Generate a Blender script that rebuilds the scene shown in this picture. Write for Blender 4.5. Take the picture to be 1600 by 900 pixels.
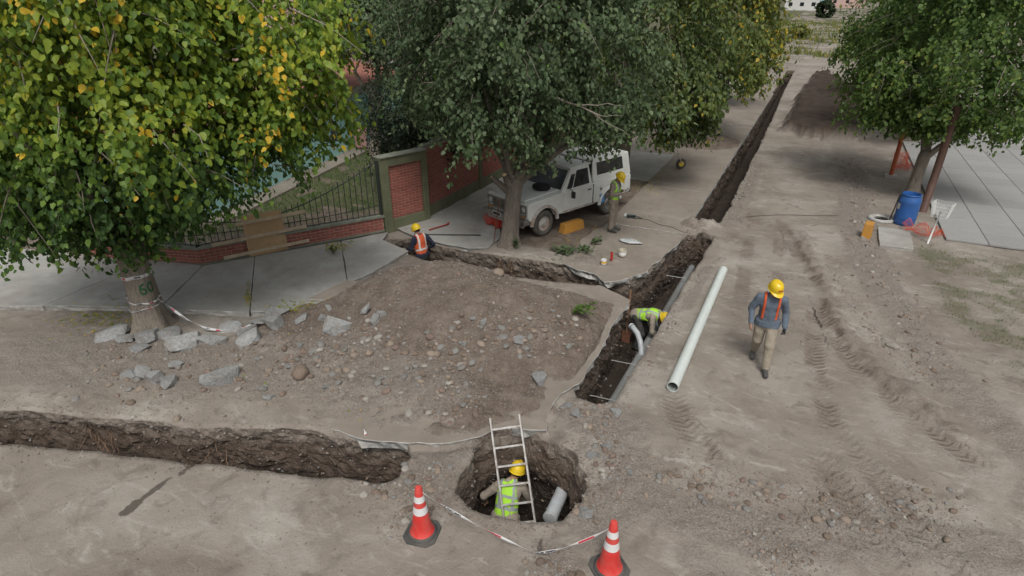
import bpy, bmesh, math, random
import numpy as np
from mathutils import Vector, Matrix, Euler
R = math.radians
random.seed(11)
rng = np.random.default_rng(11)
for o in list(bpy.data.objects):
    bpy.data.objects.remove(o)
S = bpy.context.scene
C = S.collection

# ---------------------------------------------------------------- camera, sky, sun, exposure
FPX, PITCH, YAW, CAM_H = 936.0, R(26.073), R(25.99), 6.2     # focal length in pixels of the 1600 px wide photo
cam = bpy.data.cameras.new('camera')
cam.sensor_width = 36.0
cam.lens = 36.0 * FPX / 1600.0
cam.clip_start = 0.1
cam.clip_end = 2500.0
camo = bpy.data.objects.new('camera', cam)
C.objects.link(camo)
camo.location = (0, 0, CAM_H)
camo.rotation_euler = (R(90) - PITCH, 0, YAW)
S.camera = camo

SUN_EL, SUN_AZ = R(56), R(152)        # overcast: a weak wide sun, high up
w = bpy.data.worlds.new('World')
S.world = w
w.use_nodes = True
nt = w.node_tree
nt.nodes.clear()
sky = nt.nodes.new('ShaderNodeTexSky')
sky.sky_type = 'NISHITA'
sky.sun_disc = False
sky.sun_elevation = SUN_EL
sky.sun_rotation = SUN_AZ
sky.air_density = 1.0
sky.dust_density = 6.0
sky.ozone_density = 1.0
hs = nt.nodes.new('ShaderNodeHueSaturation')
hs.inputs['Saturation'].default_value = 0.16          # cloud cover: nearly white sky light
bg = nt.nodes.new('ShaderNodeBackground')
bg.inputs['Strength'].default_value = 0.092
wo = nt.nodes.new('ShaderNodeOutputWorld')
nt.links.new(sky.outputs[0], hs.inputs['Color'])
nt.links.new(hs.outputs[0], bg.inputs['Color'])
nt.links.new(bg.outputs[0], wo.inputs['Surface'])
sl = bpy.data.lights.new('sun', 'SUN')
sl.energy = 1.5
sl.angle = R(16)
sl.color = (1.0, 0.96, 0.9)
so = bpy.data.objects.new('sun', sl)
C.objects.link(so)
# lamp shines along its -Z; sky rotation is measured from +Y clockwise
sd = Vector((math.sin(SUN_AZ) * math.cos(SUN_EL), math.cos(SUN_AZ) * math.cos(SUN_EL), math.sin(SUN_EL)))
so.rotation_euler = sd.to_track_quat('Z', 'Y').to_euler()
so.location = sd * 60
S.view_settings.view_transform = 'Standard'
S.view_settings.look = 'None'
S.view_settings.exposure = 0.2
S.view_settings.gamma = 1.0
S.view_settings.use_curve_mapping = False
S.render.engine = 'CYCLES'
S.render.resolution_x, S.render.resolution_y = 1024, 576
S.cycles.max_bounces = 6
S.cycles.diffuse_bounces = 3
S.cycles.transparent_max_bounces = 6

# ---------------------------------------------------------------- helpers
def at(px, py, z=0.0):
    """survey: the world point at height z that the photo (1600x900) shows at px, py"""
    x, y = (px - 800) / FPX, -(py - 450) / FPX
    fw = math.cos(PITCH) + y * math.sin(PITCH)
    dz = -math.sin(PITCH) + y * math.cos(PITCH)
    X = -math.sin(YAW) * fw + math.cos(YAW) * x
    Y = math.cos(YAW) * fw + math.sin(YAW) * x
    t = (z - CAM_H) / dz
    return Vector((X * t, Y * t, z))

def tag(o, label=None, cat=None, group=None, kind=None):
    if label: o['label'] = label
    if cat: o['category'] = cat
    if group: o['group'] = group
    if kind: o['kind'] = kind
    return o

def thing(name, label, cat, loc=(0, 0, 0), rz=0.0, group=None):
    o = bpy.data.objects.new(name, None)
    o.empty_display_size = 0.2
    C.objects.link(o)
    o.location = loc
    o.rotation_euler = (0, 0, rz)
    return tag(o, label, cat, group)

def mesh(name, V, F, mats=None, smooth=False, midx=None):
    me = bpy.data.meshes.new(name)
    me.from_pydata([tuple(v) for v in V], [], [tuple(f) for f in F])
    if mats is not None:
        for m in (mats if isinstance(mats, (list, tuple)) else [mats]):
            me.materials.append(m)
    if midx is not None:
        me.polygons.foreach_set('material_index', np.asarray(midx, dtype=np.int32))
    if smooth:
        me.polygons.foreach_set('use_smooth', np.ones(len(me.polygons), dtype=bool))
    me.update()
    return me

def fast_mesh(name, V, quads=None, tris=None, mat=None, smooth=False):
    """numpy arrays -> mesh"""
    me = bpy.data.meshes.new(name)
    V = np.asarray(V, dtype=np.float32)
    me.vertices.add(len(V))
    me.vertices.foreach_set('co', V.ravel())
    loops, starts, n = [], [], 0
    if quads is not None and len(quads):
        q = np.asarray(quads, dtype=np.int32)
        loops.append(q.ravel()); starts.append(np.arange(len(q)) * 4); n = len(q) * 4
    if tris is not None and len(tris):
        t = np.asarray(tris, dtype=np.int32)
        loops.append(t.ravel()); starts.append(n + np.arange(len(t)) * 3)
    L = np.concatenate(loops); st = np.concatenate(starts).astype(np.int32)
    me.loops.add(len(L))
    me.loops.foreach_set('vertex_index', L)
    me.polygons.add(len(st))
    me.polygons.foreach_set('loop_start', st)
    if smooth:
        me.polygons.foreach_set('use_smooth', np.ones(len(st), dtype=bool))
    me.update(calc_edges=True)
    me.validate()
    if mat is not None:
        for m in (mat if isinstance(mat, (list, tuple)) else [mat]):
            me.materials.append(m)
    return me

def link(name, me, parent=None, loc=None, rot=None, scale=None):
    o = bpy.data.objects.new(name, me)
    C.objects.link(o)
    if parent is not None: o.parent = parent
    if loc is not None: o.location = loc
    if rot is not None: o.rotation_euler = rot
    if scale is not None: o.scale = scale if hasattr(scale, '__len__') else (scale,) * 3
    return o

class MB:
    """collects primitives, builds ONE mesh object"""
    def __init__(s): s.V, s.F, s.I, s.m = [], [], [], 0
    def add(s, V, F):
        b = len(s.V)
        s.V += [Vector(v) for v in V]
        s.F += [tuple(i + b for i in f) for f in F]
        s.I += [s.m] * len(F)
        return s
    def box(s, c, d, rot=None, taper=1.0):
        hx, hy, hz = d[0] / 2, d[1] / 2, d[2] / 2
        V = [Vector((x * hx * (taper if z > 0 else 1), y * hy * (taper if z > 0 else 1), z * hz)) for z in (-1, 1) for x, y in ((-1, -1), (1, -1), (1, 1), (-1, 1))]
        if rot is not None:
            m = rot if isinstance(rot, Matrix) else Euler(rot).to_matrix()
            V = [m @ v for v in V]
        V = [v + Vector(c) for v in V]
        return s.add(V, [(3, 2, 1, 0), (4, 5, 6, 7), (0, 1, 5, 4), (1, 2, 6, 5), (2, 3, 7, 6), (3, 0, 4, 7)])
    def hexa(s, V):      # 8 corners: bottom ring then top ring
        return s.add(V, [(3, 2, 1, 0), (4, 5, 6, 7), (0, 1, 5, 4), (1, 2, 6, 5), (2, 3, 7, 6), (3, 0, 4, 7)])
    def tube(s, pts, r, n=8, caps=True):
        pts = [Vector(p) for p in pts]
        rr = r if hasattr(r, '__len__') else [r] * len(pts)
        V, F = [], []
        up = None
        for i, p in enumerate(pts):
            t = (pts[min(i + 1, len(pts) - 1)] - pts[max(i - 1, 0)]).normalized()
            if up is None:
                up = Vector((0, 0, 1)) if abs(t.z) < 0.9 else Vector((1, 0, 0))
            a = t.cross(up)
            if a.length < 1e-4: a = t.cross(Vector((1, 0, 0)))
            a.normalize()
            b = a.cross(t).normalized()
            up = b
            for k in range(n):
                q = 2 * math.pi * k / n
                V.append(p + (a * math.cos(q) + b * math.sin(q)) * rr[i])
        for i in range(len(pts) - 1):
            for k in range(n):
                k2 = (k + 1) % n
                F.append((i * n + k, i * n + k2, (i + 1) * n + k2, (i + 1) * n + k))
        if caps:
            F.append(tuple(range(n))); F.append(tuple(reversed(range((len(pts) - 1) * n, len(pts) * n))))
        return s.add(V, F)
    def lathe(s, prof, n=20, c=(0, 0, 0), rot=None, cap=True):
        V, F = [], []
        m = None if rot is None else (rot if isinstance(rot, Matrix) else Euler(rot).to_matrix())
        for (r, z) in prof:
            for k in range(n):
                q = 2 * math.pi * k / n
                v = Vector((r * math.cos(q), r * math.sin(q), z))
                if m is not None: v = m @ v
                V.append(v + Vector(c))
        for i in range(len(prof) - 1):
            for k in range(n):
                k2 = (k + 1) % n
                F.append((i * n + k, i * n + k2, (i + 1) * n + k2, (i + 1) * n + k))
        if cap:
            F.append(tuple(reversed(range(n)))); F.append(tuple(range((len(prof) - 1) * n, len(prof) * n)))
        return s.add(V, F)
    def prism(s, poly, z0, z1):
        n = len(poly)
        V = [Vector((p[0], p[1], z0)) for p in poly] + [Vector((p[0], p[1], z1)) for p in poly]
        F = [tuple(reversed(range(n))), tuple(range(n, 2 * n))] + [(i, (i + 1) % n, n + (i + 1) % n, n + i) for i in range(n)]
        return s.add(V, F)
    def build(s, name, mats, parent=None, smooth=False, bevel=0.0, seg=2, loc=None, rot=None, autos=None):
        me = mesh(name, s.V, s.F, mats, smooth, s.I)
        if bevel or autos:
            bm = bmesh.new(); bm.from_mesh(me)
            bmesh.ops.recalc_face_normals(bm, faces=bm.faces)
            if bevel:
                ed = [e for e in bm.edges if len(e.link_faces) == 2 and e.calc_face_angle(0) > 0.5]
                bmesh.ops.bevel(bm, geom=ed, offset=bevel, segments=seg, affect='EDGES', profile=0.6, clamp_overlap=True)
            bm.to_mesh(me); bm.free()
            if autos or smooth:
                me.polygons.foreach_set('use_smooth', np.ones(len(me.polygons), dtype=bool))
                me.set_sharp_from_angle(angle=R(autos or 40))
        return link(name, me, parent, loc, rot)

# value noise in numpy ------------------------------------------------------------
_PT = rng.random(65536).astype(np.float32)
def vnoise(p, seed=0):
    p = np.asarray(p, dtype=np.float64)
    i = np.floor(p).astype(np.int64)
    f = p - i
    f = f * f * (3 - 2 * f)
    def h(dx, dy, dz):
        k = (i[:, 0] + dx) * 73856093 ^ (i[:, 1] + dy) * 19349663 ^ (i[:, 2] + dz) * 83492791 ^ (seed * 2654435)
        return _PT[(k ^ (k >> 13)) & 65535]
    x0 = h(0, 0, 0) * (1 - f[:, 0]) + h(1, 0, 0) * f[:, 0]
    x1 = h(0, 1, 0) * (1 - f[:, 0]) + h(1, 1, 0) * f[:, 0]
    x2 = h(0, 0, 1) * (1 - f[:, 0]) + h(1, 0, 1) * f[:, 0]
    x3 = h(0, 1, 1) * (1 - f[:, 0]) + h(1, 1, 1) * f[:, 0]
    y0 = x0 * (1 - f[:, 1]) + x1 * f[:, 1]
    y1 = x2 * (1 - f[:, 1]) + x3 * f[:, 1]
    return (y0 * (1 - f[:, 2]) + y1 * f[:, 2]) * 2 - 1
def fbm(p, scale=1.0, oct=4, seed=0):
    p = np.asarray(p, dtype=np.float64)
    if p.shape[1] == 2: p = np.column_stack([p, np.zeros(len(p))])
    s, a, q = 0, 1.0, 0
    for k in range(oct):
        s = s + a * vnoise(p * scale * 2 ** k, seed + k * 17); q += a; a *= 0.5
    return s / q
def smooth01(x, a, b):
    t = np.clip((x - a) / (b - a), 0, 1)
    return t * t * (3 - 2 * t)
def in_poly(x, y, poly):
    ins = np.zeros(x.shape, dtype=bool)
    n = len(poly)
    for i in range(n):
        x0, y0 = poly[i][0], poly[i][1]; x1, y1 = poly[(i + 1) % n][0], poly[(i + 1) % n][1]
        if y0 == y1: continue
        c = ((y0 > y) != (y1 > y)) & (x < (x1 - x0) * (y - y0) / (y1 - y0) + x0)
        ins ^= c
    return ins
def seg_dist(x, y, a, b):
    ax, ay = a[0], a[1]; bx, by = b[0] - ax, b[1] - ay
    t = np.clip(((x - ax) * bx + (y - ay) * by) / (bx * bx + by * by + 1e-12), 0, 1)
    return np.hypot(x - ax - t * bx, y - ay - t * by), t
def line_dist(x, y, pts):
    d = np.full(np.shape(x), 1e9); u = np.zeros(np.shape(x)); acc = 0.0; sgn = np.zeros(np.shape(x))
    for a, b in zip(pts[:-1], pts[1:]):
        dd, t = seg_dist(x, y, a, b); L = math.hypot(b[0] - a[0], b[1] - a[1])
        m = dd < d
        d = np.where(m, dd, d); u = np.where(m, acc + t * L, u)
        cr = (b[0] - a[0]) * (y - a[1]) - (b[1] - a[1]) * (x - a[0])
        sgn = np.where(m, np.sign(cr), sgn); acc += L
    return d, u, sgn
def dense(poly, step, closed=True, jit=0.0, seed=0):
    out = []
    n = len(poly)
    for i in range(n if closed else n - 1):
        a = Vector(poly[i][:2]); b = Vector(poly[(i + 1) % n][:2])
        k = max(1, int((b - a).length / step))
        for j in range(k): out.append(a.lerp(b, j / k))
    if not closed: out.append(Vector(poly[-1][:2]))
    if jit:
        P = np.array([[p.x, p.y] for p in out])
        P[:, 0] += jit * fbm(P, 2.2, 3, seed + 5)
        P[:, 1] += jit * fbm(P, 2.2, 3, seed + 9)
        out = [Vector(p) for p in P]
    return out

# ---------------------------------------------------------------- materials
def nodes(name):
    m = bpy.data.materials.new(name)
    m.use_nodes = True
    t = m.node_tree
    b = t.nodes['Principled BSDF']
    return m, t, b
def N(t, kind, **kw):
    n = t.nodes.new(kind)
    for k, v in kw.items():
        if k.startswith('i_'): n.inputs[k[2:].replace('_', ' ')].default_value = v
        else: setattr(n, k, v)
    return n
def noise_tex(t, vec, scale, detail=4, rough=0.55, dist=0.0):
    n = N(t, 'ShaderNodeTexNoise')
    n.inputs['Scale'].default_value = scale
    n.inputs['Detail'].default_value = detail
    n.inputs['Roughness'].default_value = rough
    n.inputs['Distortion'].default_value = dist
    if vec is not None: t.links.new(vec, n.inputs['Vector'])
    return n.outputs['Fac']
def ramp(t, fac, stops):
    n = N(t, 'ShaderNodeValToRGB')
    e = n.color_ramp.elements
    while len(e) < len(stops): e.new(0.5)
    for q, (p, c) in zip(e, stops):
        q.position = p
        q.color = (*c, 1) if len(c) == 3 else c
    t.links.new(fac, n.inputs['Fac'])
    return n.outputs['Color']
def rmap(t, fac, a, b, c=0.0, d=1.0, clamp=True):
    n = N(t, 'ShaderNodeMapRange', clamp=clamp)
    for i, v in zip((1, 2, 3, 4), (a, b, c, d)): n.inputs[i].default_value = v
    t.links.new(fac, n.inputs[0])
    return n.outputs[0]
def mixc(t, fac, a, b, mode='MIX'):
    n = N(t, 'ShaderNodeMix', data_type='RGBA', blend_type=mode)
    for sock, v in ((n.inputs[0], fac), (n.inputs[6], a), (n.inputs[7], b)):
        if hasattr(v, 'is_linked') or hasattr(v, 'links'): t.links.new(v, sock)
        elif isinstance(v, (int, float)): sock.default_value = v
        else: sock.default_value = (*v, 1) if len(v) == 3 else v
    return n.outputs[2]
def math_(t, op, a, b=None):
    n = N(t, 'ShaderNodeMath', operation=op)
    for s, v in zip(n.inputs, (a, b)):
        if v is None: continue
        if isinstance(v, (int, float)): s.default_value = v
        else: t.links.new(v, s)
    return n.outputs[0]
def bump(t, b, h, dist=0.01, strength=1.0):
    n = N(t, 'ShaderNodeBump')
    n.inputs['Distance'].default_value = dist
    n.inputs['Strength'].default_value = strength
    t.links.new(h, n.inputs['Height'])
    t.links.new(n.outputs[0], b.inputs['Normal'])
    return n
def attr(t, name):
    return N(t, 'ShaderNodeAttribute', attribute_name=name).outputs['Fac']

def M(name, base, rough=0.8, var=0.25, scale=6.0, bmp=0.004, bscale=40.0, metal=0.0, dirt=None, dirt_amt=0.5, dirt_scale=3.0, world=False, rnd=0.0, spec=None, hue=0.0):
    """surface colour with two scales of mottling, optional dirt patches and fine relief"""
    m, t, b = nodes(name)
    if world: vec = N(t, 'ShaderNodeNewGeometry').outputs['Position']
    else: vec = N(t, 'ShaderNodeTexCoord').outputs['Object']
    n1 = noise_tex(t, vec, scale, 5, 0.6)
    lo = [max(0, c * (1 - var)) for c in base]; hi = [min(1, c * (1 + var)) for c in base]
    col = ramp(t, n1, [(0.3, lo), (0.7, hi)])
    if dirt is not None:
        n2 = noise_tex(t, vec, dirt_scale, 6, 0.65, 0.3)
        f = rmap(t, n2, 0.5 - 0.12, 0.5 + 0.2, 0, dirt_amt)
        col = mixc(t, f, col, dirt)
    if rnd:
        oi = N(t, 'ShaderNodeObjectInfo').outputs['Random']
        h = N(t, 'ShaderNodeHueSaturation')
        t.links.new(col, h.inputs['Color'])
        t.links.new(rmap(t, oi, 0, 1, 1 - rnd, 1 + rnd), h.inputs['Value'])
        if hue: t.links.new(rmap(t, oi, 0, 1, 0.5 - hue, 0.5 + hue), h.inputs['Hue'])
        col = h.outputs[0]
    t.links.new(col, b.inputs['Base Color'])
    rn = noise_tex(t, vec, scale * 2.3, 3)
    t.links.new(rmap(t, rn, 0.3, 0.7, max(0.03, rough - 0.12), min(1, rough + 0.12)), b.inputs['Roughness'])
    b.inputs['Metallic'].default_value = metal
    if spec is not None: b.inputs['Specular IOR Level'].default_value = spec
    if bmp:
        bump(t, b, noise_tex(t, vec, bscale, 4, 0.6), bmp)
    return m
# ---------------------------------------------------------------- ground
def pxl(l, z=0.0): return [tuple(at(x, y, z)[:2]) for x, y in l]
# trench outlines (surveyed rims, metres)
TR_STREET = ([(-2.05, 8.2), (-2.02, 9.7), (-2.0, 11.4), (-1.93, 13.35), (-1.84, 15.3), (-1.84, 17.0), (-2.25, 17.2), (-2.55, 16.9),
              (-2.68, 16.2), (-2.82, 15.1), (-2.92, 14.1), (-3.22, 13.15), (-3.75, 12.98), (-4.3, 13.05), (-5.0, 13.22), (-5.8, 13.2),
              (-6.6, 13.1), (-7.4, 13.02), (-8.25, 12.92), (-8.95, 13.0), (-9.65, 13.15), (-10.1, 12.75), (-9.98, 12.38),
              (-8.95, 12.05), (-8.4, 11.9), (-7.2, 11.9), (-6.0, 11.95), (-4.8, 12.15), (-3.75, 12.4), (-2.98, 11.95),
              (-2.98, 10.8), (-2.92, 9.7), (-2.9, 8.45), (-2.68, 8.08), (-2.3, 8.0)])
TR_FAR = [(-1.8, 20.3), (-1.86, 28), (-1.92, 38), (-2.1, 50), (-2.15, 64), (-2.8, 64), (-2.78, 50), (-2.7, 38), (-2.7, 28), (-2.72, 20), (-2.74, 17.9), (-2.3, 17.85), (-1.85, 17.95)]
TR_LEFT = [(-4.3, 5.15), (-4.4, 5.62), (-4.66, 5.88), (-5.35, 5.6), (-6.1, 5.44), (-7.2, 5.0), (-7.9, 4.68), (-8.95, 4.4), (-9.9, 4.02), (-12.5, 3.1), (-16, 1.9),
           (-16, 1.1), (-12, 2.45), (-8.96, 3.48), (-7.99, 3.8), (-6.9, 4.14), (-5.9, 4.47), (-4.95, 4.79), (-4.5, 4.98)]
HOLE = [(-3.42, 5.24), (-3.6, 5.71), (-3.7, 6.28), (-3.57, 6.68), (-3.2, 6.98), (-2.74, 6.95), (-2.23, 6.72), (-1.88, 6.35), (-1.8, 5.85), (-1.86, 5.4), (-2.27, 5.2), (-3.05, 5.05)]
PITS = [  # outline, floor depth, inward lean of the walls per metre
    (dense(TR_STREET, 0.05, True, 0.05, 3), 1.45, 0.02),
    (dense(TR_FAR, 0.08, True, 0.06, 5), 1.3, 0.03),
    (dense(TR_LEFT, 0.05, True, 0.08, 7), 1.3, 0.03),
    (dense(HOLE, 0.04, True, 0.13, 9), 2.0, 0.03)]

SLAB_EDGE = [(-2.88, 11.96), (-2.88, 10.8), (-2.81, 9.7), (-2.79, 8.5), (-2.95, 8.0), (-2.95, 7.4), (-2.78, 7.0), (-3.05, 6.86), (-3.36, 6.80), (-3.58, 6.62), (-3.70, 6.34), (-4.05, 6.05), (-4.6, 5.78), (-5.3, 5.54), (-5.8, 5.42)]
TRACKS = [  # wheel tracks pressed into the dust: centre line, half width
    ([(-0.3, 19.5), (0.3, 16.8), (0.75, 15.0), (1.05, 13.0), (1.5, 11.5), (2.2, 10.2), (3.6, 8.6)], 0.2),
    ([(-1.0, 20.0), (-0.9, 17.0), (-0.75, 14.8), (-0.6, 12.6)], 0.2),
    ([(-0.25, 20.0), (-0.15, 17.5), (0.05, 14.5), (0.2, 12.0)], 0.18),
    ([(0.85, 14.6), (0.9, 12.6), (0.95, 10.8), (1.25, 9.2), (1.9, 8.0)], 0.2),
    ([(0.95, 8.6), (1.35, 7.7), (1.7, 6.9), (2.2, 5.9)], 0.23),
    ([(1.55, 8.7), (2.1, 7.6), (2.6, 6.7), (3.3, 5.9)], 0.22),
    ([(-1.35, 9.2), (-1.0, 8.3), (-0.4, 7.55), (0.3, 7.2)], 0.25)]

def mound_h(x, y):
    """heaps of loose soil: ridge lines with a steep back and a long front apron"""
    h = np.full(x.shape, -1.0)
    for a, b, h0, h1, sf, sb in (((-8.0, 9.1), (-7.35, 9.75), 0.48, 0.78, 0.36, 0.50), ((-7.35, 9.75), (-6.75, 10.05), 0.78, 0.92, 0.34, 0.50), ((-6.75, 10.05), (-5.65, 9.85), 0.92, 0.92, 0.33, 0.50), ((-5.65, 9.85), (-4.6, 10.1), 0.92, 0.74, 0.33, 0.50), ((-4.6, 10.1), (-3.95, 10.8), 0.74, 0.40, 0.42, 0.48), ((-3.95, 10.8), (-3.5, 11.3), 0.40, 0.10, 0.32, 0.34),
                            ((-4.2, 28.6), (-3.4, 29.2), 0.45, 0.38, 0.45, 0.45), ((-8.6, 8.4), (-6.3, 7.4), 0.16, 0.14, 0.11, 0.11), ((-5.0, 7.5), (-4.1, 7.1), 0.18, 0.18, 0.17, 0.17)):
        d, t = seg_dist(x, y, a, b)
        cy = a[1] + t * (b[1] - a[1])
        s = sf + (sb - sf) * smooth01((y - cy) / (d + 0.15), -0.25, 0.6)
        s = s + 0.12 * smooth01(-(x - a[0]) / (d + 0.15), 0.5, 1.0) * (sf < 0.4)
        hh = h0 + t * (h1 - h0) - s * np.sqrt(d * d + 0.03) + s * 0.17
        k = 0.12
        q = np.clip(0.5 + 0.5 * (hh - h) / k, 0, 1)
        h = h * (1 - q) + hh * q + k * q * (1 - q)
    return h

def ground_z(x, y):
    """height of the dirt surface, trenches aside, and the masks of what lies there"""
    x = np.asarray(x, float); y = np.asarray(y, float)
    P = np.column_stack([x.ravel(), y.ravel()])
    def f(s, o, sd): return fbm(P, s, o, sd).reshape(x.shape)
    near = smooth01(-np.hypot(x + 3, y - 9), -26, -14)
    n_big, n_mid, n_fine = f(0.35, 3, 1), f(1.7, 4, 2), f(7.0, 3, 3)
    z = 0.025 * n_big + (0.016 * n_mid + 0.010 * n_fine) * near
    mh = mound_h(x, y) + 0.075 * n_mid + 0.045 * n_fine
    mnd = smooth01(mh, -0.02, 0.10)
    z = np.where(mh > 0, z + mh, z)
    # rubble bands keep rougher soil
    rub = np.zeros(x.shape)
    for pts, wd, am in (([(-12.5, 4.8), (-9.5, 5.8), (-7.0, 6.9), (-5.2, 6.8)], 1.5, 1.0), ([(-1.5, 6.9), (-0.9, 6.2), (0.3, 6.25), (1.2, 6.55), (2.2, 7.0), (3.2, 7.4)], 0.55, 1.0),
                        ([(-1.7, 7.6), (-2.3, 7.5)], 0.6, 1.0), ([(-1.3, 6.3), (-1.4, 5.5)], 0.5, 1.0), ([(-3.9, 5.0), (-3.9, 6.2)], 0.4, 1.0),
                        ([(-1.55, 18), (-1.45, 21), (-1.5, 25)], 0.35, 0.8), ([(1.4, 34), (1.9, 26), (1.8, 20), (2.0, 17.5), (2.3, 15)], 0.75, 1.0), ([(2.3, 15), (3.2, 11.5), (4.4, 8.5)], 0.6, 0.9),
                        ([(-1.65, 12.2), (-1.6, 14.5)], 0.22, 0.8), ([(-0.2, 5.6), (0.3, 5.3)], 0.45, 0.7), ([(-1.9, 4.85), (-1.5, 4.75)], 0.3, 0.8),
                        ([(-4.8, 13.7), (-3.4, 13.8), (-3.2, 14.6)], 0.55, 0.7), ([(-8.6, 13.6), (-5.2, 13.6)], 0.35, 0.5)):
        d, u, s = line_dist(x, y, pts)
        rub = np.maximum(rub, am * smooth01(-d, -wd * (1 + 0.5 * n_mid), -wd * 0.35))
    z = z + rub * (0.02 + 0.025 * n_mid + 0.02 * n_fine) * near
    # dirt bridge between the two street trenches and the soil ridge on the road edge
    d, t = seg_dist(x, y, (-2.6, 17.5), (-1.9, 17.55))
    z = z + 0.26 * np.exp(-(d / 0.26) ** 2) * (1 + 0.4 * n_fine)
    # ridge ploughed up beside the wheel track
    d, u, s = line_dist(x, y, [(0.35, 18.3), (0.75, 16.2), (1.15, 14.2), (1.45, 12.6), (2.0, 11.2), (3.0, 9.8)])
    ridge = np.exp(-(d / 0.22) ** 2)
    z = z + 0.10 * ridge * (0.7 + 0.8 * n_mid + 0.6 * n_fine)
    # wheel tracks
    tru = np.zeros(x.shape); trv = np.zeros(x.shape); trk = np.zeros(x.shape)
    for pts, hw in TRACKS:
        d, u, s = line_dist(x, y, pts)
        L = sum(math.dist(a, b) for a, b in zip(pts[:-1], pts[1:]))
        end = smooth01(u, 0.0, 0.8) * smooth01(-u, -L, -L + 0.8)
        k = smooth01(-d, -hw * (1.2 + 0.4 * n_mid), -hw * 0.6) * end * smooth01(n_mid + 0.35, -0.1, 0.5)
        m = k > trk
        tru = np.where(m, u, tru); trv = np.where(m, d * s, trv); trk = np.maximum(trk, k)
        z = z - 0.016 * k + 0.010 * np.exp(-((d - hw * 1.25) / 0.09) ** 2) * end * (0.5 + n_mid + n_fine)
    # rough hauled soil dumped farther up the road
    poly = [(-1.2, 33.5), (-0.4, 32.4), (0.9, 32.0), (2.2, 33.0), (2.6, 40), (2.4, 52), (0.3, 60), (-0.6, 56), (-0.9, 46)]
    drk = smooth01(-line_dist(x, y, poly + [poly[0]])[0] * np.where(in_poly(x, y, poly), -1, 1) + 0.5 * n_mid, -0.2, 0.35)
    z = z + drk * (0.55 + 0.25 * n_big + 0.16 * n_mid)
    d, u, s = line_dist(x, y, SLAB_EDGE)
    lip = np.exp(-(d / (0.15 + 0.06 * n_mid)) ** 2)
    z = z - lip * (0.035 + np.clip(z, 0, 0.12)) * near - 0.075 * np.exp(-(d / (0.22 + 0.1 * n_mid)) ** 2) * (s > 0) * near
    # masks
    grs = smooth01(-(x - (-11.2 - 0.0 * y)), -0.2, 0.8) * smooth01(y, 10.5, 12)
    fenceside = ((x + 13.4) * 4.0 - (y - 9.15) * 2.9) / math.hypot(4, 2.9)      # <0 behind the fence line
    grs = smooth01(-fenceside, 1.0, 3.2) * smooth01(y, 8, 9) * (x < -10.3) * smooth01(n_mid + 0.25, -0.35, 0.2)
    gr2 = smooth01(x + 0.25 * n_mid - (2.4 + (20 - y) * 0.14), 0.1, 0.7) * smooth01(-np.abs(y - 15.5), -4.0, -2.5) * smooth01(n_mid + 0.1, -0.3, 0.3)
    field = smooth01(y, 72, 82) * smooth01(n_big + 0.3 * n_mid + 0.1, -0.2, 0.35)
    grs = np.maximum(np.maximum(grs, 0.52 * gr2), field * 0.9)
    soil = np.clip(np.maximum(np.maximum(mnd, 0.55 * rub), 0.5 * trk) + 0.5 * ridge, 0, 1)
    soil = np.maximum(soil, 0.85 * smooth01(x, -7.9, -7.6) * smooth01(-x, 4.8, 5.0) * smooth01(y, 13.6, 14.2) * smooth01(-y, -21.8, -21.5))
    lf = smooth01(-np.abs(fenceside - 3.7), -0.9, -0.2) * (x < -9) * (y < 9)
    soil = np.maximum(soil, 0.9 * smooth01(-fenceside, -0.3, 0.4) * (x < -10.3))
    return z, dict(soil=soil, rub=rub, drk=drk, grs=grs, tru=tru, trv=trv, trk=trk)

def axis(segs):
    out = [segs[0][0]]
    for a, b, s0, s1 in segs:
        p = a
        while p < b - 1e-6:
            t = (p - a) / (b - a); p += s0 * (s1 / s0) ** t; out.append(min(p, b))
    return np.array(out)
gx = np.unique(np.concatenate([-axis([(10.6, 17.0, 0.045, 0.25), (17.0, 60, 0.3, 4), (60, 900, 5, 120)]), axis([(-10.6, 3.6, 0.045, 0.045), (3.6, 9, 0.06, 0.4), (9, 60, 0.5, 5), (60, 900, 5, 120)])]))
gy = np.unique(np.concatenate([-axis([(-0.8, 6, 0.25, 0.8), (6, 60, 1, 8)]), axis([(0.8, 2.4, 0.14, 0.05), (2.4, 14.2, 0.045, 0.045), (14.2, 20, 0.05, 0.07), (20, 66, 0.08, 0.5), (66, 140, 0.6, 4), (140, 1500, 6, 150)])]))
GX, GY = np.meshgrid(gx, gy, indexing='ij')
nx, ny = GX.shape
GZ, masks = ground_z(GX, GY)
VX, VY = GX.ravel().copy(), GY.ravel().copy()
ij = np.arange(nx * ny).reshape(nx, ny)
Q = np.stack([ij[:-1, :-1], ij[1:, :-1], ij[1:, 1:], ij[:-1, 1:]], -1).reshape(-1, 4)
insd = np.zeros(nx * ny, dtype=np.int8)
for k, (po, dp, ln) in enumerate(PITS):
    xs = [p[0] for p in po]; ys = [p[1] for p in po]
    cand = np.where((VX > min(xs) - .1) & (VX < max(xs) + .1) & (VY > min(ys) - .1) & (VY < max(ys) + .1))[0]
    insd[cand[in_poly(VX[cand], VY[cand], po)]] = k + 1
keep = ~(insd[Q] > 0).any(1)
removed = Q[~keep]
Qk = Q[keep]
# rim vertices of every pit: grid vertices outside but touching a removed cell -> snapped onto the outline
rim = np.unique(removed[insd[removed] == 0])
ug = np.zeros(nx * ny, dtype=np.int32); ug[Qk.ravel()] = 1
rim = rim[ug[rim] == 1]
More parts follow.
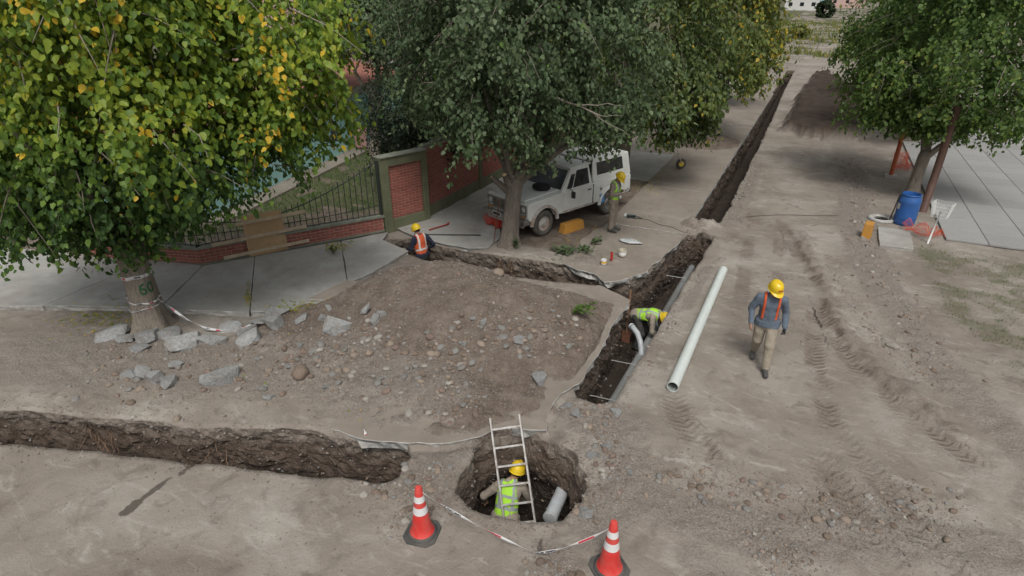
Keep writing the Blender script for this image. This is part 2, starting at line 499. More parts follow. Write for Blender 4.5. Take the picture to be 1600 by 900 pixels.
# a removed cell may belong to any pit: take the nearest outline
RP = np.full(len(rim), 1e9); RK = np.zeros(len(rim), dtype=int); SX = VX[rim].copy(); SY = VY[rim].copy()
for k, (po, dp, ln) in enumerate(PITS):
    pa = np.array([[p[0], p[1]] for p in po]); pb = np.roll(pa, -1, 0)
    for c0 in range(0, len(rim), 4000):
        c = rim[c0:c0 + 4000]
        px, py = VX[c][:, None], VY[c][:, None]
        dx, dy = (pb - pa)[:, 0], (pb - pa)[:, 1]
        t = np.clip(((px - pa[:, 0]) * dx + (py - pa[:, 1]) * dy) / (dx * dx + dy * dy + 1e-12), 0, 1)
        qx, qy = pa[:, 0] + t * dx, pa[:, 1] + t * dy
        d = np.hypot(px - qx, py - qy); j = d.argmin(1); r = np.arange(len(c))
        b = d[r, j] < RP[c0:c0 + 4000]
        w_ = np.where(b)[0] + c0
        RP[w_] = d[r, j][b]; RK[w_] = k; SX[w_] = qx[r, j][b]; SY[w_] = qy[r, j][b]
VX[rim] = SX; VY[rim] = SY
zr, mr = ground_z(VX[rim], VY[rim])
VZ = GZ.ravel().copy(); VZ[rim] = zr
for k_ in masks: masks[k_] = masks[k_].ravel(); masks[k_][rim] = mr[k_]
pitk = np.zeros(nx * ny, dtype=int); pitk[rim] = RK + 1
# boundary edges of the kept sheet that run along a pit
E_ = np.concatenate([Qk[:, [0, 1]], Qk[:, [1, 2]], Qk[:, [2, 3]], Qk[:, [3, 0]]])
key = np.sort(E_, 1); key = key[:, 0].astype(np.int64) * (nx * ny) + key[:, 1]
u_, idx, cnt = np.unique(key, return_index=True, return_counts=True)
be = E_[idx[cnt == 1]]
be = be[(pitk[be[:, 0]] > 0) & (pitk[be[:, 1]] > 0)]
verts = [np.column_stack([VX, VY, VZ])]
quads = [Qk]
wallmask = [np.zeros(nx * ny)]
nv = nx * ny
PIT_C = []
for k, (po, dp, ln) in enumerate(PITS):
    ek = be[(pitk[be[:, 0]] == k + 1)]
    rv = np.unique(ek)
    # inward direction at each rim vertex from the outline
    pa = np.array([[p[0], p[1]] for p in po]); pb = np.roll(pa, -1, 0)
    area = 0.5 * np.sum(pa[:, 0] * pb[:, 1] - pb[:, 0] * pa[:, 1])
    tn = np.roll(pa, -4, 0) - np.roll(pa, 4, 0); tn /= np.linalg.norm(tn, axis=1)[:, None] + 1e-9
    nrm = np.column_stack([-tn[:, 1], tn[:, 0]]) * np.sign(area)
    near_ = np.array([np.argmin((pa[:, 0] - VX[v]) ** 2 + (pa[:, 1] - VY[v]) ** 2) for v in rv])
    inn = nrm[near_]
    lev = int(dp / (0.05 if k != 1 else 0.09))
    lut = np.full(nx * ny, -1); lut[rv] = np.arange(len(rv))
    prev = rv
    for L in range(1, lev + 1):
        q = L / lev
        z = VZ[rv] * (1 - q) - dp * q
        bx, by = VX[rv], VY[rv]
        P3 = np.column_stack([bx, by, z * 1.4])
        off = ln * dp * q + 0.07 * smooth01(np.array([q]), 0, .12)[0] * (fbm(P3, 2.2, 3, 21 + k) + 0.9 * fbm(P3, 7.5, 3, 31 + k) + 0.6 * np.abs(fbm(P3, 13, 2, 41))) - 0.05 * smooth01(np.array([q]), 0.05, .25)[0] + 0.06 * q ** 4
        if k == 3:      # the shaft opens towards its right bank
            off = off + 0.08 * q * np.clip(inn[:, 0] * -0.9 - 0.1, 0, 1) + (0.13 * smooth01(np.array([q]), 0, .30)[0] - 0.17 * smooth01(np.array([q]), 0.3, 0.6)[0]) * np.clip(0.4 - inn[:, 1], 0.15, 1)
        X = bx + inn[:, 0] * off; Y = by + inn[:, 1] * off
        z = z + 0.03 * fbm(P3, 6, 3, 51)
        verts.append(np.column_stack([X, Y, z])); wallmask.append(np.full(len(rv), 1.0))
        cur = nv + np.arange(len(rv)); nv += len(rv)
        a, b = lut[ek[:, 0]], lut[ek[:, 1]]
        quads.append(np.column_stack([prev[a] if L > 1 else ek[:, 0], cur[a], cur[b], prev[b] if L > 1 else ek[:, 1]]))
        prev = cur
# pit floors: rough soil sheets, a little wider than the pit bottom (buried in the walls)
def floor_grid(po, z, step, amp, seed):
    global nv
    xs = [p[0] for p in po]; ys = [p[1] for p in po]
    ax, ay = np.arange(min(xs) - .1, max(xs) + .1, step), np.arange(min(ys) - .1, max(ys) + .1, step)
    FX, FY = np.meshgrid(ax, ay, indexing='ij')
    P = np.column_stack([FX.ravel(), FY.ravel()])
    FZ = z + amp * fbm(P, 1.6, 4, seed) + (0.27 * smooth01(-P[:, 0], 6.0, 8.2) if seed == 60 else 0)
    ins_ = in_poly(P[:, 0], P[:, 1], po)
    ii = np.arange(len(P)).reshape(FX.shape)
    q = np.stack([ii[:-1, :-1], ii[1:, :-1], ii[1:, 1:], ii[:-1, 1:]], -1).reshape(-1, 4)
    q = q[ins_[q].any(1)]
    us = np.unique(q); lt = np.full(len(P), -1); lt[us] = np.arange(len(us))
    verts.append(np.column_stack([P[us], FZ[us]])); wallmask.append(np.full(len(us), 1.0))
    quads.append(lt[q] + nv); nv += len(us)
for k, (po, dp, ln) in enumerate(PITS):
    floor_grid(po, -dp + 0.03, 0.07 if k != 1 else 0.12, 0.09, 60 + k)
GV = np.concatenate(verts); GQ = np.concatenate(quads)
used = np.zeros(len(GV), bool); used[GQ.ravel()] = True
remap = np.cumsum(used) - 1
nwall = len(GV) - nx * ny
att = {k_: np.concatenate([v, np.zeros(nwall)])[used] for k_, v in masks.items()}
att['wal'] = np.concatenate(wallmask)[used]
gme = fast_mesh('ground', GV[used], remap[GQ], None, None, True)
wq = att['wal'][remap[GQ]].min(1) > 0.5
gme.polygons.foreach_set('use_smooth', ~wq if len(wq) == len(gme.polygons) else np.ones(len(gme.polygons), bool))
for k_, v in att.items():
    a_ = gme.attributes.new(k_, 'FLOAT', 'POINT'); a_.data.foreach_set('value', v.astype(np.float32))

def ground_material():
    m, t, b = nodes('dusty_ground')
    pos = N(t, 'ShaderNodeNewGeometry').outputs['Position']
    # dusty concrete road: pale scuffs over brown-grey dust
    big = noise_tex(t, pos, 0.45, 5, 0.6, 0.6)
    mid = noise_tex(t, pos, 2.4, 4, 0.62, 0.9)
    fin = noise_tex(t, pos, 22, 3, 0.7)
    spk = noise_tex(t, pos, 90, 2, 0.6)
    col = ramp(t, big, [(0.30, (0.180, 0.148, 0.120)), (0.50, (0.250, 0.215, 0.178)), (0.70, (0.335, 0.305, 0.262))])
    mp = N(t, 'ShaderNodeMapping'); t.links.new(pos, mp.inputs[0]); mp.inputs['Rotation'].default_value = (0, 0, R(62)); mp.inputs['Scale'].default_value = (0.75, 1.8, 1)
    scr = noise_tex(t, mp.outputs[0], 2.2, 5, 0.68, 1.2)
    col = mixc(t, rmap(t, scr, 0.54, 0.74, 0, 0.6), col, (0.43, 0.405, 0.355))
    col = mixc(t, rmap(t, mid, 0.46, 0.30, 0, 0.65), col, (0.145, 0.117, 0.094))
    # fresh soil
    so1 = ramp(t, noise_tex(t, pos, 3.0, 4, 0.7), [(0.3, (0.120, 0.088, 0.066)), (0.55, (0.185, 0.142, 0.110)), (0.75, (0.25, 0.205, 0.165))])
    so1 = mixc(t, rmap(t, fin, 0.56, 0.72, 0, 0.5), so1, (0.30, 0.262, 0.225))
    col = mixc(t, rmap(t, math_(t, 'ADD', attr(t, 'soil'), math_(t, 'MULTIPLY', math_(t, 'SUBTRACT', mid, 0.5), 0.5)), 0.25, 0.7), col, so1)
    # grey grit of the rubble bands
    gr = ramp(t, noise_tex(t, pos, 38, 4, 0.75), [(0.3, (0.13, 0.11, 0.092)), (0.5, (0.24, 0.21, 0.178)), (0.72, (0.38, 0.35, 0.31))])
    col = mixc(t, rmap(t, math_(t, 'ADD', attr(t, 'rub'), math_(t, 'MULTIPLY', math_(t, 'SUBTRACT', mid, 0.5), 0.7)), 0.35, 0.95, 0, 0.75), col, gr)
    # damp dark soil dumped up the road
    dk = ramp(t, noise_tex(t, pos, 1.6, 4, 0.7), [(0.3, (0.034, 0.023, 0.017)), (0.7, (0.070, 0.048, 0.035))])
    col = mixc(t, attr(t, 'drk'), col, dk)
    # grass tint below the blades
    gs = ramp(t, noise_tex(t, pos, 1.3, 3, 0.7), [(0.32, (0.15, 0.125, 0.085)), (0.5, (0.105, 0.108, 0.055)), (0.7, (0.075, 0.10, 0.042))])
    col = mixc(t, rmap(t, math_(t, 'ADD', attr(t, 'grs'), math_(t, 'MULTIPLY', math_(t, 'SUBTRACT', mid, 0.5), 0.6)), 0.3, 0.7), col, gs)
    # spilled water with its own shape, near the left trench
    sp = N(t, 'ShaderNodeSeparateXYZ'); t.links.new(pos, sp.inputs[0])
    bn = math_(t, 'MULTIPLY', math_(t, 'SUBTRACT', noise_tex(t, pos, 5, 4, 0.6), 0.5), 0.16)
    def blob(x0, y0, x1, y1, r):
        a, b_ = Vector((x0, y0, 0)), Vector((x1, y1, 0)); ab = b_ - a; L = ab.length; ab.normalize()
        vx = math_(t, 'SUBTRACT', sp.outputs[0], x0); vy = math_(t, 'SUBTRACT', sp.outputs[1], y0)
        u = math_(t, 'ADD', math_(t, 'MULTIPLY', vx, ab.x), math_(t, 'MULTIPLY', vy, ab.y))
        uc = math_(t, 'MINIMUM', math_(t, 'MAXIMUM', u, 0.0), L)
        dx = math_(t, 'SUBTRACT', vx, math_(t, 'MULTIPLY', uc, ab.x)); dy = math_(t, 'SUBTRACT', vy, math_(t, 'MULTIPLY', uc, ab.y))
        d = math_(t, 'SQRT', math_(t, 'ADD', math_(t, 'MULTIPLY', dx, dx), math_(t, 'MULTIPLY', dy, dy)))
        d = math_(t, 'ADD', d, bn)
        return rmap(t, d, r + 0.012, r - 0.012)
    p0, p1, p2, p3, p4 = at(195, 800), at(215, 785), at(262, 748), at(284, 738), at(298, 726)
    wet = math_(t, 'MAXIMUM', math_(t, 'MAXIMUM', blob(p0.x, p0.y, p1.x, p1.y, 0.075), blob(p1.x, p1.y, p2.x, p2.y, 0.045)), blob(p3.x, p3.y, p4.x, p4.y, 0.05))
    p5, p6 = at(845, 843), at(843, 858)
    wet = math_(t, 'MAXIMUM', wet, blob(p5.x, p5.y, p6.x, p6.y, 0.02))
    col = mixc(t, math_(t, 'MULTIPLY', wet, 0.85), col, (0.075, 0.062, 0.05))
    sc = None
    for (xa, ya, xb, yb, r_) in ((1040, 716, 1108, 725, 0.03), (1172, 722, 1226, 734, 0.03), (1100, 610, 1165, 645, 0.012), (1150, 560, 1190, 572, 0.02)):
        pa_, pb_ = at(xa, ya), at(xb, yb); q_ = blob(pa_.x, pa_.y, pb_.x, pb_.y, r_); sc = q_ if sc is None else math_(t, 'MAXIMUM', sc, q_)
    col = mixc(t, math_(t, 'MULTIPLY', sc, 0.38), col, (0.44, 0.42, 0.37))
    # trench walls: pale gravelly fill on top, brown soil with pebbles below
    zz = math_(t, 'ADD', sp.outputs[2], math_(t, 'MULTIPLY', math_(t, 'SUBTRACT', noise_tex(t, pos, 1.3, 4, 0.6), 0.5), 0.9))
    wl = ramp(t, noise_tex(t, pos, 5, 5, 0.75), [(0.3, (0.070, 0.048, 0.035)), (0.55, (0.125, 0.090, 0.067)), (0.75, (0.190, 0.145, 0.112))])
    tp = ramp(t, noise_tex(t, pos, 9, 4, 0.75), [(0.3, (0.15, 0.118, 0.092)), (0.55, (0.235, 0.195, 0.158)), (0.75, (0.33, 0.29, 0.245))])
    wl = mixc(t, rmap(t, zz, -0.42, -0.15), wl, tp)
    deep_shade = ramp(t, noise_tex(t, pos, 6, 4, 0.7), [(0.3, (0.028, 0.020, 0.015)), (0.7, (0.060, 0.043, 0.032))])
    wl = mixc(t, rmap(t, zz, -0.75, -1.1), wl, deep_shade)  # shade painted into the soil colour, near black towards the pit floors
    vo = N(t, 'ShaderNodeTexVoronoi'); vo.inputs['Scale'].default_value = 16; t.links.new(pos, vo.inputs['Vector'])
    peb = rmap(t, vo.outputs['Distance'], 0.20, 0.12)
    hs_ = N(t, 'ShaderNodeSeparateColor'); t.links.new(vo.outputs['Color'], hs_.inputs[0])
    peb = math_(t, 'MULTIPLY', peb, math_(t, 'GREATER_THAN', hs_.outputs[0], 0.55))
    wl = mixc(t, math_(t, 'MULTIPLY', peb, rmap(t, zz, -1.0, -0.4, 0.15, 0.6)), wl, (0.25, 0.215, 0.18))
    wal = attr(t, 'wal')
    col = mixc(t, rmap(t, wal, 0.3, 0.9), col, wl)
    hs2 = N(t, 'ShaderNodeHueSaturation'); hs2.inputs['Saturation'].default_value = 0.86; hs2.inputs['Value'].default_value = 1.02; t.links.new(col, hs2.inputs['Color'])
    t.links.new(hs2.outputs[0], b.inputs['Base Color'])
    t.links.new(math_(t, 'SUBTRACT', rmap(t, mid, 0.3, 0.7, 0.86, 0.98), math_(t, 'MULTIPLY', wet, 0.35)), b.inputs['Roughness'])
    b.inputs['Specular IOR Level'].default_value = 0.25
    # relief: grit everywhere, lugs in the wheel tracks
    g1 = math_(t, 'MULTIPLY', fin, 0.012); g2 = math_(t, 'MULTIPLY', spk, 0.006)
    rough_soil = math_(t, 'MULTIPLY', noise_tex(t, pos, 11, 4, 0.75), math_(t, 'ADD', math_(t, 'MULTIPLY', math_(t, 'MAXIMUM', attr(t, 'soil'), wal), 0.055), 0.006))
    lug = math_(t, 'SINE', math_(t, 'MULTIPLY', math_(t, 'ADD', math_(t, 'MULTIPLY', attr(t, 'tru'), 8.0), math_(t, 'MULTIPLY', math_(t, 'ABSOLUTE', attr(t, 'trv')), 5.0)), 6.2832))
    lug = math_(t, 'MULTIPLY', math_(t, 'MULTIPLY', rmap(t, lug, -0.8, 0.8), attr(t, 'trk')), math_(t, 'MULTIPLY', rmap(t, mid, 0.40, 0.56, 0.0, 1), 0.019))
    hgt = math_(t, 'ADD', math_(t, 'ADD', math_(t, 'ADD', g1, g2), rough_soil), lug)
    hgt = math_(t, 'ADD', hgt, math_(t, 'MULTIPLY', peb, math_(t, 'MULTIPLY', wal, 0.02)))
    bump(t, b, hgt, 1.0, 1.0)
    return m
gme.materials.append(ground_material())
ground = link('ground', gme)
tag(ground, kind='structure')
def zg(x, y):
    z, _ = ground_z(np.array([x]), np.array([y])); return float(z[0])
PIT_POLYS = [p[0] for p in PITS]
def in_pit(x, y):
    x = np.asarray(x, float); y = np.asarray(y, float); r = np.zeros(x.shape, bool)
    for po in PIT_POLYS: r |= in_poly(x, y, po)
    return r
# ---------------------------------------------------------------- concrete
CONC = M('pavement_concrete', (0.36, 0.36, 0.345), 0.85, 0.20, 1.6, 0.006, 50, dirt=(0.24, 0.215, 0.18), dirt_amt=0.75, dirt_scale=0.8, world=True)
CONC_D = M('dusty_concrete', (0.262, 0.230, 0.195), 0.9, 0.2, 1.6, 0.008, 45, dirt=(0.175, 0.145, 0.116), dirt_amt=0.8, dirt_scale=0.8, world=True)
CONC_B = M('broken_concrete', (0.44, 0.44, 0.425), 0.9, 0.3, 9, 0.02, 26, dirt=(0.25, 0.215, 0.18), dirt_amt=0.7, dirt_scale=4)
def slab(name, poly, top, thick, mats, parent=None, jit=0.02, step=0.12, seed=0, rough=0.03):
    pts = dense(poly, step, True, jit, seed)
    n = len(pts)
    A = sum(pts[i].x * pts[(i + 1) % n].y - pts[(i + 1) % n].x * pts[i].y for i in range(n))
    if A < 0: pts = pts[::-1]
    c = sum(pts, Vector((0, 0))) / n
    P = np.array([[p.x, p.y] for p in pts])
    tn = np.roll(P, -1, 0) - np.roll(P, 1, 0); tn /= np.linalg.norm(tn, axis=1)[:, None] + 1e-9
    out = np.column_stack([tn[:, 1], -tn[:, 0]])
    rows = []
    for k, (dz, o) in enumerate(((0, 0), (0.012, 0.006), (thick * 0.5, -0.3), (thick, -0.6))):
        e = (o if k < 2 else 0) + (rough * (fbm(np.column_stack([P, np.full(n, k * 3.1)]), 7, 2, seed + 3) - 0.4) if k >= 2 else 0)
        e = np.asarray(e) * np.ones(n)
        rows.append([(P[i, 0] + out[i, 0] * e[i] - c.x, P[i, 1] + out[i, 1] * e[i] - c.y, -dz) for i in range(n)])
    V = sum(rows, [])
    F = [tuple(range(n))]; I = [0]
    for k in range(3):
        for i in range(n):
            j = (i + 1) % n
            F.append((k * n + i, (k + 1) * n + i, (k + 1) * n + j, k * n + j)); I.append(1)
    me = mesh(name, V, F, mats, False, I)
    return link(name, me, parent, (c.x, c.y, top))
pv = bpy.data.objects.new('pavement', None); C.objects.link(pv); tag(pv, kind='structure')
def gap(poly, g=0.028):
    c = sum((Vector(p) for p in poly), Vector((0, 0))) / len(poly)
    return [tuple(Vector(p) + (c - Vector(p)).normalized() * g) for p in poly]
PANELS = [
    [(-21, 6.9), (-21, 2.6), (-17, 4.5), (-14.25, 5.9), (-14.42, 8.62)],
    [(-14.42, 8.62), (-14.25, 5.9), (-13.49, 6.24), (-12.36, 6.72), (-11.82, 6.87), (-12.98, 8.95)],
    [(-12.98, 8.95), (-11.82, 6.87), (-11.02, 7.24), (-9.95, 7.65), (-12.28, 9.95)],
    [(-12.28, 9.95), (-9.95, 7.65), (-9.46, 8.0), (-8.84, 8.5), (-9.0, 9.16), (-9.05, 9.75), (-10.98, 11.75)],
    [(-10.98, 11.75), (-9.05, 9.75), (-8.9, 10.4), (-8.85, 11.2), (-8.9, 12.02), (-9.5, 12.2), (-10.02, 12.36), (-10.28, 12.9)]]
for i, p in enumerate(PANELS):
    slab('slab', gap(p), 0.115 + 0.006 * (i % 2), 0.13, [CONC, CONC_B], pv, 0.02 if i < 4 else 0.06, 0.2, i)
# strip of cement between the pavement and the wall foot, trench end
rs = slab('road_slab', [(-2.88, 11.96), (-2.88, 10.8), (-2.81, 9.7), (-2.79, 8.5), (-2.95, 8.0), (-2.95, 7.4), (-2.78, 7.0), (-3.05, 6.86), (-3.36, 6.80), (-3.58, 6.62), (-3.70, 6.34), (-4.05, 6.05), (-4.6, 5.78), (-5.3, 5.54),
     (-5.9, 5.52), (-6.0, 6.0), (-5.0, 6.6), (-4.8, 8), (-4.6, 10), (-4.6, 11.8), (-3.75, 12.42)], 0.026, 0.19, [CONC_D, CONC_B], None, 0.06, 0.08, 20, 0.09)
tag(rs, kind='structure')
dr = slab('driveway', [(-10.15, 13.35), (-9.65, 13.12), (-8.95, 12.96), (-8.25, 12.9), (-7.5, 13.0), (-7.15, 13.25), (-7.2, 13.9), (-7.75, 15.2), (-7.75, 23), (-9.95, 23), (-9.95, 15), (-10.5, 13.5)], 0.075, 0.13, [CONC, CONC_B], None, 0.06, 0.1, 30, 0.08)
tag(dr, kind='structure')
sw = bpy.data.objects.new('street_pavement', None); C.objects.link(sw); tag(sw, kind='structure')
slab('slab', [(-5.0, 13.2), (-4.3, 13.02), (-3.72, 12.65), (-3.2, 13.1), (-2.95, 13.7), (-2.88, 14.4), (-2.78, 15.2), (-2.62, 16.1), (-2.66, 16.6), (-4.88, 16.6), (-5.1, 15.2)], 0.022, 0.17, [CONC_D, CONC_B], sw, 0.12, 0.08, 40, 0.1)
for i, (y0, y1) in enumerate(((16.62, 21), (21.02, 25.4), (25.42, 29.8), (29.82, 33.9), (34.22, 38.6), (38.62, 47))):
    slab('slab', [(-2.62 if i == 0 else -2.64, y0), (-2.65, y0 + 1.2), (-2.65, y1), (-4.88, y1), (-4.88, y0)], 0.05 + 0.004 * (i % 2), 0.16, [CONC_D, CONC_B], sw, 0.02, 0.2, 50 + i, 0.03)
slab('slab', [(-4.92, 21.6), (-4.92, 26), (-9.9, 26), (-9.9, 21.9)], 0.052, 0.15, [CONC, CONC_B], sw, 0.01, 0.4, 58)

# ---------------------------------------------------------------- brick walls and the iron fence
BRICK = M('painted_brick', (0.285, 0.080, 0.060), 0.75, 0.22, 9, 0.004, 60, dirt=(0.24, 0.13, 0.10), dirt_amt=0.3, dirt_scale=5, rnd=0.16)
MORTAR = M('mortar', (0.38, 0.29, 0.24), 0.9, 0.15, 10, 0.004, 60)
GREEN = M('olive_paint', (0.128, 0.140, 0.080), 0.7, 0.2, 2.5, 0.003, 40, dirt=(0.17, 0.15, 0.11), dirt_amt=0.45, dirt_scale=1.6)
CAPG = M('weathered_cap', (0.21, 0.225, 0.18), 0.85, 0.2, 5, 0.004, 40, dirt=(0.12, 0.12, 0.09), dirt_amt=0.5)
IRON = M('painted_iron', (0.022, 0.035, 0.03), 0.55, 0.3, 20, 0.002, 60, dirt=(0.06, 0.04, 0.03), dirt_amt=0.4, dirt_scale=12)
bw, bh, bd, mo = 0.235, 0.064, 0.10, 0.017
brick_me = MB().box((0, 0, 0), (bw, bd, bh)).build('brick', BRICK, bevel=0.004, seg=1).data
bpy.data.objects.remove(bpy.data.objects['brick'])
def brick_face(parent, p0, p1, z0, h, limit=300, core=0.16):
    """courses of bricks on the right-hand face of p0->p1, on a mortar core; coordinates local to parent"""
    p0, p1 = Vector(p0), Vector(p1)
    d = p1 - p0; L = d.length; d.normalize(); n = Vector((d.y, -d.x))
    ang = math.atan2(d.y, d.x)
    mid = (p0 + p1) / 2 - n * (core / 2)
    MB().box((0, 0, h / 2), (L, core, h)).build('mortar_core', MORTAR, parent, loc=(mid.x, mid.y, z0), rot=(0, 0, ang))
    spots = []
    k = 0
    z = z0 + mo + bh / 2
    while z + bh / 2 < z0 + h:
        s = -0.001 if k % 2 == 0 else -(bw + mo) / 2
        while s < L - 0.02:
            a, b = max(s, 0.004), min(s + bw, L - 0.004)
            if b - a > 0.04: spots.append((a, b, z))
            s += bw + mo
        z += bh + mo; k += 1
    rest = MB()
    cam2 = Vector((0, 0))
    for i, (a, b, z) in enumerate(spots):
        q = p0 + d * ((a + b) / 2) + n * (0.010 - bd / 2 + random.uniform(-0.002, 0.003))
        if i < limit or limit < 0:
            link('brick', brick_me, parent, (q.x, q.y, z), (random.uniform(-.006, .006), 0, ang + random.uniform(-.006, .006)), ((b - a) / bw, 1, 1))
        else:
            rest.box((q.x, q.y, z), (b - a, bd, bh), (0, 0, ang))
    if rest.F:
        o = rest.build('brick_courses', BRICK, parent); tag(o, kind='stuff')
W0, W1, W2 = Vector((-20.5, 6.75)), Vector((-13.08, 8.98)), Vector((-10.42, 12.98))
low = thing('low_brick_wall', 'low red brick wall with grey cap along the concrete pavement, under the iron fence', 'wall')
brick_face(low, (W1.x - 3.2, W1.y - 0.96), W1, 0.08, 0.42, 110)
brick_face(low, W1, W2, 0.08, 0.42, 190)
for a, b in ((Vector((W1.x - 3.2, W1.y - 0.96)), W1), (W1, W2)):
    d = (b - a).normalized(); n = Vector((d.y, -d.x)); m_ = (a + b) / 2 - n * 0.07
    MB().box((0, 0, 0), ((b - a).length + 0.06, 0.24, 0.07)).build('cap', CAPG, low, bevel=0.008, loc=(m_.x, m_.y, 0.536), rot=(0, 0, math.atan2(d.y, d.x)))
    MB().box((0, 0, 0), ((b - a).length, 0.20, 0.06)).build('plinth', CAPG, low, bevel=0.006, loc=((a + b) / 2 - n * 0.06).to_3d() + Vector((0, 0, 0.1)), rot=(0, 0, math.atan2(d.y, d.x)))
fence = thing('iron_fence', 'dark wrought iron railing with curved top rail on the low brick wall', 'fence', (W1.x, W1.y, 0.57))
def fence_run(a, b, zt):
    d = (b - a); L = d.length; d.normalize(); n = Vector((d.y, -d.x))
    org = a - n * 0.07 - W1
    def pt(s, z): q = org + d * s; return Vector((q.x, q.y, z))
    nb = int(L / 0.155)
    for i in range(nb + 1):
        s = 0.05 + i * (L - 0.1) / nb
        h = zt(s / L) + 0.13
        lean = random.uniform(-.012, .012)
        mb = MB(); mb.tube([pt(s, 0), pt(s + lean, h - 0.05)], 0.0115, 6); mb.tube([pt(s + lean, h - 0.05), pt(s + lean, h)], [0.015, 0.001], 6)
        mb.build('bar', IRON, fence)
    MB().tube([pt(L * k / 24, zt(k / 24)) for k in range(25)], 0.017, 8).build('rail', IRON, fence, smooth=True)
    MB().tube([pt(L * k / 12, 0.20 + 0.16 * (2 * k / 12 - 1) ** 2 * 0.5) for k in range(13)], 0.012, 6).build('rail', IRON, fence, smooth=True)
    MB().tube([pt(0.02, 0.03), pt(L - 0.02, 0.03)], 0.013, 6).build('rail', IRON, fence)
fence_run(W1, W2, lambda s: 0.42 + 1.12 * max(0.0, (s - 0.28) / 0.72) ** 1.7 + 0.25 * max(0.0, (0.28 - s) / 0.28) ** 1.5)
fence_run(Vector((W1.x - 3.2, W1.y - 0.96)), W1, lambda s: 0.45 + 0.25 * (2 * s - 1) ** 2)
mb = MB(); mb.box((W2.x - W1.x - 0.02, W2.y - W1.y - 0.02, 0.78), (0.05, 0.05, 1.56)); mb.build('post', IRON, fence)
# pillar panel
A, B = Vector((-10.42, 13.02)), Vector((-9.86, 14.5))
gp = thing('gate_pier', 'olive green concrete pier framing a red brick panel beside the iron fence', 'pier', (A.x, A.y, 0.0))
dAB = (B - A); LAB = dAB.length; dAB.normalize(); nAB = Vector((dAB.y, -dAB.x)); angAB = math.atan2(dAB.y, dAB.x)
def gpl(s, o, z): q = dAB * s + nAB * o; return Vector((q.x, q.y, z))
MB().box((0, 0, 1.08), (0.27, 0.30, 2.16)).build('column', GREEN, gp, bevel=0.012, loc=gpl(0.135, -0.10, 0.0), rot=(0, 0, angAB))
MB().box((0, 0, 1.08), (0.20, 0.30, 2.16)).build('column', GREEN, gp, bevel=0.012, loc=gpl(LAB - 0.10, -0.10, 0.0), rot=(0, 0, angAB))
MB().box((0, 0, 0), (LAB - 0.48, 0.29, 0.24)).build('beam', GREEN, gp, bevel=0.01, loc=gpl(LAB / 2 + 0.035, -0.10, 2.03), rot=(0, 0, angAB))
MB().box((0, 0, 0), (LAB - 0.48, 0.31, 0.36)).build('plinth', GREEN, gp, bevel=0.01, loc=gpl(LAB / 2 + 0.035, -0.10, 0.18), rot=(0, 0, angAB))
MB().box((0, 0, 0), (LAB + 0.02, 0.36, 0.04)).build('cap', CAPG, gp, bevel=0.01, loc=gpl(LAB / 2, -0.10, 2.182), rot=(0, 0, angAB))
brick_face(gp, gpl(0.275, -0.02, 0).xy, gpl(LAB - 0.205, -0.02, 0).xy, 0.365, 1.54, 200)
# long wall behind
lw = thing('boundary_wall', 'tall red brick boundary wall with green posts running beside the parked truck', 'wall', (-9.98, 14.6, 0.0))
for i in range(4):
    brick_face(lw, (0.0, 0.02 + i * 3.4), (0.0, 3.2 + i * 3.4), 0.42, 1.78, 300 if i == 0 else (0 if i > 0 else 300))
    MB().box((-0.08, 3.31 + i * 3.4, 1.12), (0.3, 0.2, 2.24)).build('post', GREEN, lw, bevel=0.01)
    MB().box((-0.09, 1.6 + i * 3.4, 0.2), (0.24, 3.2, 0.43)).build('plinth', GREEN, lw, bevel=0.01)
    MB().box((-0.09, 1.6 + i * 3.4, 2.235), (0.24, 3.2, 0.06)).build('cap', CAPG, lw, bevel=0.01)

# ---------------------------------------------------------------- plywood patch on the fence
PLY = M('plywood', (0.42, 0.285, 0.155), 0.75, 0.14, 2.0, 0.002, 90, dirt=(0.30, 0.19, 0.10), dirt_amt=0.6, dirt_scale=4)
PINE = M('rough_pine', (0.46, 0.37, 0.26), 0.8, 0.16, 6, 0.003, 80, dirt=(0.30, 0.235, 0.17), dirt_amt=0.6, dirt_scale=5)
RUST = M('rusty_iron', (0.14, 0.06, 0.035), 0.8, 0.4, 14, 0.004, 60)
dW = (W2 - W1).normalized(); nW = Vector((dW.y, -dW.x)); angW = math.atan2(dW.y, dW.x)
s0 = 1.62
pb = thing('plywood_barricade', 'plywood sheet nailed to three pale planks leaning on the low brick wall', 'barricade', (W1.x + dW.x * s0 + nW.x * 0.12, W1.y + dW.y * s0 + nW.y * 0.12, 0.12), angW)
tilt = R(9)
def leanm(mb, name, m, **k):
    o = mb.build(name, m, pb, **k); return o
mb = MB(); mb.box((0.0, 0.0, 0.53), (0.98, 0.016, 1.06)); o = mb.build('board', PLY, pb); o.rotation_euler = (-tilt, 0, R(2))
for zz, xc, ln_, ry in ((0.12, -0.02, 2.15, -2.0), (0.50, -0.12, 2.35, -2.5), (0.90, 0.22, 1.75, -3)):
    mb = MB(); mb.box((xc, -0.03, zz), (ln_, 0.035, 0.085), (0, R(ry * 0.4), 0)); o = mb.build('plank', PINE, pb, bevel=0.004, seg=1); o.rotation_euler = (-tilt, 0, R(2))
random.seed(5)
for k in range(16):
    x, z = random.uniform(-.43, .43), random.choice((0.2, 0.24, 0.62, 0.66, 0.8)) + random.uniform(-.02, .02)
    mb = MB(); mb.tube([(x, -0.004, z), (x, -0.014, z)], random.uniform(.006, .011), 6); o = mb.build('nail', RUST, pb); o.rotation_euler = (-tilt, 0, R(2))

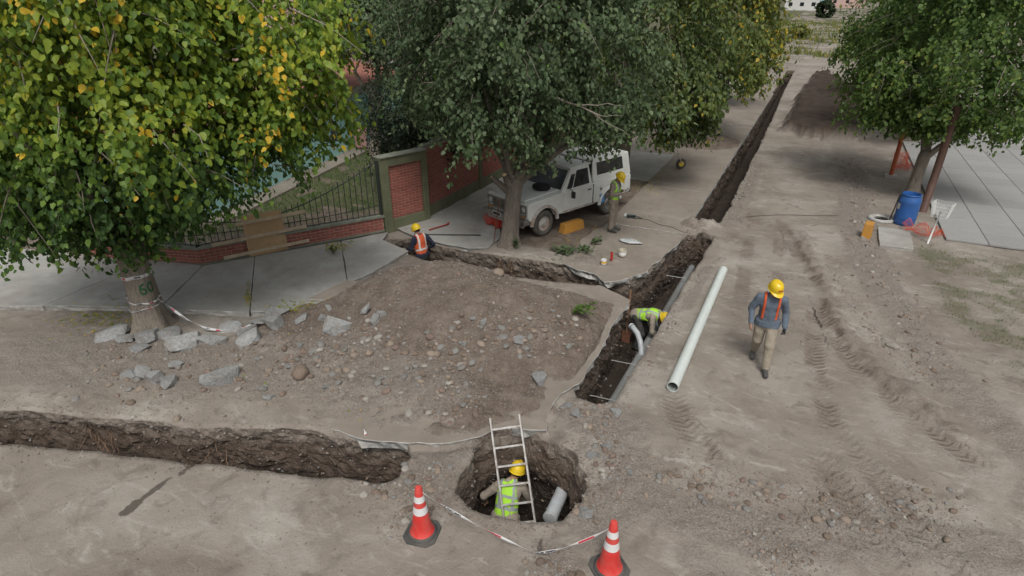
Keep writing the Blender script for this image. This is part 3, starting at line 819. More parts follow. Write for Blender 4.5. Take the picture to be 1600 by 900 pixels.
# ---------------------------------------------------------------- house behind the fence
TURQ = M('turquoise_plaster', (0.33, 0.60, 0.585), 0.85, 0.05, 1.2, 0.003, 30, dirt=(0.36, 0.55, 0.53), dirt_amt=0.4, dirt_scale=0.7)
WHITE = M('white_plaster', (0.62, 0.62, 0.60), 0.85, 0.08, 2, 0.003, 30, dirt=(0.45, 0.43, 0.40), dirt_amt=0.4)
TILE_R = M('clay_roof', (0.30, 0.12, 0.085), 0.8, 0.3, 4, 0.01, 20)
PINK = M('pink_plaster', (0.50, 0.33, 0.29), 0.85, 0.1, 1, 0.003, 30, dirt=(0.55, 0.47, 0.43), dirt_amt=0.5, dirt_scale=0.5)
GLASSD = M('dark_glass', (0.015, 0.018, 0.02), 0.12, 0.2, 2, 0)
hd = Vector((-0.21, 0.978)).normalized(); hang = math.atan2(hd.y, hd.x)
hs_o = thing('turquoise_house', 'turquoise plastered house with white band behind the iron fence and lawn', 'house', (-17.65, 19.0, 0.0), hang)
MB().box((0, 3.0, 1.1), (16, 6, 2.2)).build('wall', TURQ, hs_o)
MB().box((0, 3.0, 2.42), (16.05, 6.05, 0.44)).build('fascia', WHITE, hs_o, bevel=0.01)
mb = MB(); mb.hexa([(-8.2, -0.2, 2.65), (8.2, -0.2, 2.65), (8.2, 6.2, 2.65), (-8.2, 6.2, 2.65), (-8.2, 2.9, 3.1), (8.2, 2.9, 3.1), (8.2, 3.1, 3.1), (-8.2, 3.1, 3.1)]); mb.build('roof', TILE_R, hs_o)
for x in (-5.2, 4.6):
    wv = MB().box((x, -0.012, 1.55), (1.2, 0.05, 1.1)).build('window', WHITE, hs_o, bevel=0.006)
    MB().box((x, -0.042, 1.55), (1.05, 0.02, 0.95)).build('pane', GLASSD, wv)
MB().box((0, -0.4, 0.03), (16, 0.8, 0.10)).build('path', CONC_D, hs_o, bevel=0.01)
ph = thing('pink_building', 'pale pink two storey building far behind the turquoise house', 'building', (-26.5, 38, 0), hang)
MB().box((0, 4, 3.2), (18, 8, 6.4)).build('wall', PINK, ph)
MB().box((0, 4, 6.5), (18.3, 8.3, 0.25)).build('roof', WHITE, ph)
for k in range(5):
    for zz in (1.6, 4.7):
        wv = MB().box((-7 + k * 3.5, -0.02, zz), (1.4, 0.08, 1.3)).build('window', WHITE, ph)
        MB().box((-7 + k * 3.5, -0.07, zz), (1.2, 0.03, 1.1)).build('pane', GLASSD, wv)
# clothes prop with line, garment
CLOTHP = M('faded_pink_cloth', (0.36, 0.20, 0.19), 0.9, 0.2, 6, 0.004, 30)
CLOTHB = M('navy_cloth', (0.012, 0.014, 0.03), 0.9, 0.2, 6, 0.004, 30)
WOODG = M('weathered_wood', (0.15, 0.125, 0.10), 0.85, 0.25, 8, 0.004, 50)
pbs = at(583, 300)
pole = tag(MB().tube([(0, 0, 0), (-0.35, 0.55, 1.15), (-0.62, 1.0, 2.05)], [0.02, 0.018, 0.015], 8).build('clothes_prop', WOODG, loc=(pbs.x, pbs.y, 0.0)), 'thin slanting wooden pole propping the washing line over the lawn', 'pole')
tp_ = Vector((pbs.x - 0.62, pbs.y + 1.0, 2.03))
tag(MB().tube([(0, 0, 0), (-1.6, -0.9, -0.12), (-3.2, -1.8, 0.15)], 0.004, 5).build('washing_line', IRON, loc=tp_), 'thin washing line strung from the slanting pole', 'line')
def cloth(name, m, w_, h_, loc, rz, label, seed):
    V, F = [], []
    for i in range(9):
        for j in range(9):
            u, v = i / 8, j / 8
            V.append(((u - .5) * w_ * (1 - .25 * v), 0.05 * math.sin(u * 9 + v * 2 + seed) * v + 0.012 * math.sin(u * 23), -v * h_ + 0.03 * math.sin(u * 7 + seed)))
    for i in range(8):
        for j in range(8): F.append((i * 9 + j, i * 9 + j + 1, i * 9 + j + 10, i * 9 + j + 9))
    o = link(name, mesh(name, V, F, m, True), None, loc, (0, 0, rz))
    md = o.modifiers.new('thick', 'SOLIDIFY'); md.thickness = 0.006
    return tag(o, label, 'laundry')
cloth('towel', CLOTHP, 0.5, 0.75, tp_ + Vector((-0.35, -0.2, -0.04)), R(30), 'faded pink towel hanging from the washing line', 1)
cloth('shorts', CLOTHB, 0.35, 0.42, tp_ + Vector((-1.1, -0.62, -0.10)), R(30), 'small dark navy garment hanging from the washing line', 4)
# ---------------------------------------------------------------- trees
def bark(name, base, groove=0.03):
    m, t, b = nodes(name)
    vec = N(t, 'ShaderNodeTexCoord').outputs['Object']
    mp = N(t, 'ShaderNodeMapping'); mp.inputs['Scale'].default_value = (1, 1, 0.12); t.links.new(vec, mp.inputs[0])
    g = noise_tex(t, mp.outputs[0], 34, 5, 0.65, 0.4)
    n2 = noise_tex(t, vec, 3, 5, 0.6)
    col = ramp(t, g, [(0.32, [c * 0.55 for c in base]), (0.5, base), (0.7, [c * 1.3 for c in base])])
    col = mixc(t, rmap(t, n2, 0.45, 0.7, 0, 0.5), col, [base[0] * 0.75, base[1] * 0.68, base[2] * 0.6])
    t.links.new(col, b.inputs['Base Color']); b.inputs['Roughness'].default_value = 0.92
    bump(t, b, g, groove)
    return m
BARK_P = bark('pale_bark', (0.27, 0.235, 0.195))
BARK_G = bark('grey_bark', (0.215, 0.185, 0.155))
CUT = M('cut_wood', (0.50, 0.37, 0.22), 0.8, 0.15, 12)
def leaf_mat(name, stops, rough=0.5, trans=0.42):
    m, t, b = nodes(name)
    a = attr(t, 'lc')
    vec = N(t, 'ShaderNodeNewGeometry').outputs['Position']
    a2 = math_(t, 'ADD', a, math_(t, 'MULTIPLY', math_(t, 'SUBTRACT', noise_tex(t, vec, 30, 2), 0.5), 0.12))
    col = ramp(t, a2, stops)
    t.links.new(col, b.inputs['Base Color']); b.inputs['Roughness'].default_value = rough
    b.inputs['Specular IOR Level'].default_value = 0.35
    tr = N(t, 'ShaderNodeBsdfTranslucent'); t.links.new(col, tr.inputs['Color'])
    mx = N(t, 'ShaderNodeMixShader'); mx.inputs[0].default_value = trans
    out = t.nodes['Material Output']
    t.links.new(b.outputs[0], mx.inputs[1]); t.links.new(tr.outputs[0], mx.inputs[2]); t.links.new(mx.outputs[0], out.inputs['Surface'])
    return m
LV = np.array([(0, 0, 0), (-.34, .08, .03), (-.50, .36, .06), (-.30, .74, .02), (0, 1.0, -.10), (.30, .74, .02), (.50, .36, .06), (.34, .08, .03), (0, .45, -.03)])
LV[:, 0] *= 0.76
LQ = np.array([(0, 8, 2, 1), (8, 4, 3, 2), (8, 6, 5, 4), (0, 7, 6, 8)])
LV6 = np.array([(0, 0, 0), (-.37, .30, .06), (-.22, .74, .02), (0, 1.0, -.10), (.22, .74, .02), (.37, .30, .06)]); LQ6 = np.array([(0, 3, 2, 1), (0, 5, 4, 3)])
LV4 = np.array([(0, 0, 0), (-.45, .4, .05), (0, 1, -.08), (.45, .4, .05)]); LQ4 = np.array([(0, 3, 2, 1)])
def rot_frames(ax, nm):
    ax = ax / (np.linalg.norm(ax, axis=1)[:, None] + 1e-9)
    sd = np.cross(ax, nm); sd /= np.linalg.norm(sd, axis=1)[:, None] + 1e-9
    nn = np.cross(sd, ax)
    return sd, ax, nn
def leaf_cloud(name, pos, ax, nm, size, lc, mat, parent, simple=False, kind='stuff'):
    T, TQ = (LV4, LQ4) if simple else (LV6, LQ6)
    sd, ax, nn = rot_frames(ax, nm)
    k = len(T)
    V = pos[:, None, :] + size[:, None, None] * (T[None, :, 0, None] * sd[:, None] + T[None, :, 1, None] * ax[:, None] + T[None, :, 2, None] * nn[:, None])
    Qd = (TQ[None] + (np.arange(len(pos)) * k)[:, None, None]).reshape(-1, 4)
    me = fast_mesh(name, V.reshape(-1, 3), Qd, None, mat, True)
    a_ = me.attributes.new('lc', 'FLOAT', 'POINT'); a_.data.foreach_set('value', np.repeat(lc, k).astype(np.float32))
    o = link(name, me, parent)
    if kind: tag(o, kind=kind)
    return o
def crown(ells, ntw, lpt, size, droop, seed, shell=0.6, cut=None):
    """twigs spread through lumpy ellipsoids; leaves hang along each twig"""
    g = np.random.default_rng(seed)
    vols = np.array([e[1][0] * e[1][1] + e[1][0] * e[1][2] for e in ells]); pick = g.choice(len(ells), ntw, p=vols / vols.sum())
    c = np.array([e[0] for e in ells])[pick]; r = np.array([e[1] for e in ells])[pick]
    d = g.normal(size=(ntw, 3)); d /= np.linalg.norm(d, axis=1)[:, None]
    G_ = 5; hd_ = (np.arange(ntw) // G_) * G_; d = d[hd_] + 0.12 * g.normal(size=d.shape) * (np.arange(ntw) != hd_)[:, None]; pick = pick[hd_]
    d /= np.linalg.norm(d, axis=1)[:, None]; c = np.array([e[0] for e in ells])[pick]; r = np.array([e[1] for e in ells])[pick]
    lump = 1 + 0.42 * fbm(d * 2.2 + c * 0.37, 1.0, 3, seed) + 0.1 * fbm(d * 6, 1, 2, seed + 4)
    rad = (1 - (1 - shell) * g.random(ntw)[hd_] ** 1.3) * lump * (1 + 0.06 * g.normal(size=ntw))
    tip = c + d * r * rad[:, None]
    L = (0.35 + 0.5 * g.random(ntw)) * (1 + 0.4 * (rad > 0.95))
    dv = d * np.array([1, 1, 0.5]) + np.array([0, 0, -droop]) + 0.35 * g.normal(size=(ntw, 3))
    dv /= np.linalg.norm(dv, axis=1)[:, None]
    t = (np.arange(lpt) + g.random((ntw, lpt))) / lpt
    P = tip[:, None] - dv[:, None] * (L[:, None, None] * (1 - t[..., None])) + np.array([0, 0, -1]) * (0.25 * droop * L[:, None] * t ** 2)[..., None]
    P = P + 0.055 * g.normal(size=P.shape)
    ax = 0.4 * dv[:, None] + 0.6 * g.normal(size=P.shape) * np.array([1, 1, .6]) + np.array([0, 0, -0.8 * droop - 0.1])
    nm = 0.8 * d[:, None] * np.array([1, 1, 0.6]) + np.array([0, 0, 0.55]) + 0.38 * g.normal(size=P.shape)
    P, ax, nm = P.reshape(-1, 3), ax.reshape(-1, 3), nm.reshape(-1, 3)
    sz = size * (0.5 + 0.75 * g.random(len(P)))
    dd = np.repeat(d, lpt, 0); tt = t.ravel(); rr = np.repeat(rad, lpt)
    ok = np.ones(len(P), bool)
    if cut is not None: ok = cut(P)
    return P[ok], ax[ok], nm[ok], sz[ok], dd[ok], tt[ok], rr[ok], (tip, dv, L)
def limb(mb, a, b, r0, r1, seed, n=7, sag=0.0, wob=0.12):
    a, b = Vector(a), Vector(b); g = random.Random(seed); L = (b - a).length; pts, rs = [], []
    for i in range(n + 1):
        q = i / n
        p = a.lerp(b, q) + Vector((g.uniform(-1, 1), g.uniform(-1, 1), g.uniform(-1, 1))) * wob * L * 0.25 * math.sin(math.pi * q) + Vector((0, 0, sag * math.sin(math.pi * q)))
        pts.append(p); rs.append(r0 + (r1 - r0) * q)
    mb.tube(pts, rs, 9 if r0 > 0.04 else 5)
    return pts
def trunk_mesh(path, radii, seed, n=22):
    """bark column with ribs and a flared, rooted foot"""
    V, F = [], []
    for i, (p, r) in enumerate(zip(path, radii)):
        for k in range(n):
            q = 2 * math.pi * k / n
            rr = r * (1 + 0.07 * math.sin(5 * q + seed) + 0.05 * math.sin(9 * q + seed * 2 + i * .3) + (0.18 * max(0, 1 - i / 2.5)) * math.sin(4 * q + seed))
            V.append((p[0] + rr * math.cos(q), p[1] + rr * math.sin(q), p[2]))
    for i in range(len(path) - 1):
        for k in range(n):
            F.append((i * n + k, i * n + (k + 1) % n, (i + 1) * n + (k + 1) % n, (i + 1) * n + k))
    F.append(tuple(range((len(path) - 1) * n, len(path) * n)))
    return V, F
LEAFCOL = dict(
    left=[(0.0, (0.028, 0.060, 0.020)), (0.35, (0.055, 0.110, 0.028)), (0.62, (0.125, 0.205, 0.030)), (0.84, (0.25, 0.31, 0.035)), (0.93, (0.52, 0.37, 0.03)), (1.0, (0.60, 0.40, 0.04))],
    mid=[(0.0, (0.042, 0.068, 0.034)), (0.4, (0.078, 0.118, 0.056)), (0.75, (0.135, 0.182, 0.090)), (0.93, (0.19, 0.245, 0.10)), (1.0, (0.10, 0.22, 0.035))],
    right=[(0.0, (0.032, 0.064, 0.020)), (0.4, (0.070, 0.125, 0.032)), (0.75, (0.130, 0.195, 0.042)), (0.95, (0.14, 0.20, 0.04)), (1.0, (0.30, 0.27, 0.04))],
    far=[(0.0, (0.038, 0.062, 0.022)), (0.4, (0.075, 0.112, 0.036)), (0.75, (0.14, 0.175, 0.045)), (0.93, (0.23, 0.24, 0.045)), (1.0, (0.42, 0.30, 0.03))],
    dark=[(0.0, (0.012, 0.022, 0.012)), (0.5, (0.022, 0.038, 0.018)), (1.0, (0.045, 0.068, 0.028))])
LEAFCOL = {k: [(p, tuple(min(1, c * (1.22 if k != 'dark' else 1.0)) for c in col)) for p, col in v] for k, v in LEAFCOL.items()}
LM = {k: leaf_mat('leaf_' + k, v) for k, v in LEAFCOL.items()}
leaf_me = {}
for k in LEAFCOL:
    leaf_me[k] = []
    for v in (0.3, 0.55, 0.75, 0.97):
        me = mesh('leaf', LV, LQ, LM[k], True)
        a_ = me.attributes.new('lc', 'FLOAT', 'POINT'); a_.data.foreach_set('value', np.full(len(LV), v, dtype=np.float32))
        leaf_me[k].append(me)
def pick_leaves(P, ax, nm, sz, lc, ncount, parent, pal, loc, want=None, seed=0):
    """the leaves that show largest become parts of their own; returns the mask of the others"""
    w_ = P + np.array(loc); to = np.array([0, 0, CAM_H]) - w_; dist = np.linalg.norm(to, axis=1)
    nn = nm / np.linalg.norm(nm, axis=1)[:, None]
    facing = np.abs((nn * to).sum(1) / dist)
    score = sz * (0.3 + facing) / dist + (0 if want is None else want)
    # only leaves on the visible outside: project onto a coarse grid of directions, keep the nearest of each cell
    dirs = -to / dist[:, None]; cell = np.floor(np.column_stack([np.arctan2(dirs[:, 0], dirs[:, 1]), dirs[:, 2]]) * 90).astype(int)
    order = np.lexsort((dist, cell[:, 1], cell[:, 0])); first = np.ones(len(order), bool)
    first[1:] = (np.diff(cell[order], axis=0) != 0).any(1)
    cand = order[first]; cand = cand[np.argsort(-score[cand])][:ncount]
    sd, axn, nnn = rot_frames(ax[cand], nm[cand])
    vals = (0.3, 0.55, 0.75, 0.97)
    for i, ci in enumerate(cand):
        m = Matrix((sd[i], axn[i], nnn[i])).transposed()
        o = link('leaf', leaf_me[pal][int(np.argmin([abs(lc[ci] - v) for v in vals]))], parent, Vector(P[ci]), m.to_euler(), float(sz[ci]))
    mask = np.ones(len(P), bool); mask[cand] = False
    return mask
def twigs(mb, tip, dv, L, n, seed, r=0.006):
    g = random.Random(seed)
    for i in g.sample(range(len(tip)), min(n, len(tip))):
        a = Vector(tip[i] - dv[i] * L[i] * 1.5) + Vector((0, 0, -0.1)); b = Vector(tip[i])
        mid_ = a.lerp(b, 0.5) + Vector((g.uniform(-.05, .05), g.uniform(-.05, .05), 0.07))
        mb.tube([a, mid_, b], [r * 2, r * 1.4, r * 0.5], 4, False)

# --- large mulberry by the pavement, turning yellow
TL = Vector((-11.4, 6.42, 0.0))
tl = thing('mulberry_tree', 'leaning pavement tree with yellowing leaves and number 60 painted on its trunk', 'tree', TL)
LP = [(0, 0, -0.05), (0, 0, 0.12), (-.01, .01, 0.35), (-.03, .02, 0.7), (-.05, .03, 1.1), (-.08, .04, 1.5), (-.1, .05, 1.9), (-.12, .06, 2.2)]
LR = [0.46, 0.36, 0.30, 0.275, 0.262, 0.255, 0.26, 0.28]
V, F = trunk_mesh(LP, LR, 2)
trk_o = link('trunk', mesh('trunk', V, F, BARK_P, True), tl)
ellsL = [((0.4, 0.5, 4.5), (3.2, 3.0, 2.6)), ((2.0, 1.6, 4.9), (2.0, 1.9, 1.9)), ((0.3, -0.7, 3.7), (1.9, 1.5, 1.6)), ((-1.6, -0.6, 3.7), (2.2, 2.0, 1.8)), ((1.3, 0.6, 3.3), (1.5, 1.5, 1.1)), ((0.2, 0.0, 2.4), (1.3, 1.2, 0.85)), ((-1.2, -0.6, 2.5), (1.6, 1.5, 1.0)), ((-2.0, 0.2, 2.9), (1.6, 1.6, 1.1)), ((0.4, 0.4, 6.4), (3.0, 3.0, 1.5)), ((0.9, 0.0, 5.6), (2.4, 1.8, 1.6)), ((3.2, 1.9, 5.2), (1.6, 1.3, 1.5)), ((2.4, 1.4, 4.0), (1.4, 1.1, 0.9))]
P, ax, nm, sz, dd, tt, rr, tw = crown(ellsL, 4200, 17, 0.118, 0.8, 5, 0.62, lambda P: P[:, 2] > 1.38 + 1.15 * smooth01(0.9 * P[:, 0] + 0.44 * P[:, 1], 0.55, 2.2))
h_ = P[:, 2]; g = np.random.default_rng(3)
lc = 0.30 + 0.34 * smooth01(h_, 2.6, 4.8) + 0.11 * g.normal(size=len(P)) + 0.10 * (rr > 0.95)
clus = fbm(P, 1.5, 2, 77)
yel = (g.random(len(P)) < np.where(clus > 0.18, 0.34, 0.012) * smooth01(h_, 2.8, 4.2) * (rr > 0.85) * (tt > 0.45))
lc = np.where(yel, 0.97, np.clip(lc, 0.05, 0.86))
mb = MB()
for i, (e, r0) in enumerate((((1.6, 0.9, 4.2), .15), ((-1.3, -1.0, 4.0), .14), ((0.3, 1.6, 4.8), .14), ((0.8, -1.2, 3.8), .12), ((-0.4, 0.3, 5.6), .15))):
    pts = limb(mb, (-.12, .06, 2.0), e, r0, 0.05, 30 + i, 7, 0.15)
    for j in range(4):
        q = pts[3 + j]; limb(mb, q, (q.x + random.uniform(-1.3, 1.6), q.y + random.uniform(-1.3, 1.3), q.z + random.uniform(-.4, 1.1)), 0.045, 0.012, 80 + i * 9 + j, 6, 0.1, .2)
twigs(mb, tw[0] + tw[1] * 0.1, tw[1], tw[2], 520, 4, 0.007)
tag(mb.build('branches', BARK_P, tl, smooth=True), kind='stuff')
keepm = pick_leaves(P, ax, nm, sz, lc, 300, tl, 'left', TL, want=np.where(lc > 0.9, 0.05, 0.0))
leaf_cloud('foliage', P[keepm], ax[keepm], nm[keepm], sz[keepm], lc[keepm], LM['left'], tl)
# number sprayed on the trunk, tapes tied round it
def trunk_pt(z, q, off=0.006):
    zs = [p[2] for p in LP]; r = float(np.interp(z, zs, LR)); x = float(np.interp(z, zs, [p[0] for p in LP])); y = float(np.interp(z, zs, [p[1] for p in LP]))
    i_ = float(np.interp(z, zs, range(len(zs))))
    rr_ = r * (1 + 0.07 * math.sin(5 * q + 2) + 0.05 * math.sin(9 * q + 4 + i_ * .3) + (0.18 * max(0, 1 - i_ / 2.5)) * math.sin(4 * q + 2)) + off
    return Vector((x + rr_ * math.cos(q), y + rr_ * math.sin(q), z))
GPAINT = M('green_spray_paint', (0.012, 0.115, 0.045), 0.6, 0.2, 20, 0)
qc = math.atan2(-TL.y, -TL.x) + 0.36      # the side of the trunk turned to the street corner
def stroke(pts, wid):
    V, F = [], []
    for i, (u, z) in enumerate(pts):
        a = pts[max(i - 1, 0)]; b = pts[min(i + 1, len(pts) - 1)]
        du, dz = b[0] - a[0], b[1] - a[1]; l = math.hypot(du, dz) + 1e-6
        for s in (-.5, .5): V.append(trunk_pt(z + s * wid * du / l, qc + (u - s * wid * dz / l) / 0.27, 0.007))
    for i in range(len(pts) - 1): F.append((2 * i, 2 * i + 1, 2 * i + 3, 2 * i + 2))
    return V, F
six = [(-0.03, 1.09), (-0.07, 1.075), (-0.105, 1.035), (-0.125, 0.985)] + [(-0.075 + 0.053 * math.cos(a), 0.935 + 0.055 * math.sin(a)) for a in np.linspace(2.8, 2.8 + 6.4, 26)]
zero = [(0.075 + 0.05 * math.sin(a), 0.985 + 0.095 * math.cos(a)) for a in np.linspace(0, 6.4, 26)]
for dg in (six, zero):
    V, F = stroke(dg, 0.034); link('painted_digit', mesh('painted_digit', V, F, GPAINT, True), tl)
def tape_mat():
    m, t, b = nodes('barrier_tape')
    uv = attr(t, 'tu')
    f = math_(t, 'FRACT', uv)
    n = noise_tex(t, N(t, 'ShaderNodeNewGeometry').outputs['Position'], 40, 2)
    bar = math_(t, 'GREATER_THAN', math_(t, 'ABSOLUTE', attr(t, 'tv')), 0.62)
    red = math_(t, 'MULTIPLY', math_(t, 'GREATER_THAN', f, 0.70), math_(t, 'LESS_THAN', f, 0.88))
    blk = math_(t, 'MULTIPLY', math_(t, 'GREATER_THAN', f, 0.2), math_(t, 'LESS_THAN', f, 0.45))
    inr = math_(t, 'SUBTRACT', 1.0, bar)
    col = mixc(t, math_(t, 'MULTIPLY', red, inr), (0.62, 0.62, 0.62), (0.50, 0.03, 0.05))
    col = mixc(t, math_(t, 'MULTIPLY', math_(t, 'MULTIPLY', blk, inr), rmap(t, n, 0.4, 0.5)), col, (0.04, 0.04, 0.05))
    t.links.new(col, b.inputs['Base Color']); b.inputs['Roughness'].default_value = 0.35
    return m
TAPE = tape_mat()
def ribbon(name, pts, wid, parent=None, period=0.55, up=None, twist=None, loc=None):
    """thin plastic tape following a path; up(i) gives the direction across it"""
    pts = [Vector(p) for p in pts]; V, F, U, W = [], [], [], []; s = 0.0
    for i, p in enumerate(pts):
        if i: s += (p - pts[i - 1]).length
        tn = (pts[min(i + 1, len(pts) - 1)] - pts[max(i - 1, 0)]).normalized()
        u = Vector(up(i)) if up else Vector((0, 0, 1))
        u = (u - tn * u.dot(tn)).normalized()
        if twist: u = Matrix.Rotation(twist(i), 3, tn) @ u
        for k in (-1, 0, 1):
            V.append(p + u * (k * wid / 2)); U.append(s / period); W.append(float(k))
    for i in range(len(pts) - 1):
        for k in range(2): a = i * 3 + k; F.append((a, a + 1, a + 4, a + 3))
    me = mesh(name, V, F, TAPE, True)
    for nme, arr in (('tu', U), ('tv', W)):
        a_ = me.attributes.new(nme, 'FLOAT', 'POINT'); a_.data.foreach_set('value', np.array(arr, dtype=np.float32))
    o = link(name, me, parent, loc)
    md = o.modifiers.new('thick', 'SOLIDIFY'); md.thickness = 0.0012
    return o
for k, (zt_, wd, tl_, lab) in enumerate(((1.22, 0.075, 0.02, 'wide printed barrier tape wrapped round the trunk just above the painted number'), (0.72, 0.035, -0.05, 'twisted white barrier tape tied round the trunk below the painted number'), (0.52, 0.022, 0.06, 'thin strand of barrier tape low round the trunk near its roots'))):
    pts = [trunk_pt(zt_ + tl_ * math.cos(q), q, 0.014) for q in np.linspace(0, 2 * math.pi, 40)]
    tag(ribbon('barrier_tape', [p for p in pts], wd, None, 0.5, loc=TL), lab, 'tape', 'barrier tapes tied round the pavement tree')
tb = trunk_pt(0.70, qc + 0.5, 0.02) + TL
ends = [tb, at(290, 498, .35), at(318, 512, .12), at(345, 517, .06), at(380, 513, .05), at(392, 508, .12)]
pts = [ends[0].lerp(ends[1], t) for t in (0, .5)] + ends[1:]
sm = []
for i in range(len(pts) - 1):
    for q in (0, .25, .5, .75): sm.append(pts[i].lerp(pts[i + 1], q))
sm.append(pts[-1])
tag(ribbon('barrier_tape', sm, 0.05, None, 0.5, twist=lambda i: 0.9 * math.sin(i * 0.8)), 'loose barrier tape trailing from the trunk onto the broken concrete', 'tape')

# --- trees with their limbs in one builder
def tree(name, label, loc, path, radii, limbs, ells, ntw, lpt, size, droop, pal, seed, lcf, bk, ntwig=200, cut=None, npick=0, simple=False, group=None, stubs=()):
    t_ = thing(name, label, 'tree', loc, 0, group)
    V, F = trunk_mesh(path, radii, seed)
    link('trunk', mesh('trunk', V, F, bk, True), t_)
    P, ax, nm, sz, dd, tt, rr, tw = crown(ells, ntw, lpt, size, droop, seed, 0.6, cut)
    g = np.random.default_rng(seed + 1)
    lc = np.clip(lcf(P, rr, tt, g), 0.02, 1)
    top = path[-1]
    for i, l in enumerate(limbs):
        mb = MB(); a = l[0] if len(l) > 2 and l[0] is not None else (top[0], top[1], top[2] - 0.15)
        pts = limb(mb, a, l[1], l[2], l[2] * 0.3, seed * 7 + i, 8, 0.1)
        gg = random.Random(seed + i)
        for j in range(4):
            q = pts[3 + j]; limb(mb, q, (q.x + gg.uniform(-1.1, 1.1), q.y + gg.uniform(-1.1, 1.1), q.z + gg.uniform(-.2, 1.2)), l[2] * 0.35, 0.01, seed + 80 + i * 9 + j, 6, 0.1, .2)
        mb.build('limb', bk, t_, smooth=True)
    if ntwig:
        mb = MB(); twigs(mb, tw[0], tw[1], tw[2], ntwig, seed); tag(mb.build('twigs', bk, t_, smooth=True), kind='stuff')
    keepm = np.ones(len(P), bool)
    if npick: keepm = pick_leaves(P, ax, nm, sz, lc, npick, t_, pal, loc)
    leaf_cloud('foliage', P[keepm], ax[keepm], nm[keepm], sz[keepm], lc[keepm], LM[pal], t_, simple)
    return t_
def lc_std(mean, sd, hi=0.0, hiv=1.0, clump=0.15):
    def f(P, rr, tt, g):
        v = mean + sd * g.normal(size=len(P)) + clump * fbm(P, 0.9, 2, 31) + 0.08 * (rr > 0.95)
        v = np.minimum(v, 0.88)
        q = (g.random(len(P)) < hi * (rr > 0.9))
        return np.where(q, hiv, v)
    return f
TM = Vector((-6.78, 13.72, 0.03))
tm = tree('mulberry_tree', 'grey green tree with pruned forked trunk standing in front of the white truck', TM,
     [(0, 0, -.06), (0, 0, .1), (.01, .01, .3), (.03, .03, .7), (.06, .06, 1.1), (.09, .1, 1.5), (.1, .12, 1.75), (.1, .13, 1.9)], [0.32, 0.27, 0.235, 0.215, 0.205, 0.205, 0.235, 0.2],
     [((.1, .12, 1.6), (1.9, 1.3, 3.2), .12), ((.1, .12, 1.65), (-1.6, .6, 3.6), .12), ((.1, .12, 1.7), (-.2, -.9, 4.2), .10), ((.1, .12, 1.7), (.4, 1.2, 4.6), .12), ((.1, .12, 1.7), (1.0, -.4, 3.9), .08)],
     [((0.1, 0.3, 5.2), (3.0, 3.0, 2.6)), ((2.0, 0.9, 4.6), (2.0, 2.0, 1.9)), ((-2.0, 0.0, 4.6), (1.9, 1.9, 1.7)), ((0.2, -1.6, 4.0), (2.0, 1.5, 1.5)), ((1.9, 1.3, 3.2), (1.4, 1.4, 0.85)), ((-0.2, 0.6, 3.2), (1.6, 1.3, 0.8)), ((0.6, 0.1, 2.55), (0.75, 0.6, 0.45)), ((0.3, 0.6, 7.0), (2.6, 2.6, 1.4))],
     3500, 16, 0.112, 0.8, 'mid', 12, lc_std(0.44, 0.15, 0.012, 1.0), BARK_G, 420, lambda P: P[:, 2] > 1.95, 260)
for k, (p, d) in enumerate((((-.12, -.06, 1.62), (-.28, -.16, .3)), ((.34, .05, 2.0), (.25, -.2, .32)), ((.05, -.1, 1.72), (.02, -.3, .35)))):
    a = Vector(p); b = a + Vector(d)
    mb = MB(); mb.tube([a - Vector(d) * .3, a.lerp(b, .5), b], [.10, .075, .07], 10); o = mb.build('pruned_stub', BARK_G, tm, smooth=True)
    mb = MB(); mb.tube([b - Vector(d).normalized() * .002, b + Vector(d).normalized() * .004], .056, 10); mb.build('cut_face', CUT, o)
# bare dead branch that sticks out of the crown
mb = MB()
pts = limb(mb, (1.2, -0.9, 4.05), (2.55, -0.55, 3.75), .035, .018, 5, 6, .12, .15)
limb(mb, pts[4], (3.1, -0.6, 4.0), .018, .005, 6, 5, .02, .3); limb(mb, pts[5], (3.25, -.4, 3.3), .016, .004, 7, 6, .05, .2); limb(mb, pts[6], (3.0, -.3, 3.75), .012, .003, 8, 4, .0, .3)
mb.build('dead_branch', BARK_P, tm, smooth=True)

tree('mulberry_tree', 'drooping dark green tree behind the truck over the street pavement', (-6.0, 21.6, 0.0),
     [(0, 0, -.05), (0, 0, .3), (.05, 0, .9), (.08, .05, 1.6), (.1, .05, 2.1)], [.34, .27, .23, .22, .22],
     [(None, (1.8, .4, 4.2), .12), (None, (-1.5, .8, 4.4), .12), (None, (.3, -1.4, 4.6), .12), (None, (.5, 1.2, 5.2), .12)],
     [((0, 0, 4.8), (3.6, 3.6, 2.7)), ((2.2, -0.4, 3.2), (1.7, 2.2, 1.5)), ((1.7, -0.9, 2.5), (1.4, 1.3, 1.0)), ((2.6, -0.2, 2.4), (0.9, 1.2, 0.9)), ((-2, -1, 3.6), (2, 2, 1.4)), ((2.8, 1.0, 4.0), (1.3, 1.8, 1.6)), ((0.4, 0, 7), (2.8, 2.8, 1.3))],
     2300, 14, 0.15, 0.95, 'far', 21, lc_std(0.44, 0.14, 0.04, 0.98), BARK_G, 260, lambda P: P[:, 2] > 1.35, 0)
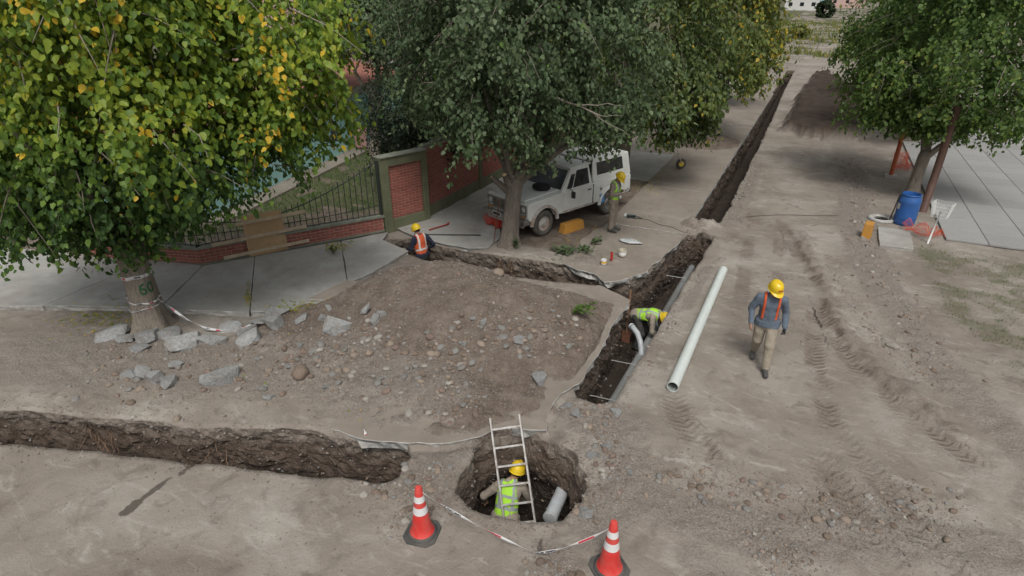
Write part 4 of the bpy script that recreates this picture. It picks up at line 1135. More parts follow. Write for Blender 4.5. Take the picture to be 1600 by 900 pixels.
tree('mulberry_tree', 'yellowing tree beyond the drooping dark one along the street trench', (-4.9, 29.5, 0.0),
     [(0, 0, -.05), (0, 0, .3), (.05, 0, .9), (.08, .05, 1.6), (.1, .05, 2.1)], [.32, .25, .22, .21, .2],
     [(None, (1.6, .4, 4.2), .11), (None, (-1.5, .8, 4.4), .11), (None, (.3, -1.4, 4.6), .11)],
     [((0, 0, 4.6), (3.4, 3.4, 2.6)), ((2.3, -0.6, 3.5), (1.3, 2.2, 1.4)), ((1.9, 1.5, 4.6), (1.4, 2.0, 1.8)), ((0.4, 0, 6.6), (2.6, 2.6, 1.3))],
     1300, 11, 0.18, 0.8, 'far', 22, lc_std(0.66, 0.14, 0.20, 1.0), BARK_G, 160, lambda P: P[:, 2] > 1.6, 0)
tree('mulberry_tree', 'distant yellow green tree at the far end of the street trench', (-5.2, 40, 0.0),
     [(0, 0, -.05), (0, 0, .3), (.05, 0, .9), (.08, .05, 1.6), (.1, .05, 2.1)], [.32, .25, .22, .21, .2],
     [(None, (1.6, .4, 4.2), .11), (None, (-1.5, .8, 4.4), .11)],
     [((0, 0, 4.6), (3.2, 3.6, 2.6)), ((1.6, 0, 3.6), (1.7, 2.2, 1.6)), ((0.4, 0, 6.6), (2.6, 2.6, 1.3))],
     800, 10, 0.22, 0.7, 'far', 23, lc_std(0.66, 0.14, 0.14, 1.0), BARK_G, 60, lambda P: P[:, 2] > 1.4, 0, True)
tree('mulberry_tree', 'round dark green tree beside the far brick boundary wall', (-12.6, 27, 0.0),
     [(0, 0, -.05), (0, 0, .3), (.05, 0, .9), (.08, .05, 1.6), (.1, .05, 2.1)], [.32, .25, .22, .21, .2],
     [(None, (1.6, .4, 4.2), .11), (None, (-1.5, .8, 4.4), .11)],
     [((0, 0, 4.8), (4.2, 4.0, 3.0)), ((3.2, 0, 4.0), (2.4, 2.6, 2.2)), ((0.4, 0, 7.0), (3, 3, 1.6))],
     1000, 10, 0.22, 0.7, 'mid', 24, lc_std(0.35, 0.14, 0.01, 1.0), BARK_G, 60, lambda P: P[:, 2] > 1.4, 0, True)
tree('acacia_tree', 'sparse grey tree behind the brick wall near the turquoise house', (-16.6, 20.6, 0.0),
     [(0, 0, -.05), (0, 0, .3), (.05, 0, .9), (.08, .05, 1.6), (.1, .05, 2.4)], [.28, .22, .19, .17, .16],
     [(None, (1.4, .4, 4.6), .09), (None, (-1.2, -.8, 4.9), .09), (None, (0.2, .9, 5.4), .09)],
     [((0, 0, 5.4), (3.0, 2.6, 1.7)), ((1.2, -0.8, 4.5), (1.6, 1.4, 0.8)), ((-1.6, -0.4, 4.6), (1.7, 1.5, 0.9))],
     1500, 13, 0.14, 0.5, 'mid', 26, lc_std(0.5, 0.18, 0.03, 0.97), BARK_P, 200, lambda P: P[:, 2] > 3.3, 0, True)
# right side of the street
tr_ = tree('mulberry_tree', 'bright green tree with pale forked trunk behind the blue barrel', (3.62, 23.9, 0.0),
     [(0, 0, -.05), (0, 0, .12), (.0, 0, .4), (.02, .02, .9), (.05, .05, 1.35), (.06, .06, 1.55)], [.27, .215, .19, .175, .18, .15],
     [((.05, .05, 1.3), (-.55, .6, 3.6), .10), ((.05, .05, 1.25), (1.5, -.3, 2.9), .11), ((.05, .05, 1.35), (.3, 1.0, 3.9), .10)],
     [((0.3, 0.6, 4.7), (3.0, 3.0, 2.6)), ((-1.5, 0.2, 3.5), (1.8, 1.9, 1.5)), ((1.6, -0.8, 3.3), (2.2, 1.8, 1.4)), ((-1.8, 1.6, 4.6), (1.8, 2, 1.8)), ((0.3, -0.6, 2.7), (1.9, 1.3, 0.85)), ((-1.0, 0.6, 2.7), (1.3, 1.3, 0.8)), ((0.4, 0, 6.8), (2.4, 2.6, 1.3))],
     2700, 14, 0.13, 0.7, 'right', 31, lc_std(0.46, 0.16, 0.03, 0.97), BARK_P, 260, lambda P: P[:, 2] > 1.85, 200)
tree('mulberry_tree', 'dense green tree farther up the street beyond the orange post', (4.3, 33.5, 0.0),
     [(0, 0, -.05), (0, 0, .3), (.05, 0, .9), (.08, .05, 1.6), (.1, .05, 2.1)], [.32, .25, .22, .21, .2],
     [(None, (1.6, .4, 4.2), .11), (None, (-1.5, .8, 4.4), .11)],
     [((0, 0, 4.6), (3.3, 3.6, 2.6)), ((-1.8, 0, 3.8), (1.9, 2.2, 1.6)), ((0.4, 0, 6.6), (2.6, 2.6, 1.3))],
     1100, 11, 0.19, 0.7, 'right', 32, lc_std(0.38, 0.14, 0.04, 0.97), BARK_G, 60, lambda P: P[:, 2] > 1.2, 0, True)
tree('mulberry_tree', 'olive green tree at the far end of the street opposite the soil heap', (4.9, 45, 0.0),
     [(0, 0, -.05), (0, 0, .3), (.05, 0, .9), (.08, .05, 1.6), (.1, .05, 2.1)], [.32, .25, .22, .21, .2],
     [(None, (1.6, .4, 4.2), .11), (None, (-1.5, .8, 4.4), .11)],
     [((0, 0, 4.4), (3.3, 3.8, 2.6)), ((-1.3, 0, 3.4), (1.8, 2.4, 1.8)), ((0.4, 0, 6.4), (2.6, 2.6, 1.3))],
     700, 10, 0.24, 0.6, 'right', 33, lc_std(0.42, 0.14, 0.05, 0.97), BARK_G, 40, lambda P: P[:, 2] > 1.0, 0, True)
# dense dark evergreen that spills over the brick wall
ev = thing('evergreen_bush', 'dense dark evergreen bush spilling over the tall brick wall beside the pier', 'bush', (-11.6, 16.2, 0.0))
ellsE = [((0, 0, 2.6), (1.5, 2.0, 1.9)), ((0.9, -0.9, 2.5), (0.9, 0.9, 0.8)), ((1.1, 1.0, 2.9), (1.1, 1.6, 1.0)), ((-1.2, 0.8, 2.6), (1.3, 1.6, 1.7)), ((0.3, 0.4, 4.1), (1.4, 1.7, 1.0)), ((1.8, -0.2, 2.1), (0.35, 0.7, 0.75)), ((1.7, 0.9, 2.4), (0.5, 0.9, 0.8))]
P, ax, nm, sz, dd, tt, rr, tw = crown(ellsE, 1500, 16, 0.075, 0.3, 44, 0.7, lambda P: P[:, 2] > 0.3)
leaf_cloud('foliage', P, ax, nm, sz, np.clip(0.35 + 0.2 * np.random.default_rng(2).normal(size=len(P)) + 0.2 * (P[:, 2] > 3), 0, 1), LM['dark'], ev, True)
mb = MB()
for i, e in enumerate(((0, 0, 3.4), (.8, -.7, 2.6), (-1, .7, 3), (.7, .9, 3.2))): limb(mb, (0, 0, -0.05), e, .09, .02, 300 + i)
mb.build('stems', BARK_G, ev, smooth=True)
# far bush on the field and low scrub
def bush(loc, r, label, pal, seed, n=260, size=0.3, mean=.4):
    b_ = thing('round_bush', label, 'bush', loc)
    P, ax, nm, sz, dd, tt, rr, tw = crown([((0, 0, r[2] * .95), r)], n, 10, size, 0.2, seed, .75, lambda P: P[:, 2] > 0)
    leaf_cloud('foliage', P, ax, nm, sz, np.clip(mean + .15 * np.random.default_rng(seed).normal(size=len(P)), 0, 1), LM[pal], b_, True)
    mb = MB(); limb(mb, (0, 0, -.1), (0, 0, r[2]), .14, .05, seed); mb.build('stem', BARK_G, b_)
p_ = at(1287, 28); bush((p_.x, p_.y, 0), (3.0, 3.0, 2.6), 'round dark bush standing on the open field at the street end', 'dark', 51, 420, .5, .9)
p_ = at(1248, 60); bush((p_.x, p_.y, 0), (1.6, 2.5, 1.0), 'low straw coloured scrub beside the field track', 'far', 52, 200, .3, .75)
# ---------------------------------------------------------------- old white pickup with a canopy
TPAINT = M('worn_white_paint', (0.62, 0.645, 0.625), 0.42, 0.06, 2.0, 0.001, 20, dirt=(0.46, 0.43, 0.37), dirt_amt=0.55, dirt_scale=2.2, spec=0.4)
TRUSTY = M('rusty_white_paint', (0.46, 0.46, 0.43), 0.6, 0.1, 5, 0.002, 30, dirt=(0.20, 0.10, 0.055), dirt_amt=0.8, dirt_scale=3.5)
CHROME = M('dull_chrome', (0.33, 0.33, 0.32), 0.35, 0.2, 6, 0.001, 30, metal=0.8, dirt=(0.16, 0.13, 0.1), dirt_amt=0.5)
BLACKP = M('black_plastic', (0.018, 0.018, 0.018), 0.6, 0.3, 8, 0.002, 40)
TYRE = M('dusty_tyre', (0.060, 0.056, 0.052), 0.9, 0.25, 6, 0.006, 30, dirt=(0.16, 0.14, 0.115), dirt_amt=0.7, dirt_scale=3)
LENS = M('lamp_lens', (0.45, 0.45, 0.43), 0.15, 0.1, 10, 0.002, 60)
AMBER = M('amber_lens', (0.45, 0.20, 0.03), 0.3, 0.1, 10, 0)
PLATE = M('plate_white', (0.5, 0.5, 0.5), 0.5, 0.1, 10, 0)
BLUEP = M('blue_sheet', (0.06, 0.20, 0.42), 0.6, 0.2, 6, 0.002, 20)
WGLASS = M('truck_glass', (0.014, 0.017, 0.018), 0.12, 0.3, 3, 0, dirt=(0.07, 0.068, 0.06), dirt_amt=0.5, dirt_scale=1.5)
fwd = Vector((-0.37, -0.93)).normalized()
tk = thing('pickup_truck', 'old dusty white pickup truck with canopy parked behind the forked tree', 'truck', (-7.0, 15.12, 0.02), math.atan2(fwd.y, fwd.x))
def arch(cx, r, z0, n=9):
    a0 = math.acos(min(1, (z0 - 0.37) / r)) if r > abs(z0 - 0.37) else 0
    return [(cx + r * math.sin(q), 0.37 + r * math.cos(q)) for q in np.linspace(-a0, a0, n)]
prof = [(0.60, 0.56), (0.64, 0.72), (0.64, 0.98), (0.58, 1.07), (-0.75, 1.13), (-3.80, 1.13), (-3.86, 1.08), (-3.88, 0.62), (-3.80, 0.52)]
prof += arch(-2.85, 0.47, 0.52) + [(-2.2, 0.50), (-0.7, 0.50)] + arch(0.0, 0.47, 0.52)
def extrude_side(name, prof, y0, y1, m, bev=0.03, parent=tk):
    n = len(prof); mb = MB()
    mb.add([(x, y0, z) for x, z in prof] + [(x, y1, z) for x, z in prof], [tuple(range(n)), tuple(reversed(range(n, 2 * n)))] + [(i, n + i, n + (i + 1) % n, (i + 1) % n) for i in range(n)])
    return mb.build(name, m, parent, bevel=bev, seg=3, autos=35)
body = extrude_side('body', prof, -0.86, 0.86, TPAINT, 0.028)
def cx(o): return o
extrude_side('hood', [(0.60, 1.06), (0.61, 1.09), (0.50, 1.125), (-0.72, 1.175), (-0.76, 1.12)], -0.66, 0.66, TPAINT, 0.015)
# shoulder crease along the side
for s in (1, -1):
    MB().box((-1.6, s * 0.862, 0.98), (4.4, 0.014, 0.03)).build('side_moulding', TPAINT, tk, bevel=0.006)
    MB().box((-1.45, s * 0.85, 0.525), (1.4, 0.04, 0.07)).build('sill', TRUSTY, tk, bevel=0.01)
# fender flares
for fx in (0.0, -2.85):
    for s in (1, -1):
        mb = MB(); A_ = [(fx + 0.47 * math.sin(q), 0.37 + 0.47 * math.cos(q)) for q in np.linspace(-1.5, 1.5, 15)]; B_ = [(fx + 0.55 * math.sin(q) * (1.02), 0.37 + 0.54 * math.cos(q)) for q in np.linspace(-1.5, 1.5, 15)]
        V, F = [], []
        for (ax_, az_), (bx_, bz_) in zip(A_, B_): V += [(ax_, s * 0.84, az_), (ax_, s * 0.915, az_), (bx_, s * 0.905, bz_), (bx_, s * 0.85, bz_)]
        for i in range(14):
            for k in range(4):
                a, b = i * 4 + k, i * 4 + (k + 1) % 4; F.append((a, b, b + 4, a + 4))
        F += [(0, 1, 2, 3), (56, 59, 58, 57)]
        mb.add(V, F); mb.build('fender_flare', TRUSTY if fx == 0 else TPAINT, tk, smooth=True, autos=40)
    MB().box((fx, 0, 0.55), (0.9, 1.55, 0.3)).build('wheel_well', BLACKP, tk)
# wheels
for fx in (0.0, -2.85):
    for s in (1, -1):
        y = s * 0.765
        rt = Matrix.Rotation(R(-90 * s), 3, 'X')
        wh = bpy.data.objects.new('wheel', None); C.objects.link(wh); wh.parent = tk; wh.location = (fx, y, 0.37)
        mb = MB(); mb.lathe([(0.21, -0.10), (0.32, -0.105), (0.36, -0.085), (0.372, -0.03), (0.372, 0.03), (0.36, 0.085), (0.32, 0.105), (0.235, 0.10), (0.21, 0.085)], 36, rot=rt, cap=False); mb.build('tyre', TYRE, wh, smooth=True)
        mb = MB(); mb.lathe([(0.0, -0.05), (0.22, -0.09), (0.235, 0.095), (0.215, 0.085), (0.195, 0.045), (0.14, 0.03), (0.10, 0.055), (0.06, 0.06), (0.055, 0.10), (0.0, 0.105)], 28, rot=rt, cap=False); mb.build('rim', TRUSTY if fx == 0 else CHROME, wh, smooth=True, autos=30)
# cab and canopy (tapered shells with windows set on their sloping faces)
def shell(name, base, top, m, bev):
    V = [(base[0], -base[2], base[4]), (base[1], -base[2], base[4]), (base[1], base[2], base[4]), (base[0], base[2], base[4]), (top[0], -top[2], top[4]), (top[1], -top[2], top[4]), (top[1], top[2], top[4]), (top[0], top[2], top[4])]
    mb = MB(); mb.hexa(V); return mb.build(name, m, tk, bevel=bev, seg=3, autos=40), [Vector(v) for v in V]
def inset(name, q, u0, u1, v0, v1, m, parent=tk, off=0.006, bev=0.02):
    """plate on the quad q (a,b,c,d): u along a-b, v along a-d"""
    def p(u, v): return q[0].lerp(q[1], u).lerp(q[3].lerp(q[2], u), v)
    nrm = (q[1] - q[0]).cross(q[3] - q[0]).normalized()
    c = [p(u0, v0), p(u1, v0), p(u1, v1), p(u0, v1)]
    mb = MB(); mb.hexa([x - nrm * 0.01 for x in c] + [x + nrm * off for x in c]); return mb.build(name, m, parent, bevel=bev * 0.2, seg=1)
cab, cv = shell('cab', (-2.04, -0.72, 0.83, 0, 1.12), (-1.98, -1.20, 0.70, 0, 1.70), TPAINT, 0.035)
rf = MB().box((-1.60, 0, 1.715), (0.92, 1.44, 0.05)).build('roof', TPAINT, tk, bevel=0.02, seg=3)
ws = inset('windscreen', [cv[1], cv[2], cv[6], cv[5]], 0.05, 0.95, 0.08, 0.90, WGLASS)
inset('side_window', [cv[2], cv[3], cv[7], cv[6]], 0.34, 0.90, 0.08, 0.86, WGLASS)
inset('quarter_window', [cv[2], cv[3], cv[7], cv[6]], 0.13, 0.31, 0.08, 0.72, WGLASS)
inset('side_window', [cv[0], cv[1], cv[5], cv[4]], 0.10, 0.66, 0.08, 0.86, WGLASS)
can, kv = shell('canopy', (-3.86, -2.07, 0.85, 0, 1.12), (-3.80, -2.08, 0.73, 0, 1.80), TPAINT, 0.04)
w1 = inset('canopy_window', [kv[2], kv[3], kv[7], kv[6]], 0.10, 0.80, 0.32, 0.86, WGLASS, off=0.008)
inset('canopy_window', [kv[0], kv[1], kv[5], kv[4]], 0.20, 0.90, 0.32, 0.86, WGLASS, off=0.008)
inset('canopy_window', [kv[3], kv[0], kv[4], kv[7]], 0.15, 0.85, 0.30, 0.86, WGLASS, off=0.008)
MB().box((-2.055, 0, 1.30), (0.035, 1.50, 0.9)).build('cab_gap_seal', BLACKP, tk)
for s in (1, -1):
    d_ = MB().box((-1.37, s * 0.862, 0.84), (1.22, 0.022, 0.55)).build('door', TPAINT, tk, bevel=0.008)
    MB().box((-1.86, s * 0.885, 1.0), (0.14, 0.03, 0.03)).build('handle', BLACKP, d_, bevel=0.006)
    mb = MB(); mb.tube([(-0.98, s * 0.84, 1.20), (-0.98, s * 1.0, 1.17), (-0.98, s * 1.03, 1.1)], 0.012, 6); mb.box((-0.98, s * 1.04, 1.04), (0.04, 0.13, 0.19)); mb.build('mirror', BLACKP, tk, bevel=0.004)
    MB().box((-2.055, s * 0.866, 0.82), (0.022, 0.014, 0.60)).build('seam', BLACKP, tk)
mb = MB(); mb.lathe([(0.0, 0.0), (0.045, 0.0), (0.05, -0.012)], 14, (-2.42, 0.874, 0.90), Matrix.Rotation(R(-90), 3, 'X')); mb.build('fuel_cap', CHROME, tk)
MB().box((-2.48, 0.88, 0.60), (0.16, 0.03, 0.30), (0, R(18), 0)).build('blue_panel', BLUEP, tk, bevel=0.004)
# front: grille, lamps, bumper, plate
mb = MB(); mb.box((0.645, 0, 0.85), (0.03, 1.12, 0.26)); g_ = mb.build('grille', BLACKP, tk)
for k in range(6): MB().box((0.662, 0, 0.74 + k * 0.044), (0.014, 1.10, 0.016)).build('grille_bar', CHROME, g_)
for k in range(13): MB().box((0.664, -0.48 + k * 0.08, 0.85), (0.012, 0.012, 0.24)).build('grille_bar', CHROME, g_)
mb = MB()
for (y, z, dy, dz) in ((0, 0.99, 1.62, 0.035), (0, 0.71, 1.62, 0.03), (0.57, 0.85, 0.03, 0.26), (-0.57, 0.85, 0.03, 0.26), (0.80, 0.85, 0.03, 0.26), (-0.80, 0.85, 0.03, 0.26)): mb.box((0.66, y, z), (0.035, dy, dz))
mb.build('grille_frame', CHROME, tk, bevel=0.005)
for s in (1, -1):
    h = MB(); h.lathe([(0.0, 0.045), (0.06, 0.035), (0.092, 0.012), (0.092, 0.0)], 20, (0.648, s * 0.685, 0.87), Matrix.Rotation(R(90), 3, 'Y'), cap=False); ho = h.build('headlight', LENS, tk, smooth=True)
    r_ = MB(); r_.lathe([(0.09, 0.0), (0.095, 0.025), (0.108, 0.02), (0.112, 0.0)], 20, (0.648, s * 0.685, 0.87), Matrix.Rotation(R(90), 3, 'Y'), cap=False); r_.build('bezel', CHROME, ho, smooth=True)
    MB().box((0.66, s * 0.69, 0.675), (0.03, 0.2, 0.045)).build('indicator', AMBER, tk, bevel=0.006)
mb = MB(); mb.box((0.76, 0, 0.54), (0.10, 1.74, 0.16)); mb.box((0.68, 0.84, 0.54), (0.2, 0.08, 0.14)); mb.box((0.68, -0.84, 0.54), (0.2, 0.08, 0.14)); mb.build('bumper', CHROME, tk, bevel=0.025, seg=3)
MB().box((0.70, 0, 0.42), (0.06, 1.5, 0.12)).build('valance', TRUSTY, tk, bevel=0.02)
np_ = MB().box((0.818, -0.25, 0.58), (0.012, 0.36, 0.13)).build('number_plate', PLATE, tk, bevel=0.004)
MB().box((0.826, -0.25, 0.58), (0.006, 0.30, 0.075)).build('plate_field', BLACKP, np_)
for y in (-0.35, 0.2): MB().tube([(-0.74, y, 1.16), (-0.95, y + 0.38, 1.35)], 0.006, 5).build('wiper', BLACKP, tk)
mb = MB(); mb.box((-3.93, 0, 0.55), (0.1, 1.7, 0.14)); mb.build('bumper', CHROME, tk, bevel=0.02)
for s in (1, -1): MB().box((-3.885, s * 0.76, 0.85), (0.03, 0.12, 0.2)).build('tail_light', M('tail_red', (0.25, 0.02, 0.015), 0.3, 0.1, 8, 0), tk)
# bags on the hood
CLOTHK = M('black_fabric', (0.012, 0.012, 0.014), 0.9, 0.3, 10, 0.01, 30)
def blob(name, r, m, loc, seed, label, cat, flat=0.6, amp=0.25):
    bm = bmesh.new(); bmesh.ops.create_icosphere(bm, subdivisions=3, radius=1.0)
    P = np.array([v.co for v in bm.verts]); n = fbm(P, 1.6, 3, seed)
    for v, q in zip(bm.verts, n):
        v.co *= 1 + amp * q; v.co = Vector((v.co.x * r[0], v.co.y * r[1], max(v.co.z, -flat) * r[2] + flat * r[2]))
    me = bpy.data.meshes.new(name); bm.to_mesh(me); bm.free(); me.materials.append(m)
    me.polygons.foreach_set('use_smooth', np.ones(len(me.polygons), bool))
    return tag(link(name, me, None, loc), label, cat)
tkm = Matrix.Translation(tk.location) @ Matrix.Rotation(tk.rotation_euler.z, 4, 'Z')
blob('backpack', (0.24, 0.20, 0.22), CLOTHK, tkm @ Vector((0.30, -0.15, 1.13)), 3, 'black backpack lying on the front of the truck hood', 'bag')
blob('jacket', (0.28, 0.2, 0.12), CLOTHK, tkm @ Vector((-0.40, 0.30, 1.16)), 8, 'crumpled black jacket on the truck hood by the windscreen', 'jacket')
# ---------------------------------------------------------------- people: one continuous body surface each
SKIN = M('skin', (0.30, 0.165, 0.11), 0.55, 0.12, 20, 0.001, 60)
EYE = M('dark_features', (0.02, 0.014, 0.01), 0.5, 0.2, 20, 0)
HAIR = M('black_hair', (0.012, 0.01, 0.009), 0.6, 0.3, 40, 0.003, 80)
def cloth_m(name, base, var=0.14): return M(name, base, 0.9, var, 9, 0.006, 22, dirt=[c * 0.72 + 0.02 for c in base], dirt_amt=0.5, dirt_scale=6)
SHIRT_B = cloth_m('denim_shirt', (0.105, 0.135, 0.175)); KHAKI = cloth_m('khaki_trousers', (0.30, 0.262, 0.205)); TAUPE = cloth_m('taupe_workwear', (0.215, 0.180, 0.145))
NAVY = cloth_m('navy_sleeves', (0.016, 0.022, 0.045)); TAN = cloth_m('tan_workwear', (0.30, 0.26, 0.21)); DARKT = cloth_m('dark_trousers', (0.05, 0.047, 0.045))
BOOT = M('work_boot', (0.045, 0.05, 0.05), 0.8, 0.3, 10, 0.004, 40, dirt=(0.16, 0.14, 0.12), dirt_amt=0.6)
GLOVE_W = M('pale_glove', (0.42, 0.38, 0.32), 0.9, 0.15, 15, 0.003, 50); GLOVE_K = M('black_glove', (0.015, 0.016, 0.017), 0.8, 0.3, 15, 0.003, 50); GLOVE_G = M('green_glove', (0.02, 0.075, 0.06), 0.8, 0.2, 15, 0.003, 50)
HIVIS_G = M('lime_vest', (0.36, 0.68, 0.045), 0.75, 0.12, 8, 0.004, 25); HIVIS_O = M('orange_vest', (0.66, 0.105, 0.03), 0.75, 0.14, 8, 0.004, 25, dirt=(0.42, 0.09, 0.04), dirt_amt=0.5)
STRIPE = M('reflective_band', (0.30, 0.33, 0.33), 0.4, 0.15, 12, 0.001, 50); STRIPE_W = M('white_reflective_band', (0.6, 0.6, 0.58), 0.4, 0.1, 12, 0.001, 50)
HELM = M('yellow_helmet', (0.72, 0.50, 0.012), 0.38, 0.08, 5, 0.001, 20, dirt=(0.50, 0.36, 0.06), dirt_amt=0.4, dirt_scale=4)
LOGO = M('red_sticker', (0.45, 0.03, 0.02), 0.4, 0.1, 20, 0); LOGOK = M('black_sticker', (0.02, 0.02, 0.02), 0.4, 0.1, 20, 0)
def surface_nets(D, org, h, owner):
    nx_, ny_, nz_ = D.shape; s = D < 0
    c = [s[i:nx_ - 1 + i, j:ny_ - 1 + j, k:nz_ - 1 + k] for i in (0, 1) for j in (0, 1) for k in (0, 1)]
    tot = sum(x.astype(np.int8) for x in c); act = (tot > 0) & (tot < 8)
    idx = np.argwhere(act); n = len(idx); acc = np.zeros((n, 3)); cnt = np.zeros(n)
    cor = [np.array(q) for q in ((0, 0, 0), (1, 0, 0), (0, 1, 0), (0, 0, 1), (1, 1, 0), (1, 0, 1), (0, 1, 1), (1, 1, 1))]
    for a in cor:
        for b in cor:
            if (b - a).sum() == 1 and (b - a).min() >= 0:
                ia, ib = idx + a, idx + b
                da, db = D[ia[:, 0], ia[:, 1], ia[:, 2]], D[ib[:, 0], ib[:, 1], ib[:, 2]]
                m = (da < 0) != (db < 0); t = np.where(m, da / (da - db + 1e-12), 0)
                acc += np.where(m[:, None], a + t[:, None] * (b - a), 0); cnt += m
    V = org + h * (idx + acc / cnt[:, None])
    vid = np.full(act.shape, -1); vid[act] = np.arange(n); Qs = []
    for axn in range(3):
        o1, o2 = [(1, 2), (2, 0), (0, 1)][axn]
        sl = [slice(1, -1)] * 3; sl[axn] = slice(0, -1)
        a = s[tuple(sl)]; sl2 = list(sl); sl2[axn] = slice(1, None)
        b = s[tuple(sl2)]
        e = np.argwhere(a != b); e = e + np.array([0 if i == axn else 1 for i in range(3)])
        if not len(e): continue
        fl = s[e[:, 0], e[:, 1], e[:, 2]]
        def cell(d1, d2):
            q = e.copy(); q[:, o1] -= d1; q[:, o2] -= d2; return vid[q[:, 0], q[:, 1], q[:, 2]]
        q = np.column_stack([cell(1, 1), cell(0, 1), cell(0, 0), cell(1, 0)])
        Qs.append(np.where(fl[:, None], q, q[:, ::-1]))
    Qd = np.concatenate(Qs); Qd = Qd[(Qd >= 0).all(1)]
    ow = owner[idx[:, 0], idx[:, 1], idx[:, 2]]
    return V, Qd, ow
def field(prims, h, pad=0.05, clip=None):
    """prims: (a, b, ra, rb, mat, k, axis, flat); returns surface of their smooth union"""
    P = np.array([p[0] for p in prims] + [p[1] for p in prims]); rm = max(max(p[2], p[3]) for p in prims)
    lo, hi = P.min(0) - rm - pad, P.max(0) + rm + pad
    n = np.ceil((hi - lo) / h).astype(int) + 1
    D = np.full(n, 0.3, dtype=np.float32); O = np.zeros(n, dtype=np.int16); B = np.full(n, 9.0, dtype=np.float32)
    for a, b, ra, rb, mt, k, axn, fl in prims:
        a, b = np.array(a, float), np.array(b, float); r = max(ra, rb) * max(1, 1) + 0.06
        l0 = np.maximum(((np.minimum(a, b) - r - lo) / h).astype(int), 0); l1 = np.minimum(((np.maximum(a, b) + r - lo) / h).astype(int) + 2, n)
        ix = [lo[i] + h * np.arange(l0[i], l1[i]) for i in range(3)]
        X, Y, Z = np.meshgrid(*ix, indexing='ij')
        ab = b - a; L2 = ab @ ab + 1e-9
        t = np.clip(((X - a[0]) * ab[0] + (Y - a[1]) * ab[1] + (Z - a[2]) * ab[2]) / L2, 0, 1)
        vx, vy, vz = X - a[0] - t * ab[0], Y - a[1] - t * ab[1], Z - a[2] - t * ab[2]
        if axn is not None:
            dn = vx * axn[0] + vy * axn[1] + vz * axn[2]; q = dn * (1 / fl - 1)
            vx, vy, vz = vx + axn[0] * q, vy + axn[1] * q, vz + axn[2] * q
        d = (np.sqrt(vx * vx + vy * vy + vz * vz) - (ra + t * (rb - ra))).astype(np.float32)
        sl = tuple(slice(l0[i], l1[i]) for i in range(3))
        o = D[sl]; hh = np.clip(0.5 + 0.5 * (o - d) / k, 0, 1)
        D[sl] = o * (1 - hh) + d * hh - k * hh * (1 - hh)
        m = d < B[sl]; B[sl] = np.where(m, d, B[sl]); O[sl] = np.where(m, mt, O[sl])
    if clip is not None:
        X, Y, Z = np.meshgrid(*[lo[i] + h * np.arange(n[i]) for i in range(3)], indexing='ij')
        D = np.maximum(D, clip(X, Y, Z).astype(np.float32))
    return surface_nets(D, lo, h, O)
def v3(*a): return np.array(a, float)
def unit(v): return v / (np.linalg.norm(v) + 1e-9)
def hand(pr, wr, d, n, sd, mt, curl=0.5, sc=1.0):
    """palm, four unequal fingers with a knuckle bend, thumb from the side of the palm"""
    d, n = unit(d), unit(n); s = unit(np.cross(d, n)) * sd
    pc = wr + d * 0.085 * sc
    pr.append((wr, wr + d * 0.03, 0.03, 0.034, mt, 0.02, n, 0.7)); pr.append((wr + d * 0.03, pc, 0.036 * sc, 0.041 * sc, mt, 0.015, n, 0.5))
    for i, ln_ in enumerate((0.070, 0.080, 0.075, 0.058)):
        b0 = pc + s * (-0.03 + 0.02 * i) * sc
        d1 = unit(d * math.cos(curl) + n * math.sin(curl)); d2 = unit(d * math.cos(2.1 * curl) + n * math.sin(2.1 * curl))
        m_ = b0 + d1 * ln_ * 0.55 * sc; e = m_ + d2 * ln_ * 0.5 * sc
        pr.append((b0, m_, 0.0105, 0.0098, mt, 0.006, None, 1)); pr.append((m_, e, 0.0098, 0.0085, mt, 0.005, None, 1))
    t0 = wr + d * 0.03 - s * 0.035; t1 = t0 + unit(d * 0.7 - s * 0.6 + n * 0.35) * 0.045; t2 = t1 + unit(d * 0.9 - s * 0.1 + n * 0.5) * 0.032
    pr.append((t0, t1, 0.014, 0.0125, mt, 0.01, None, 1)); pr.append((t1, t2, 0.0125, 0.010, mt, 0.006, None, 1))
